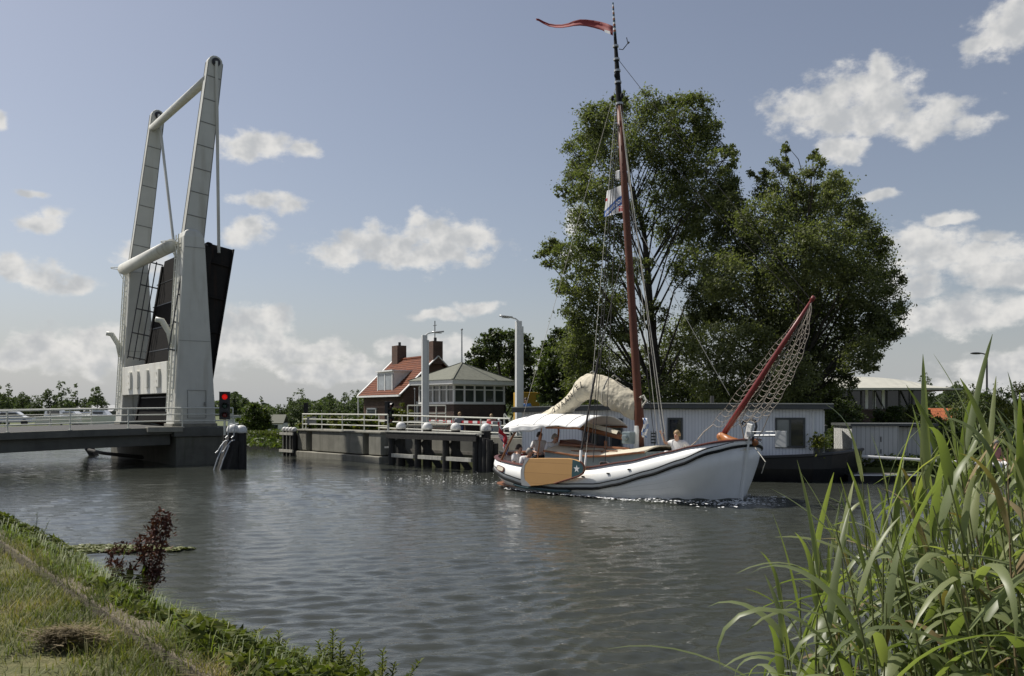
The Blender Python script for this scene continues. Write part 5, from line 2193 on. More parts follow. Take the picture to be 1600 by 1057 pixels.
m.tube([P3[i] + Vector((0, .0, 0)) for i in range(6, 14)], .025, 6)
m.build('iron_edge', caprail, lee)
m = MB()
m.tube([bl(836, 757, -1.7), bl(842, 766, -1.62)], .03, 6)
m.build('bracket', galv, lee)
# canopy over the cockpit
def cano(u, v):
    x = lerp(-3.35, -.28, u)
    y = lerp(-1.22, 1.22, v)
    q = abs(2 * v - 1)
    z = lerp(1.98, 1.96, u) + .34 * (1 - q ** 2.2) + .05 * math.sin(math.pi * u) - .14 * max(0, .25 - u) * 4 * (1 - .3 * q)
    z += .014 * math.sin(u * 28) * q
    return (x - .25 * (1 - u) * (1 - q), y, z)


m = MB()
m.grid(cano, 24, 18)
can = m.build('canopy', canopycloth, boat, smooth=True, solid=.02)
m = MB()
for u in (.2, .42, .62, .83):
    m.tube([Vector(cano(u, v / 14)) + Vector((0, 0, .016)) for v in range(15)], .011, 4)
m.build('canopy_seam', signgrey, can)
m = MB()
m.grid(lambda u, v: Vector(cano(lerp(.1, .62, u), 0)) + Vector((0, -.01 - .02 * math.sin(u * 20) * v, -.0 - .2 * v * math.sin(math.pi * min(1, u * .8 + .2)))), 14, 4)
m.build('canopy_valance', canopycloth, can, smooth=True, solid=.01)
for x0, x1, mt in ((-3.4, -2.75, varnish), (-.25, -.35, varnish)):
    m = MB()
    pts = []
    for k in range(19):
        a = math.pi * k / 18
        yy = -1.24 * math.copysign(abs(math.cos(a)) ** .55, math.cos(a))
        s_ = max(0, math.sin(a)) ** .8
        pts.append((lerp(x0, x1, s_ ** .9), yy, lerp(.85, 2.2, s_)))
    m.tube(pts, .035, 7)
    if x0 < -1:
        m.build('canopy_hoop', mt, boat)
m = MB()
for sg in (-1, 1):
    m.tube([(-.3, sg * 1.2, 1.95), (-1.6, sg * 1.18, 1.95)], .03, 6)
    m.tube([(-1.95, sg * 1.2, .85), (-1.75, sg * 1.2, 1.93)], .022, 6)
m.build('canopy_frame', varnish, boat)
# furled sail under its own weight
SL = [(832, 655, 2.5, .06), (840, 654, 5, .12), (850, 652, 8, .17), (860, 649, 10.5, .22), (870, 645, 12, .25), (880, 639, 13.5, .27), (890, 631, 14.5, .28), (898, 622, 16, .29), (905, 613, 18, .3), (912, 607, 19, .3), (920, 603.5, 20, .3), (930, 604, 20.5, .3), (940, 607.5, 21.5, .3), (950, 612.5, 22, .3),
      (960, 618, 22.5, .28), (970, 623.5, 22, .26), (980, 629, 21, .22), (990, 635, 20, .17), (998, 640, 17, .1), (1003, 643, 13, .05)]
rings = []
NR = 32
SL2 = []
for (a_, b_) in zip(SL, SL[1:]):
    for q_ in range(3):
        SL2.append(tuple(lerp(x, y, q_ / 3) for x, y in zip(a_, b_)))
SL2.append(SL[-1])
for i, (px, py, hh_, wy) in enumerate(SL2):
    c = bl(px, py, 0)
    hz_ = hh_ / FPX * 26.6
    i0, i1 = max(0, i - 2), min(len(SL2) - 1, i + 2)
    d_ = bl(SL2[i1][0], SL2[i1][1], 0) - bl(SL2[i0][0], SL2[i0][1], 0)
    d_.normalize()
    up_ = Vector((-d_.z * .35, 0, 1)).normalized()
    fold = math.sin(i * 1.55 + .8 * math.sin(i * .37)) * .6 + math.sin(i * .83 + 1) * .4
    hang = math.sin(i * .9 + 2 * math.sin(i * .31))
    ring = []
    for k in range(NR):
        a = 2 * math.pi * k / NR
        sa, ca = math.sin(a), math.cos(a)
        low = max(0, .35 - sa)                     # creases deepen towards the hanging edge
        yy = math.copysign(abs(ca) ** .8, ca) * wy * (1 - .45 * max(0, sa)) * (1 + .22 * fold * low)
        yy += .05 * fold * low
        ring.append(c + up_ * (hz_ * sa * (1 + (.07 * hang if sa < 0 else .02 * hang))) + Vector((0, yy, 0)))
    rings.append(ring)
m = MB()
m.loft(rings)
sail = m.build('furled_sail', canvas, boat, smooth=True)
sb_ = sail.modifiers.new('sub', 'SUBSURF')
sb_.levels = sb_.render_levels = 2
tx2 = bpy.data.textures.new('cloth_creases', 'CLOUDS')
tx2.noise_scale = .1
tx2.noise_depth = 3
tx = bpy.data.textures.new('cloth_folds', 'CLOUDS')
tx.noise_scale = .28
dm_ = sail.modifiers.new('folds', 'DISPLACE')
dm_.texture = tx
dm_.strength = .05
dm_.mid_level = .5
dm2 = sail.modifiers.new('creases', 'DISPLACE')
dm2.texture = tx2
dm2.strength = .03
dm2.mid_level = .5
m = MB()
for i in (3, 12, 24, 39):
    m.tube([p + (p - sum(rings[i], Vector()) / NR) * .02 for p in rings[i]] + [rings[i][0]], .012, 5)
for px, py in ((922, 583), (956, 589), (962, 594), (990, 612), (998, 622)):
    m.tube([bl(px, py, -.05), bl(px + 4, py - 3, -.1), bl(px + 8, py + 1, -.05)], .02, 5)
m.build('sail_tie', ropelight, sail)
m = MB()
m.tube([bl(1000, 622, -.12), bl(1006, 618, -.05), bl(1010, 626, -.1), bl(1004, 634, -.15)], .025, 6)
m.build('sail_lashing', ropelight, boat)
# dark lettering along the upper edge of the sail (too creased to read in the photograph)
fc = bpy.data.curves.new('sail_letters', 'FONT')


def text_mesh(body, size, extr=.0):
    c = bpy.data.curves.new('lettering', 'FONT')
    c.body = body
    c.size = size
    c.align_x = 'CENTER'
    c.align_y = 'CENTER'
    c.extrude = extr
    o = bpy.data.objects.new('lettering', c)
    COL.objects.link(o)
    dg = bpy.context.evaluated_depsgraph_get()
    me = bpy.data.meshes.new_from_object(o.evaluated_get(dg))
    V = [tuple(v.co) for v in me.vertices]
    F = [tuple(p.vertices) for p in me.polygons]
    bpy.data.objects.remove(o)
    bpy.data.meshes.remove(me)
    return V, F


m = MB()
for ch, px, py, rot, w in (('2', 866, 641.5, .4, .2), ('V', 873, 636.5, .5, .22), ('A', 879, 631.5, .55, .22), ('A', 885, 626, .65, .24), ('N', 891.5, 619.5, .75, .24), ('E', 902, 606, .7, .24), ('L', 909, 602, .15, .28)):
    V, F = text_mesh(ch, w)
    c = bl(px, py, -.335)
    cs, sn = math.cos(rot), math.sin(rot)
    m.add([(c.x + x * cs - y * sn, c.y + .0, c.z + x * sn + y * cs) for x, y, _z in V], F)
m.build('sail_lettering', darksteel, sail, solid=.01)

# flags
pp_ = [(957.5, 48.5, 7.5), (949, 44.5, 7), (940, 41, 6.3), (928, 38, 5.8), (916, 36, 5.2), (906, 35.5, 4.8), (896, 37, 4), (888, 39.5, 3), (878, 41.2, 2.6), (868, 41.2, 2.4), (858, 39.5, 2.2), (849, 35.5, 1.9), (842, 31.5, 1.6), (837.5, 30.5, 1.2)]
m = MB()
rows = []
for i, (px, py, h) in enumerate(pp_):
    y_ = .12 * math.sin(i * .8)
    rows.append([bl(px, py - h, y_), bl(px, py - h * .33, y_ + .03), bl(px, py + h * .33, y_ + .0), bl(px, py + h, y_ - .04)])
m.loft(rows, False, False)
pn = m.build('pennant', pennantred, None, smooth=True, solid=.012)
pn.location, pn.rotation_euler = BO, (0, 0, BZ)
tag(pn, 'long narrow dark red pennant streaming left from the top of the mast', 'pennant')
m = MB()
m.loft([[bl(x, y, -.09) for x, y in r_] for r_ in (((944, 46.5), (945.5, 51)), ((953, 49), (954, 54)))], False, False)
m.build('white_patch', flagwhite, pn, solid=.006)

C4 = [(978.5, 288.5), (948.5, 297), (943.5, 338), (979.5, 332)]       # corners of the house flag as seen


def hf(u, v):
    """u 0 at the mast .. 1 at the fly, v 0 top .. 1 bottom"""
    tx_, ty_ = lerp(C4[0][0], C4[1][0], u), lerp(C4[0][1], C4[1][1], u ** .8)
    bx_, by_ = lerp(C4[3][0], C4[2][0], u), lerp(C4[3][1], C4[2][1], u ** .9)
    y_ = .1 * math.sin(u * 6 + v * 1.5) * u + .03 * math.sin(v * 9 + u * 8)
    return bl(lerp(tx_, bx_, v), lerp(ty_, by_, v) - 1.2 * math.sin(u * 5), y_ * .6 + .16)


def hfm(u, v):
    mid = .5 + .38 * (u - .1) ** 2 + .14 * u
    if abs(v - mid) < .17 and u < 1.0:
        return 1
    if .19 < u < .37 and .74 < v < .95:
        return 2 if (u * 30 + .3) % 1.6 > .25 and (v * 30) % 2.4 > .3 else 0
    if u > .9 and .3 < v < .4:
        return 2
    return 0


m = MB()
m.grid(hf, 44, 44, hfm)
fl = m.build('house_flag', [flagwhite, bandblue, flagred], None, smooth=True)
fl.location, fl.rotation_euler = BO, (0, 0, BZ)
tag(fl, 'white flag with a curved blue lettered band, flying from the middle of the mast', 'flag')
V, F = text_mesh('hopman', 1.0)
xs = [v[0] for v in V]
x0, x1 = min(xs), max(xs)
m = MB()
vs = []
for x, y, _z in V:
    u = .17 + .76 * (x - x0) / (x1 - x0)           # read from the mast outwards: the photograph sees the back of the flag
    mid = .5 + .38 * (u - .1) ** 2 + .14 * u
    v = mid - y * .3
    q = hf(u, v)
    vs.append(q + Vector((0, -.014, 0)))
m.add(vs, F)
m.build('flag_lettering', flagwhite, fl)

m = MB()
s0, s1 = Vector((-4.28, 0, .95)), Vector((-4.62, 0, 2.15))
m.tube([s0, s1], .025, 8)
m.ball(s1, .045, 8, 5)
m.build('flag_staff', bulwhite, boat)
m = MB()


def nf(u, v):
    hp = s1.lerp(s0, .04 + .62 * v)
    return hp + Vector((.34 * u + .05 * math.sin(v * 7), -.14 * math.sin(u * 7 + v * 3) - .1 * u, -.62 * u * (1 - .25 * v) + .05 * math.sin(u * 9)))


m.grid(nf, 16, 15, lambda u, v: 0 if v < .55 else (1 if v < .8 else 2))
nfl = m.build('stern_flag', [flagred, flagwhite, flagblue], None, smooth=True)
nfl.location, nfl.rotation_euler = BO, (0, 0, BZ)
tag(nfl, 'red, white and blue flag drooping from the staff at the boat stern', 'flag')

m = MB()
m.grid(lambda u, v: Vector((1.2 + .16 * u + .04 * math.sin(v * 6), -.16 - .05 * math.sin(u * 9), 2.25 - .55 * v - .1 * u * math.sin(v * 3))), 8, 10, lambda u, v: 0 if (u * 3 + v * 2) % 1.2 < .8 else 1)
ck = m.build('hung_cloth', [flagwhite, shirtblue], None, smooth=True, solid=.012)
ck.location, ck.rotation_euler = BO, (0, 0, BZ)
tag(ck, 'white and blue cloth hanging at the foot of the mast', 'cloth')

# ------------------------------------------------------------------ people
def skin_obj(name, pts, edges, rad, mat, parent, sub=1):
    me = bpy.data.meshes.new(name)
    me.from_pydata([tuple(p) for p in pts], edges, [])
    me.materials.append(mat)
    o = bpy.data.objects.new(name, me)
    COL.objects.link(o)
    o.parent = parent
    md = o.modifiers.new('skin', 'SKIN')
    md.use_smooth_shade = True
    if not me.skin_vertices:
        me.attributes.new('skin', 'FLOAT', 'POINT')
    sv = me.skin_vertices[0].data
    for i, r_ in enumerate(rad):
        sv[i].radius = r_ if isinstance(r_, tuple) else (r_, r_)
        sv[i].use_root = (i == 0)
    s_ = o.modifiers.new('sub', 'SUBSURF')
    s_.levels = s_.render_levels = sub
    return o


def person(label, loc, rz, J, shirt, legs, hair, group='people aboard the boat', long_sleeve=False, extra=None):
    """J: joints in the person's own frame (x to the left hand, -y forward, z up)"""
    t_ = thing('person', label, 'person', loc, rz, group)
    V = {k: Vector(v) for k, v in J.items()}
    hd = V['head']
    fwd = V.get('face', Vector((0, -1, 0))).normalized()
    neck = V['neck']
    order, rad, idx, edges = [], [], {}, []

    def a(k, p, r_, link=None):
        idx[k] = len(order)
        order.append(Vector(p))
        rad.append(r_)
        if link is not None:
            edges.append((idx[link], idx[k]))
    a('pel', V['pel'], (.15, .12))
    a('waist', V['pel'].lerp(neck, .35), (.14, .105), 'pel')
    a('chest', V['pel'].lerp(neck, .75), (.16, .115), 'waist')
    a('neck', neck, .06, 'chest')
    a('chin', hd + Vector((0, 0, -.075)) + fwd * .015, (.06, .07), 'neck')
    a('mid', hd, (.078, .095), 'chin')
    a('top', hd + Vector((0, 0, .085)) - fwd * .01, (.06, .075), 'mid')
    a('nose', hd + fwd * .105 + Vector((0, 0, -.012)), .014, 'mid')
    for s in ('l', 'r'):
        a('sh' + s, V['sh' + s], .062, 'chest')
        a('el' + s, V['el' + s], .043, 'sh' + s)
        a('wr' + s, V['wr' + s], .03, 'el' + s)
        d_ = (V['wr' + s] - V['el' + s]).normalized()
        side = d_.cross(fwd)
        if side.length < .1:
            side = d_.cross(Vector((0, 0, 1)))
        side.normalize()
        palm = V['wr' + s] + d_ * .07
        a('pa' + s, palm, (.04, .018), 'wr' + s)
        for f in range(4):
            b_ = palm + d_ * .035 + side * (.03 - .02 * f)
            a('f%d' % f + s, b_ + d_ * .025, .0095, 'pa' + s)
            a('g%d' % f + s, b_ + d_ * (.065 + .012 * (f in (1, 2))) + side * (.012 - .008 * f) + fwd * .01, .008, 'f%d' % f + s)
        a('t' + s, palm + side * .055 - d_ * .005, .01, 'pa' + s)
        a('u' + s, palm + side * .075 + d_ * .035, .0085, 't' + s)
        a('hp' + s, V['hp' + s], .095, 'pel')
        a('kn' + s, V['kn' + s], .062, 'hp' + s)
        a('an' + s, V['an' + s], .042, 'kn' + s)
        a('to' + s, V['an' + s] + fwd * Vector((1, 1, 0)) * .16 + Vector((0, 0, -.05)), (.04, .03), 'an' + s)
    body = skin_obj('body', order, edges, rad, skin, t_)
    # shirt
    o2, r2, e2 = [], [], []

    def b2(p, r_, link=None):
        o2.append(Vector(p))
        r2.append(r_)
        if link is not None:
            e2.append((link, len(o2) - 1))
        return len(o2) - 1
    p0 = b2(V['pel'] + Vector((0, 0, -.02)), (.185, .15))
    p1 = b2(V['pel'].lerp(neck, .35), (.175, .14), p0)
    p2 = b2(V['pel'].lerp(neck, .75), (.19, .145), p1)
    b2(neck - Vector((0, 0, .02)), .08, p2)
    for s in ('l', 'r'):
        q = b2(V['sh' + s], .085, p2)
        q2 = b2(V['sh' + s].lerp(V['el' + s], .75 if not long_sleeve else 1.0), .066, q)
        if long_sleeve:
            b2(V['wr' + s], .05, q2)
    skin_obj('shirt', o2, e2, r2, shirt, t_)
    o2.clear(), r2.clear(), e2.clear()
    p0 = b2(V['pel'] + Vector((0, 0, -.03)), (.17, .14))
    for s in ('l', 'r'):
        q = b2(V['hp' + s], .115, p0)
        q = b2(V['kn' + s], .082, q)
        b2(V['an' + s] + Vector((0, 0, .03)), .062, q)
    skin_obj('trousers', o2, e2, r2, legs, t_)
    h = MB()
    rings = []
    for k in range(7):
        al = R(-25) + R(112) * k / 6
        rings.append([hd + Vector((0, 0, .015)) - fwd * .022 + Vector((.098 * math.cos(al) * math.cos(j * math.pi / 7), .108 * math.cos(al) * math.sin(j * math.pi / 7), .128 * math.sin(al))) + (fwd * (-.03) if k < 2 else Vector()) for j in range(14)])
    h.loft(rings)
    h.build('hair', hair, t_, smooth=True)
    ey = MB()
    sd_ = fwd.cross(Vector((0, 0, 1))).normalized()
    for sg in (-1, 1):
        ey.ball(hd + fwd * .088 + sd_ * (.034 * sg) + Vector((0, 0, .018)), (.014, .012, .009), 8, 5)
    ey.build('eyes', darksteel, t_)
    mo = MB()
    mo.ball(hd + fwd * .083 + Vector((0, 0, -.05)), (.026, .012, .007), 8, 5)
    mo.build('mouth', redcloth, t_)
    if extra:
        extra(t_, V, fwd, hd)
    return t_


def stand(**kw):
    J = dict(pel=(0, 0, .95), neck=(0, -.02, 1.48), head=(0, -.06, 1.63), shl=(.19, 0, 1.42), shr=(-.19, 0, 1.42), ell=(.27, .02, 1.13), elr=(-.27, .02, 1.13),
             wrl=(.26, -.12, .9), wrr=(-.26, -.12, .9), hpl=(.1, 0, .9), hpr=(-.1, 0, .9), knl=(.12, -.02, .5), knr=(-.12, -.02, .5), anl=(.13, .02, .08), anr=(-.13, .02, .08))
    J.update(kw)
    return J


def sit(**kw):
    J = dict(pel=(0, 0, .1), neck=(0, -.06, .62), head=(0, -.11, .78), shl=(.19, -.03, .56), shr=(-.19, -.03, .56), ell=(.28, -.1, .3), elr=(-.28, -.1, .3),
             wrl=(.16, -.33, .24), wrr=(-.16, -.33, .24), hpl=(.1, -.05, .08), hpr=(-.1, -.05, .08), knl=(.14, -.46, .12), knr=(-.14, -.46, .12), anl=(.14, -.5, -.3), anr=(-.14, -.5, -.3))
    J.update(kw)
    return J


def onboat(x, y, z):
    c, s = math.cos(BZ), math.sin(BZ)
    return (BO.x + x * c - y * s, BO.y + x * s + y * c, z)


# facing angle: 0 looks towards the camera (-y)
person('man in a white shirt standing under the canopy, rearmost of the two standing', onboat(-2.95, .1, .02), R(20), stand(ell=(.3, -.05, 1.15), wrl=(.2, -.3, 1.05), elr=(-.3, -.05, 1.16), wrr=(-.2, -.3, 1.1)), shirtwhite, trousers, hairdark)


def chest_print(t_, V, fwd, hd):
    m = MB()
    m.ball((.0, -.155, 1.3), (.11, .02, .035), 10, 5)
    m.build('shirt_print', shirtgrey, t_)


person('man in a patterned white shirt leaning on the cabin at the front of the canopy', onboat(-1.98, -.45, .02), R(28), stand(neck=(0, -.14, 1.46), head=(0, -.22, 1.6), shl=(.2, -.1, 1.4), shr=(-.2, -.1, 1.4), ell=(.42, -.2, 1.2), wrl=(.62, -.38, 1.28), elr=(-.3, -.12, 1.1), wrr=(-.3, -.3, .95)), shirtwhite, trousers, hairgrey, extra=chest_print)


def redscarf(t_, V, fwd, hd):
    m = MB()
    m.tube([(.06, -.17, .6), (.05, -.2, .4), (.04, -.2, .2)], .05, 8)
    m.build('scarf', redcloth, t_)


person('woman with dark hair and a red scarf sitting nearest the stern', onboat(-2.98, -.95, .5), R(50), sit(ell=(.25, -.15, .32)), shirtwhite, trousers, hairdark, extra=redscarf)
person('man in a white shirt sitting with bent arms beside the leeboard', onboat(-2.52, -1.05, .44), R(40), sit(neck=(0, -.12, .6), head=(0, -.2, .75), wrl=(.05, -.35, .42), wrr=(-.05, -.36, .42)), shirtwhite, jeans, hairgrey)
person('woman in a white top sitting on the foredeck and waving her raised hand', onboat(2.22, .1, 1.0), R(-35), sit(elr=(-.36, -.1, .52), wrr=(-.42, -.16, .74), shr=(-.19, -.03, .57), ell=(.36, .08, .36), wrl=(.42, .05, .12), knl=(.2, -.42, .3), knr=(-.2, -.42, .3), anl=(.1, -.6, .08), anr=(-.1, -.6, .08)), shirtwhite, shirtwhite, hairblond)
p = at(718, 648, 47.5)
person('fair haired person waiting behind the red and white barrier, left one', (p.x, 47.5, p.z - 1.63), R(15), stand(), shirtgrey, jeans, hairblond, 'people waiting at the barrier')
p = at(768, 651, 47)
person('person waiting behind the barrier, right one, by the boat flag', (p.x, 47, p.z - 1.63), R(-10), stand(), shirtpink, jeans, hairblond, 'people waiting at the barrier')
p = at(822, 630, 44)
person('person in a blue top beside the yellow box right of the lamp post', (p.x, 44, p.z - 1.5), R(-10), stand(), shirtblue, shirtwhite, hairdark, 'people on the far bank')
p = at(1553, 693, 31)
person('red faced person in a pink top sitting on the far bank behind the reeds', (p.x, 31, p.z - .78), R(10), sit(), shirtpink, shirtwhite, hairgrey, 'people on the far bank')
gc = thing('garden_chair', 'dark garden chair under the seated person on the far bank', 'chair', (p.x, 31.08, LAND))
m = MB()
zs_ = p.z - .78 - LAND + .0
m.bb(-.28, .28, -.3, .25, zs_ - .05, zs_)
m.build('seat', darksteel, gc)
m = MB()
m.bb(-.28, .28, .22, .27, zs_ - .02, zs_ + .45)
m.build('backrest', darksteel, gc)
for x_ in (-.25, .25):
    for y_ in (-.27, .22):
        m = MB()
        m.bb(x_ - .02, x_ + .02, y_ - .02, y_ + .02, 0, max(.05, zs_ - .05))
        m.build('leg', darksteel, gc)
yb = thing('yellow_container', 'yellow and blue container half hidden behind the furled sail', 'container', (at(826, 640, 55).x, 55, LAND), R(12))
m = MB()
m.bb(-.7, .7, 0, 1.2, 1.0, 3.2)
m.build('body', yellowpaint, yb, bevel=.03)
m = MB()
m.bb(-.72, .3, -.02, -.003, 1.6, 2.2)
m.build('panel', shirtblue, yb)
m = MB()
for x in (-.5, .5):
    m.tube([(x, .6, 0), (x, .6, 1.0)], .08, 8)
m.build('leg', darksteel, yb)

# ------------------------------------------------------------------ foam round the boat
foam = M('foam', (.75, .76, .75), .5, .05, 10)
fv = []
rsf = np.random.RandomState(4)


def flake(x, y, z, s):
    k = 7
    a0_ = rsf.rand() * 6.28
    ring = [(x + s * (.6 + .5 * rsf.rand()) * 1.5 * math.cos(a0_ + i * 6.283 / k), y + s * (.6 + .5 * rsf.rand()) * .6 * math.sin(a0_ + i * 6.283 / k), z + .006 * rsf.randn()) for i in range(k)]
    return ring + [(x, y, z + s * .28)]


m = MB()
fs_ = [tuple([i, (i + 1) % 7, 7]) for i in range(7)]
for k in range(2300):
    s = rsf.rand() ** .8
    a, y, z = station(.1 + .9 * s, 2)
    if s > .55:
        spread = .05 + .34 * rsf.rand() ** 2.2
    else:
        spread = .02 + .3 * rsf.rand() ** 2.5
    if rsf.rand() < .4:
        a = 4.0 + .4 * rsf.randn()
        y = abs(rsf.randn() * .6)
        spread = .12
    sg = -1 if rsf.rand() < .85 else 1
    m.add(flake(a + .08 * rsf.randn(), sg * (y + spread), .035 + .03 * rsf.rand() + (.07 if s > .75 else 0) * rsf.rand(), .012 + .035 * rsf.rand() ** 2), fs_)
for k in range(260):
    t__ = rsf.rand() ** .7
    m.add(flake(-4.0 - 5.5 * t__, .2 + 1.1 * rsf.randn() * (.4 + t__), .04, .008 + .02 * rsf.rand() ** 2), fs_)
fo = m.build('wake_foam', foam)
fo.location, fo.rotation_euler = BO, (0, 0, BZ)
tag(fo, 'white flecks of foam along the hull and in the wake of the boat', 'foam', kind='stuff')
bwv = M('bow_wave_water', (.1, .105, .1), .12, .3, 9, .6, 14)
m = MB()
for sg in (-1, 1):
    rows = []
    for k in range(26):
        s = k / 25
        a, y, z = station(1 - .42 * s, 2)
        h = .17 * math.sin(math.pi * (.1 + .9 * s) ** .7) * (1 - s * .6) + .03 * math.sin(k * 1.7)
        w = .18 + .3 * s
        rows.append([(a + .1 * (1 - s), sg * (y - .05), h + .01), (a + .14 * (1 - s), sg * (y + w * .35), h), (a + .16, sg * (y + w * .75), h * .4 + .02 * math.sin(k * 2.3)), (a + .16, sg * (y + w * 1.2), -.06)])
    m.loft(rows if sg < 0 else [r_ for r_ in rows], False, False)
bwo = m.build('water', wm, None, smooth=True)
bwo.name = 'bow_wave_water'
bwo.location, bwo.rotation_euler = BO, (0, 0, BZ)
tag(bwo, kind='structure')

# ------------------------------------------------------------------ far bank greenery, small far things
def bush(label, lst, Y, n, size, mat, group=None, seed=0, name='bush', base=None):
    bl_ = blobs_px(lst, Y, .7, seed, 1.0)
    px = sum(q[0] for q in lst) / len(lst)
    return tree(name, label, 'bush', (at(px, 640, Y).x, Y, LAND - .1), bl_, n, size, mat, .05, group, sub=.5, seed=seed + 300, limbs=False, stem='stems', crown='foliage')


bush('round pale green bush above the clipped grass bank left of the abutment', [(395, 645, 14), (383, 652, 12), (408, 650, 12), (396, 634, 8), (400, 660, 14), (384, 664, 11), (412, 664, 10), (392, 668, 12)], 66, 9000, .12, F_BUSH, seed=1)
bush('yellow green bush in front of the brick house wall', [(628, 640, 8), (638, 646, 8), (618, 648, 9), (630, 655, 12), (644, 660, 9), (610, 660, 9)], 52, 4500, .1, F_YELLOW, seed=2)
for i, (px, py, r, lab) in enumerate(((487, 660, 10, 'low leafy bush seen through the railing just right of the abutment sign'), (507, 662, 11, 'second low bush behind the abutment railing'), (528, 658, 11, 'taller bush behind the middle of the abutment railing'),
                                      (549, 661, 11, 'bush behind the railing left of the brick house corner'), (570, 662, 11, 'low bush under the left eaves of the brick house'), (590, 662, 10, 'low bush just left of the dark signal by the brick house'))):
    bush(lab, [(px, py, r), (px - 8, py + 6, r * .9), (px + 8, py + 7, r * .9), (px + 2, py + 12, r), (px - 6, py - 6, r * .5)], 57, 2600, .12, F_BUSH if i % 2 else F_YELLOW, 'bushes behind the abutment railing', seed=10 + i)
for i, (px, py, r, Y, mt, lab) in enumerate(((1295, 618, 22, 46, F_WILLOW, 'pale shrub rising over the right end of the houseboat roof'), (1275, 630, 14, 47, F_BUSH, 'small bush behind the houseboat roof below the bowsprit net'), (1320, 650, 22, 40, F_DARK, 'dark bush between the houseboat and the pale shed'), (1315, 690, 22, 37, F_DARK, 'dark low bush in the gap left of the pale shed'),
                                              (1400, 648, 13, 44, F_BUSH, 'bright bush above the shed roof'), (1430, 648, 15, 42, F_WILLOW, 'pale bush above the right end of the shed roof'), (1375, 652, 10, 45, F_DARK, 'dark bush under the window band, behind the shed'),
                                              (1455, 680, 28, 36.5, F_DARK, 'dark hedge-like bush right of the pale shed'), (1480, 690, 26, 36, F_DARK, 'broad dark bush under the orange roof'), (1465, 722, 22, 35, F_BUSH, 'low bush at the water right of the shed'), (1500, 655, 16, 48, F_BUSH, 'bush right of the orange tiled roof'),
                                              (1520, 640, 26, 50, F_WILLOW, 'loose pale bush under the street lamp'), (1560, 640, 34, 44, F_BUSH, 'tall yellow green bush at the right edge, highest of the bank'), (1592, 640, 36, 42, F_YELLOW, 'yellowish bush cut by the right edge of the picture'), (1530, 690, 28, 37, F_BUSH, 'wide bush behind the seated person'), (1585, 700, 30, 36, F_DARK, 'dark bush low at the right edge'))):
    bush(lab, [(px, py, r), (px - r * .6, py + r * .5, r * .75), (px + r * .65, py + r * .45, r * .75), (px, py + r * .9, r * .9), (px - r * .3, py - r * .6, r * .5), (px + r * .35, py - r * .55, r * .45)], Y, 5200 if r > 20 else 3000, .085, mt, 'shrubs on the right far bank', seed=40 + i)

# clipped grass bank with a timber revetment beyond the bridge opening
rv = thing('timber_revetment', 'row of short timber piles holding the grass bank beyond the bridge opening', 'revetment', (0, 0, 0))
r0, r1 = Vector((-19.2, 61.6, 0)), Vector((-12.6, 55.2, 0))
m = MB()
d_ = r1 - r0
for k in range(40):
    p = r0 + d_ * (k / 39)
    m.tube([(p.x, p.y - .12, -.6), (p.x, p.y - .12, .42 + .04 * math.sin(k * 2.1))], .075, 6)
m.build('pile_row', timber2, rv)
m = MB()
m.beam((r0.x, r0.y - .22, .3), (r1.x, r1.y - .22, .3), .08, .14)
m.build('waler', timber, rv)
pts = []
rs_ = np.random.RandomState(8)
n_ = 26000
u = rs_.rand(n_)
P = np.array(r0) + u[:, None] * np.array(d_) + np.stack([.75 * rs_.rand(n_) * 1.6, .65 * rs_.rand(n_) * 1.6, np.zeros(n_)], 1)
P[:, 2] = .38 + .62 * rs_.rand(n_)
V, F = leaf_quads(P, np.full(n_, .1), rs_, elong=2.2)
hd_ = np_mesh('clipped_hedge', V, F, F_HEDGE)
tag(hd_, 'long clipped yellow green grassy hedge along the water beyond the bridge opening', 'hedge')

# a far-off wood closing the horizon
n_ = 90000
az_ = R(-58) + R(116) * rs_.rand(n_)
dist = 300 + 60 * rs_.rand(n_)
hh_ = 5.5 + 2.0 * np.sin(az_ * 31) + 1.4 * np.sin(az_ * 83 + 1) + 1.2 * np.sin(az_ * 190 + 2)
P = np.stack([dist * np.sin(az_), dist * np.cos(az_), LAND + hh_ * rs_.rand(n_) ** .8], 1)
V, F = leaf_quads(P, np.full(n_, .95), rs_)
wd_ = np_mesh('far_woods', V, F, F_FAR)
tag(wd_, 'low far-off wood along the horizon', 'woods', kind='stuff')
# rough growth on the far bank's edge
n_ = 60000
edge = np.array([(-1.2, 37.8), (6, 36.6), (11.5, 35.6), (13.4, 33.8), (17, 32.1), (20, 29.3), (30, 18.4)])
sg_ = rs_.randint(2, 6, n_)
t__ = rs_.rand(n_)
P = edge[sg_] * (1 - t__)[:, None] + edge[np.minimum(sg_ + 1, 6)] * t__[:, None]
off_ = rs_.rand(n_) ** 1.5 * 3.2
P = np.stack([P[:, 0] + off_ * .3 - .25, P[:, 1] + off_ - .3, LAND - .25 + (.25 + .5 * rs_.rand(n_)) * rs_.rand(n_)], 1)
P = P[(P[:, 1] > 20)]
V, F = leaf_quads(P, np.full(len(P), .09), rs_, elong=2.0)
tag(np_mesh('bank_growth', V, F, F_BUSH), 'rough green growth along the far water edge', 'ground cover', kind='stuff')
n_ = 70000
P = np.stack([-30 + 75 * rs_.rand(n_), 44 + 60 * rs_.rand(n_) ** 1.3, LAND + .5 * rs_.rand(n_) ** 2], 1)
keep = P[:, 0] > -13 - (P[:, 1] - 50) * .9
P = P[keep]
V, F = leaf_quads(P, np.full(len(P), .16), rs_, elong=2.0)
tag(np_mesh('meadow_growth', V, F, F_BUSH), 'rough meadow plants on the far bank', 'ground cover', kind='stuff')

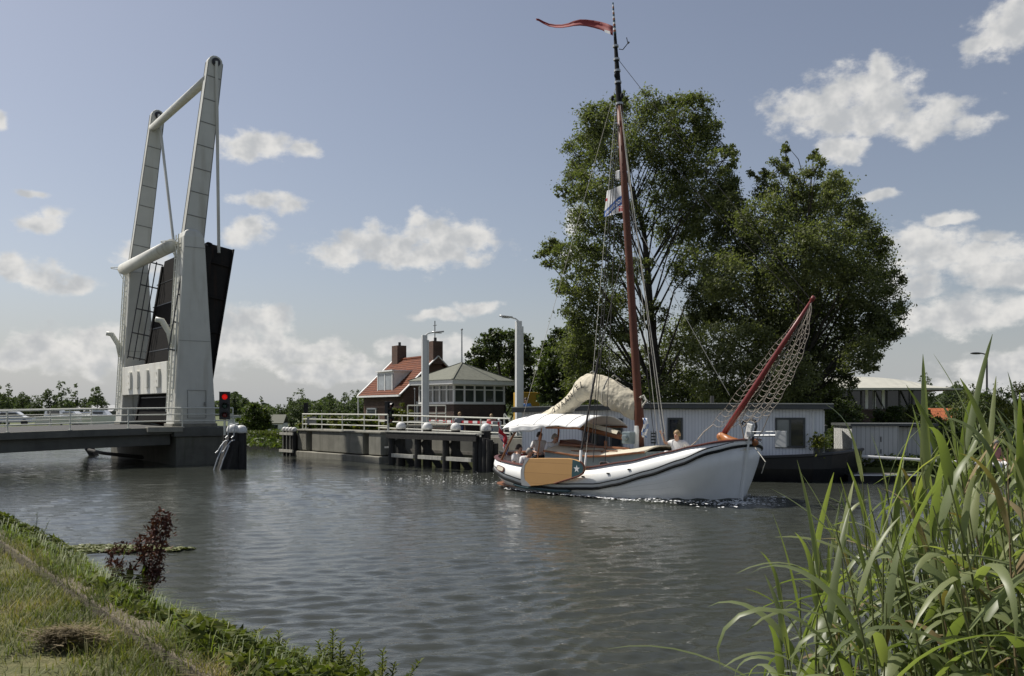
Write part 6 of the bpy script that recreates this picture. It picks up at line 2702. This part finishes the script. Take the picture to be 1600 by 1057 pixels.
# small moored boats, a car and a house behind the approach span
def cruiser(label, px, Y, L, rz, cabin):
    p = at(px, 640, Y)
    t_ = thing('motor_boat', label, 'motor boat', (p.x, Y, LAND + .75), rz, 'white boats beyond the approach span')
    m = MB()
    rg = []
    for k in range(9):
        s = k / 8
        w = .95 * (1 - max(0, (s - .55) / .45) ** 2 * .95)
        zz = .62 + .25 * s
        rg.append([(L * (s - .5), -w, zz), (L * (s - .5), -w * .6, -.2), (L * (s - .5), w * .6, -.2), (L * (s - .5), w, zz)])
    m.loft(rg)
    m.build('hull', carwhite, t_)
    m = MB()
    m.loft([[(L * -.3, -.7, .65), (L * .2, -.6, .7), (L * .2, .6, .7), (L * -.3, .7, .65)], [(L * -.26, -.6, .65 + cabin), (L * .06, -.5, .65 + cabin), (L * .06, .5, .65 + cabin), (L * -.26, .6, .65 + cabin)]])
    m.build('cabin', carwhite, t_)
    m = MB()
    m.bb(L * -.22, L * .05, -.67, -.645, .9, .65 + cabin * .75)
    m.build('window', glass, t_)
    return t_


cruiser('white motor boat with a tall cabin, leftmost of those seen through the railing', 92, 100, 4.6, .2, .8)
cruiser('white motor boat, second from left beyond the approach span', 116, 98, 4.2, -.1, .55)
cruiser('white motor boat with low cabin, third from left beyond the approach span', 138, 101, 4.4, .3, .45)
cruiser('white motor boat nearest to the drawbridge pylon', 162, 97, 4.0, 0, .65)
p = at(20, 652, 92)
car = thing('parked_car', 'small white car parked beyond the left end of the approach span', 'car', (p.x, 92, LAND + .5), R(15))
m = MB()
pr = [(-2, .3), (-2, .8), (-1.5, .9), (-.95, 1.4), (.5, 1.42), (1.15, .92), (1.95, .78), (2, .3)]
m.extrude([(x, -.82, z) for x, z in pr], (0, 1.64, 0))
m.build('body', carwhite, car, bevel=.08)
m = MB()
m.extrude([(-1.3, -.835, .95), (-.85, -.835, 1.33), (.42, -.835, 1.33), (.95, -.835, .95)], (0, .012, 0))
m.build('window', glass, car)
for x in (-1.25, 1.25):
    m = MB()
    m.tube([(x, -.86, .32), (x, -.6, .32)], .32, 14)
    m.build('wheel', blackplastic, car)
p = at(112, 645, 125)
lh = thing('long_barn', 'long low building with a grey roof behind the white boats', 'barn', (p.x, 125, LAND))
wl_ = 62 * 125 / FPX
z1_, z0_ = at(0, 633, 125).z - LAND, at(0, 643, 125).z - LAND
m = MB()
m.bb(0, wl_, 0, 5, 0, z0_)
m.build('wall', darkconcrete, lh)
m = MB()
m.extrude([(-.2, -.3, z0_), (-.2, 2.5, z1_), (-.2, 5.3, z0_)], (wl_ + .4, 0, 0))
m.build('roof', signgrey, lh)
p = at(356, 668, 82)
ch_ = thing('pale_hut', 'small pale flat roofed hut behind the red canal signal', 'hut', (p.x, 82, LAND))
m = MB()
m.bb(0, 1.5, 0, 2, 0, 1.35)
m.build('wall', siding, ch_)
m = MB()
m.bb(-.2, 1.7, -.2, 2.2, 1.352, 1.6)
m.build('roof', signgrey, ch_)
p = at(418, 668, 78)
ch_ = thing('white_cottage', 'tiny white fronted cottage between the pale bush and the capped dolphin', 'house', (p.x, 78, LAND))
m = MB()
m.bb(0, 1.3, 0, 2, 0, .95)
m.build('wall', white, ch_)
m = MB()
m.extrude([(-.1, -.1, .953), (1.4, -.1, .953), (1.4, 1, 1.7), (-.1, 1, 1.7)], (0, .06, -.08))
m.extrude([(-.1, 2.1, .953), (1.4, 2.1, .953), (1.4, 1.02, 1.7), (-.1, 1.02, 1.7)], (0, -.03, -.08))
m.build('roof', slate, ch_)
m = MB()
m.bb(.3, .9, -.02, -.003, .3, .8)
m.build('window', glass, ch_)

# ------------------------------------------------------------------ the near bank
DS = Vector((.62, -.78, 0)).normalized()
DN = Vector((.78, .62, 0)).normalized()
N0 = 1.81                                       # the concrete edging, measured towards the water


def wide(s):
    """the slope broadens close to the viewer"""
    return np.clip((s + 8.8) / 2.2, 0, 1)


def gz(n, s=0.0):
    """height of the near bank n metres towards the water"""
    wob = .03 * math.sin(s * 1.3) + .02 * math.sin(s * 3.7 + n * 2)
    if n < N0 + .2:
        return .88 + wob * .6
    k = (n - N0 - .2) / (1.4 + .5 * wide(s))
    return .8 - .86 * k + wob


def bank(s, n, z=0.0):
    p = DS * s + DN * n
    return Vector((p.x, p.y, z))


ground, t, b = nt('near_turf')
tc = node(t, 'ShaderNodeTexCoord')
n1 = node(t, 'ShaderNodeTexNoise', i_Scale=1.1, i_Detail=8.0, i_Roughness=.65)
t.links.new(tc.outputs['Object'], n1.inputs['Vector'])
cr = node(t, 'ShaderNodeValToRGB')
e_ = cr.color_ramp.elements
e_[0].position, e_[0].color = .32, rgba((.03, .028, .014))
e_[1].position, e_[1].color = .7, rgba((.2, .17, .08))
x_ = e_.new(.5)
x_.color = rgba((.085, .09, .026))
t.links.new(n1.outputs['Fac'], cr.inputs[0])
t.links.new(cr.outputs[0], b.inputs['Base Color'])
b.inputs['Roughness'].default_value = .95
n2 = node(t, 'ShaderNodeTexNoise', i_Scale=40.0, i_Detail=4.0)
t.links.new(tc.outputs['Object'], n2.inputs['Vector'])
bp = node(t, 'ShaderNodeBump', i_Strength=.7, i_Distance=.03)
t.links.new(n2.outputs['Fac'], bp.inputs['Height'])
t.links.new(bp.outputs[0], b.inputs['Normal'])
m = MB()
ns = [-60, -20, -8, -4, -2, -1, 0, .5, 1, 1.4, N0, N0 + .19, N0 + .22, 2.3, 2.6, 2.9, 3.2, 3.5, 4.2, 5]
ss = [-70, -50, -35, -28] + [-24 + .5 * i for i in range(64)] + [12, 20, 40]
rows = [[bank(s, n, gz(n, s)) for n in ns] for s in ss]
m.loft(rows, False, False)
tag(m.build('near_bank_ground', ground, None, smooth=True), kind='structure')
m = MB()
s_ = -40.0
while s_ < 4:
    L_ = 1.9
    a, b2_ = bank(s_ + .01, N0 + .1, .905), bank(s_ + L_ - .012, N0 + .1, .905 + .006 * math.sin(s_ * 5))
    m.beam(a, b2_, .2, .16)
    s_ += L_
o = m.build('concrete_edging', M('old_concrete', (.15, .125, .085), .95, .45, 7, .8, 40, dirt=(.06, .055, .025), streak=.8), None, bevel=.015)
tag(o, 'worn flat concrete edging strip running through the grass of the near bank', 'edging')

def blades(name, root, mid, tipp, side, mat):
    n = len(root)
    V = np.stack([root - side, root + side, mid + side * .8, mid - side * .8, tipp + side * .12, tipp - side * .12], 1).reshape(-1, 3)
    k = np.arange(n)[:, None] * 6
    F = np.concatenate([k + np.array([0, 1, 2, 3]), k + np.array([3, 2, 4, 5])])
    return np_mesh(name, V, F, mat)


# turf: single blades where the picture shows them
rg = np.random.RandomState(21)
n_ = 120000
s_ = -13.5 + 11.5 * rg.rand(n_) ** .8
nn = N0 + .02 - 3.2 * rg.rand(n_) ** 1.15
root = np.outer(s_, np.array(DS)) + np.outer(nn, np.array(DN))
patch = np.sin(s_ * 1.7 + nn * 2.3) + np.sin(s_ * .9 - nn * 3.1 + 1) + .6 * np.sin(s_ * 4.1 + nn * 5)
keep = rg.rand(n_) < np.clip(.62 + .26 * patch, .12, 1)
# some blades creep over the edging
cre = rg.rand(n_) < np.where(np.sin(s_ * 1.35 + 2.2) + .7 * np.sin(s_ * 3.1) > -.5, .2, .03)
nn = np.where(cre, N0 + .01 + .2 * rg.rand(n_), nn)
root = np.outer(s_, np.array(DS)) + np.outer(nn, np.array(DN))
root[:, 2] = np.where(nn > N0, .95, .87)
root = root[keep]
n_ = len(root)
hgt = (.035 + .075 * rg.rand(n_) ** 1.6) * (1 + .3 * rg.randn(n_).clip(-1, 1))
az = rg.rand(n_) * 6.283
lean = .25 + .9 * rg.rand(n_)
lay = rg.rand(n_) < .16
hgt = np.where(lay, .02, hgt)
dirv = np.stack([np.cos(az), np.sin(az), np.zeros(n_)], 1)
L_ = np.where(lay, .1 + .1 * rg.rand(n_), hgt * lean)
side = np.stack([-np.sin(az), np.cos(az), np.zeros(n_)], 1) * (.0022 + .0022 * rg.rand(n_))[:, None]
mid = root + dirv * (L_ * .4)[:, None] + np.array([0, 0, 1]) * (hgt * .65)[:, None]
tipp = root + dirv * L_[:, None] + np.array([0, 0, 1]) * hgt[:, None]
tag(blades('grass', root, mid, tipp, side, F_GRASS), 'short mown grass with straw on the near bank', 'grass', kind='stuff')

# dense low growth on the slope
n_ = 95000
s_ = -22 + 21.5 * rg.rand(n_) ** .72
wd = wide(s_)
nn = N0 + .1 + (1.32 + .5 * wd) * rg.rand(n_)
den = np.sin(s_ * 2.3 + 1) + np.sin(s_ * 5.1 + nn * 3) + np.sin(s_ * .8)
hm = np.clip(.15 + .075 * den + .06 * np.sin(s_ * 11 + nn * 7), .03, .4) * np.clip(1.25 - .55 * np.abs(nn - 2.4), .35, 1)
keep = rg.rand(n_) < np.clip(.55 + .3 * den + .25 * np.sin(s_ * 7 + nn * 9), .1, 1)
root = np.outer(s_, np.array(DS)) + np.outer(nn, np.array(DN))
g0 = .8 - .86 * (nn - N0 - .2) / (1.4 + .5 * wd)
root[:, 2] = np.maximum(np.minimum(g0, .9), -.02) + hm * rg.rand(n_) ** .8
root = root[keep]
V, F = leaf_quads(root, np.full(len(root), .045), rg, elong=2.1)
tag(np_mesh('bank_undergrowth', V, F, F_WEED), 'dense low green weeds on the slope between the edging and the water', 'ground cover', kind='stuff')
# tufts of long grass hanging over the water's edge
n_ = 9000
s_ = -20 + 19.5 * rg.rand(n_) ** .75
nn = N0 + .05 + 1.35 * rg.rand(n_)
keep = (np.sin(s_ * 1.9) + np.sin(s_ * 4.3 + 2)) > -.3
s_, nn = s_[keep], nn[keep]
n_ = len(s_)
root = np.outer(s_, np.array(DS)) + np.outer(nn, np.array(DN))
root[:, 2] = np.clip(.8 - .86 * (nn - N0 - .2) / (1.4 + .5 * wide(s_)), 0, .86)
az = rg.rand(n_) * 6.283
dirv = np.stack([np.cos(az), np.sin(az), np.zeros(n_)], 1)
L_ = .18 + .22 * rg.rand(n_)
side = np.stack([-np.sin(az), np.cos(az), np.zeros(n_)], 1) * .0034
mid = root + dirv * (L_ * .3)[:, None] + np.array([0, 0, 1]) * (L_ * .8)[:, None]
tipp = root + dirv * (L_ * .85)[:, None] + np.array([0, 0, 1]) * (L_ * .75)[:, None]
tag(blades('long_grass', root, mid, tipp, side, F_LONG), 'tufts of longer grass along the water edge', 'grass', kind='stuff')

# dry hay clump on the turf
hp = at(108, 1010, 6.1)
n_ = 1500
d0 = rg.randn(n_, 3) * np.array([.1, .05, .03])
P = np.array([hp.x, hp.y, .9]) + d0 + np.array([0, 0, .05])
az = rg.randn(n_) * .6 + .4
dirv = np.stack([np.cos(az), np.sin(az), .25 * rg.randn(n_)], 1) * (.035 + .045 * rg.rand(n_))[:, None]
side = np.stack([-np.sin(az), np.cos(az), .3 * rg.randn(n_)], 1) * .0025
V = np.stack([P - dirv - side, P - dirv + side, P + dirv + side, P + dirv - side], 1).reshape(-1, 3)
o = np_mesh('hay_clump', V, np.arange(4 * n_).reshape(n_, 4), F_HAY)
tag(o, 'dark clump of dry cut hay lying on the mown grass', 'hay')
# floating algae mats
def mat_patch(label, px, py, wx, wy, seed):
    Y = EYE * FPX / (py - HOR)
    c = at(px, py, Y)
    q = np.random.RandomState(seed)
    n2_ = 1500
    a_ = q.rand(n2_) * 6.283
    r_ = q.rand(n2_) ** .5
    r_ = r_ * (1 + .2 * np.sin(a_ * 3 + seed) + .15 * np.sin(a_ * 7))
    P = np.stack([c.x + wx * r_ * np.cos(a_), c.y + wy * r_ * np.sin(a_), .02 + .012 * q.rand(n2_)], 1)
    N = np.tile(np.array([0, 0, 3.0]), (n2_, 1))
    V, F = leaf_quads(P, np.full(n2_, .085), q, N=N, elong=1.2)
    return tag(np_mesh('floating_algae', V, F, F_ALGAE), label, 'algae', kind='stuff')


mat_patch('pale green algae floating below the dark dock plant', 240, 962, .38, .22, 1)
mat_patch('pale green algae floating beside the grassy bank', 205, 860, .9, .35, 2)
mat_patch('thin algae floating left of the dock plant', 140, 858, .5, .25, 3)


# weeds with an upright leafy stem
def weed(label, px, pytop, ntop=3.1, spread=.05, nl=70, leaf=.055, mat=F_WEED, branches=3, seed=0, name='weed_plant', cat='weed', group='leafy weeds along the near water edge'):
    Y = ntop / (.62 + .78 * (px - 800) / FPX)
    top = at(px, pytop, Y)
    q = np.random.RandomState(seed + 500)
    z0 = max(.0, float(gz(DN.x * top.x + DN.y * top.y, DS.x * top.x + DS.y * top.y)))
    base = Vector((top.x + .03 * q.randn(), top.y, z0))
    H = max(.12, top.z - z0)
    t_ = thing(name, label, cat, base, 0, group)
    m = MB()
    P, D = [], []
    for k in range(branches):
        h = H * (1 if k == 0 else .55 + .35 * q.rand())
        tx_ = np.array([top.x - base.x, 0, 0]) * (h / H) + (q.randn(3) * np.array([spread * 1.6, spread * 1.6, 0]) if k else 0)
        pts = [np.array([0, 0, -.05]), tx_ * .4 + np.array([0, 0, h * .5]), tx_ + np.array([0, 0, h])]
        m.tube(pts, [.008, .006, .003], 5)
        for j in range(nl):
            u = .12 + .88 * (j + q.rand()) / nl
            p = pts[0] * (1 - u) ** 2 + 2 * pts[1] * u * (1 - u) + pts[2] * u * u
            a_ = j * 2.4 + q.rand()
            l_ = leaf * (1.25 - .75 * u) * (.8 + .5 * q.rand())
            dv = np.array([math.cos(a_), math.sin(a_), .35 + .6 * u])
            dv /= np.linalg.norm(dv)
            sd_ = np.array([-math.sin(a_), math.cos(a_), 0]) * l_ * .17
            P.append([p, p + dv * l_ * .45 + sd_ + np.array([0, 0, .004]), p + dv * l_ - np.array([0, 0, l_ * .2]), p + dv * l_ * .45 - sd_])
    m.build('stem', F_STEM, t_)
    V = np.array(P).reshape(-1, 3)
    np_mesh('leaves', V, np.arange(len(V)).reshape(-1, 4), mat, t_)
    return t_


WL = [(435, 995, 3.15, 'bushy weed at the lower edge, leftmost of the tall pair'), (424, 1008, 3.1, 'leaning weed just left of the bushy pair'), (520, 993, 3.2, 'tallest dark green leafy spike at the lower edge'), (532, 1012, 3.2, 'shorter spike right beside the tallest leafy spike'), (508, 1022, 3.15, 'low spike left of the tallest leafy spike'),
      (563, 1024, 3.3, 'slim leafy spike right of the tallest one'), (598, 1026, 3.4, 'rightmost slim leafy spike at the lower edge'), (480, 1034, 3.1, 'low spreading weed between the two tall groups'), (462, 1030, 3.1, 'low weed right of the bushy weed'), (330, 1008, 3.0, 'small weed near the end of the concrete edging'),
      (296, 1012, 3.0, 'small bright weed close to the concrete edging'), (352, 1020, 2.9, 'weed between the edging and the bushy weed'), (378, 1024, 3.0, 'low weed left of the leaning weed'), (312, 990, 3.15, 'thin weed standing above the others near the dock plant'), (245, 985, 2.9, 'bright weed right below the dock plant'), (262, 1000, 2.9, 'low bright weed along the edging'),
      (130, 875, 3.0, 'leafy weed on the slope left of the dock plant'), (95, 862, 2.9, 'leafy weed on the slope, in the middle of the left bank'), (45, 830, 2.9, 'leafy weed near the left edge'), (12, 820, 2.9, 'leafy weed cut by the left edge')]
for i, (px, py, n_, lab) in enumerate(WL):
    weed(lab, px, py - 8, n_, .09, 64, .1, F_WEED, 7 if i in (0, 1, 2, 7, 8) else 4, i)
weed('thin tall umbrella weed with a sparse flower head standing on the left bank', 58, 800, 2.9, .1, 14, .07, F_WEED, 2, 60, 'umbel_weed', 'weed', None)

# the dark red dock plant leaning over the water
dk_ = thing('dock_plant', 'tall dark red seeding dock plant leaning out over the water', 'dock plant', at(205, 958, 10.5))
DB = Vector(dk_.location)
Dz = 10.5
m = MB()
P = []
q = np.random.RandomState(77)
ST = [[(200, 962), (212, 935), (232, 890), (240, 850), (250, 796)], [(205, 962), (225, 925), (245, 880), (258, 830), (262, 806)], [(195, 958), (185, 915), (172, 880), (180, 858), (200, 858)], [(208, 960), (222, 940), (238, 905), (248, 870), (268, 818)], [(190, 955), (200, 900), (228, 862), (240, 835), (244, 812)],
      [(210, 960), (232, 930), (246, 900), (250, 880), (246, 912)], [(205, 960), (218, 920), (232, 912), (230, 935), (229, 955)], [(193, 958), (182, 930), (176, 905), (180, 888), (196, 880)], [(202, 960), (205, 925), (192, 900), (196, 915), (192, 945)], [(215, 958), (228, 905), (226, 870), (214, 850), (222, 840)]]
for k, st_ in enumerate(ST):
    pts = [at(px, py, Dz + .12 * math.sin(k * 2 + i)) - DB for i, (px, py) in enumerate(st_)]
    m.tube(pts, [.013, .011, .008, .006, .003], 5)
    dens = [0, 10, 45, 105, 110] if k in (0, 1, 3, 4) else [0, 14, 34, 60, 60]
    for i in range(4):
        for j in range(dens[i + 1]):
            p = np.array(pts[i].lerp(pts[i + 1], q.rand()))
            P.append(p + q.randn(3) * np.array([.034, .034, .04]))
m.build('stem', M('dock_stem', (.05, .02, .014), .7, .3, 9), dk_)
P = np.array(P)
V, F = leaf_quads(P, np.full(len(P), .03), q, elong=2.0)
np_mesh('seed_heads', V, F, F_DOCK, dk_)
P = np.array([np.array(at(200 + 38 * q.randn() * .6, 935 + 22 * q.randn(), Dz) - DB) for _ in range(160)])
V, F = leaf_quads(P, np.full(len(P), .07), q, elong=2.0)
np_mesh('leaves', V, F, F_WEED, dk_)


# ------------------------------------------------------------------ reeds at the right
def reed(label, top, base, seed, nleaf=9, leaf=.42, width=.032, droop=1.0, dry=False):
    q = random.Random(seed * 7 + 3)
    base, top = Vector(base), Vector(top)
    t_ = thing('reed_plant', label, 'reed', base, 0, 'reeds on the near bank')
    H = top - base
    bend = Vector((q.uniform(-.12, .12), q.uniform(-.1, .1), 0))

    def sp(u):
        return H * u + bend * math.sin(math.pi * u) * .8
    m = MB()
    m.tube([sp(i / 7) for i in range(8)], [.0062, .006, .0056, .005, .0044, .0036, .0026, .0014], 6)
    m.build('stem', F_HAY if dry else F_STEM, t_)
    V, F = [], []
    a0 = q.uniform(0, 6.28)
    for k in range(nleaf):
        u = .3 + .7 * (k + q.random() * .5) / nleaf
        az = a0 + (k % 2) * math.pi + q.uniform(-.7, .7) + k * .16
        el = R(q.uniform(40, 76)) if u < .86 else R(q.uniform(68, 84))
        L = leaf * q.uniform(.7, 1.25) * (1 if u < .85 else .72)
        W = width * q.uniform(.75, 1.2) * (1 if u < .85 else .7)
        dr = droop * q.uniform(.5, 2.4) if u < .88 else droop * q.uniform(.05, .4)
        p = sp(min(u, .995))
        n = 9
        twist = q.uniform(-.5, .5)
        kink = q.random() < .28
        b0_ = len(V)
        for i in range(n + 1):
            s = i / n
            e_l = el - dr * s ** 1.3 - (1.2 * max(0, s - .5) if kink else 0)
            d_ = Vector((math.cos(az) * math.cos(e_l), math.sin(az) * math.cos(e_l), math.sin(e_l)))
            if i:
                p = p + d_ * (L / n)
            w = W * .5 * min(1, .35 + s * 3.2) * (1 - s) ** .62 + .0006
            sd_ = Vector((-math.sin(az), math.cos(az), 0))
            nr_ = sd_.cross(d_)
            c, s2 = math.cos(twist * s * 1.6), math.sin(twist * s * 1.6)
            sd2 = sd_ * c + nr_ * s2
            V.append(p + sd2 * w + nr_.cross(Vector()) if False else p + sd2 * w)
            V.append(p - nr_ * w * .28)
            V.append(p - sd2 * w)
        for i in range(n):
            a = b0_ + i * 3
            F.append((a, a + 1, a + 4, a + 3))
            F.append((a + 1, a + 2, a + 5, a + 4))
    np_mesh('leaves', np.array([tuple(v) for v in V]), np.array(F), F_DRY if dry else F_REED, t_, True)
    return t_


def bank_z(x, y):
    return max(0.0, float(gz(DN.x * x + DN.y * y, DS.x * x + DS.y * y)))


ENV = [(1150, 1000), (1185, 880), (1215, 850), (1270, 770), (1330, 690), (1400, 680), (1450, 640), (1500, 600), (1540, 590), (1600, 570), (1720, 560)]


def env(px):
    return env0(px) + 22


def env0(px):
    for (a, va), (b_, vb) in zip(ENV, ENV[1:]):
        if px <= b_:
            return va + (vb - va) * max(0, (px - a)) / (b_ - a)
    return ENV[-1][1]


HERO = [(1345, 650, 3.0, 1420, 'reed with two long bright leaves, standing apart at the left over the shed'), (1522, 556, 3.0, 1560, 'tallest reed, its tip above the street lamp'), (1440, 660, 2.5, 1500, 'reed with one broad yellow leaf in front of the dark bushes'), (1490, 590, 3.2, 1530, 'slender reed with an upright tip under the row of far trees'),
        (1555, 600, 2.6, 1600, 'tall reed with a broad folded leaf at the right edge'), (1270, 790, 3.1, 1350, 'thin reed leaning left over the open water'), (1250, 862, 2.7, 1320, 'lowest reed at the left, with a drooping pale leaf'), (1310, 760, 2.8, 1380, 'reed with pale drooping leaves left of the dense clump')]
for i, (px, py, Y, pb, lab) in enumerate(HERO):
    tp = at(px, py + 55, Y)
    bx_ = (pb - 800) / FPX * Y
    reed(lab, tp, (bx_, Y + .05, bank_z(bx_, Y)), i + 900, 9, .46, .045, .8)
q = random.Random(99)
for i in range(190):
    px = 1215 + 535 * q.random() ** .68
    Y = q.choice([2.3, 2.6, 2.9, 3.3, 3.7, 4.2]) + q.uniform(-.2, .2)
    py = env(px) + abs(q.gauss(0, 1)) * 85 + (12 if q.random() < .2 else 78)
    tp = at(px, py, Y)
    bx_ = tp.x + q.uniform(.05, .4)
    by_ = Y + q.uniform(-.15, .15)
    zb = bank_z(bx_, by_)
    if tp.z - zb < .5:
        tp.z = zb + .5
    reed('dry straw coloured reed stalk among the green ones at the right' if i % 13 == 5 else 'tall green reed in the dense clump at the right', tp, (bx_, by_, zb), i, q.choice([8, 9, 10, 11]), q.uniform(.32, .48), q.uniform(.026, .044), q.uniform(.7, 1.6), dry=(i % 13 == 5))
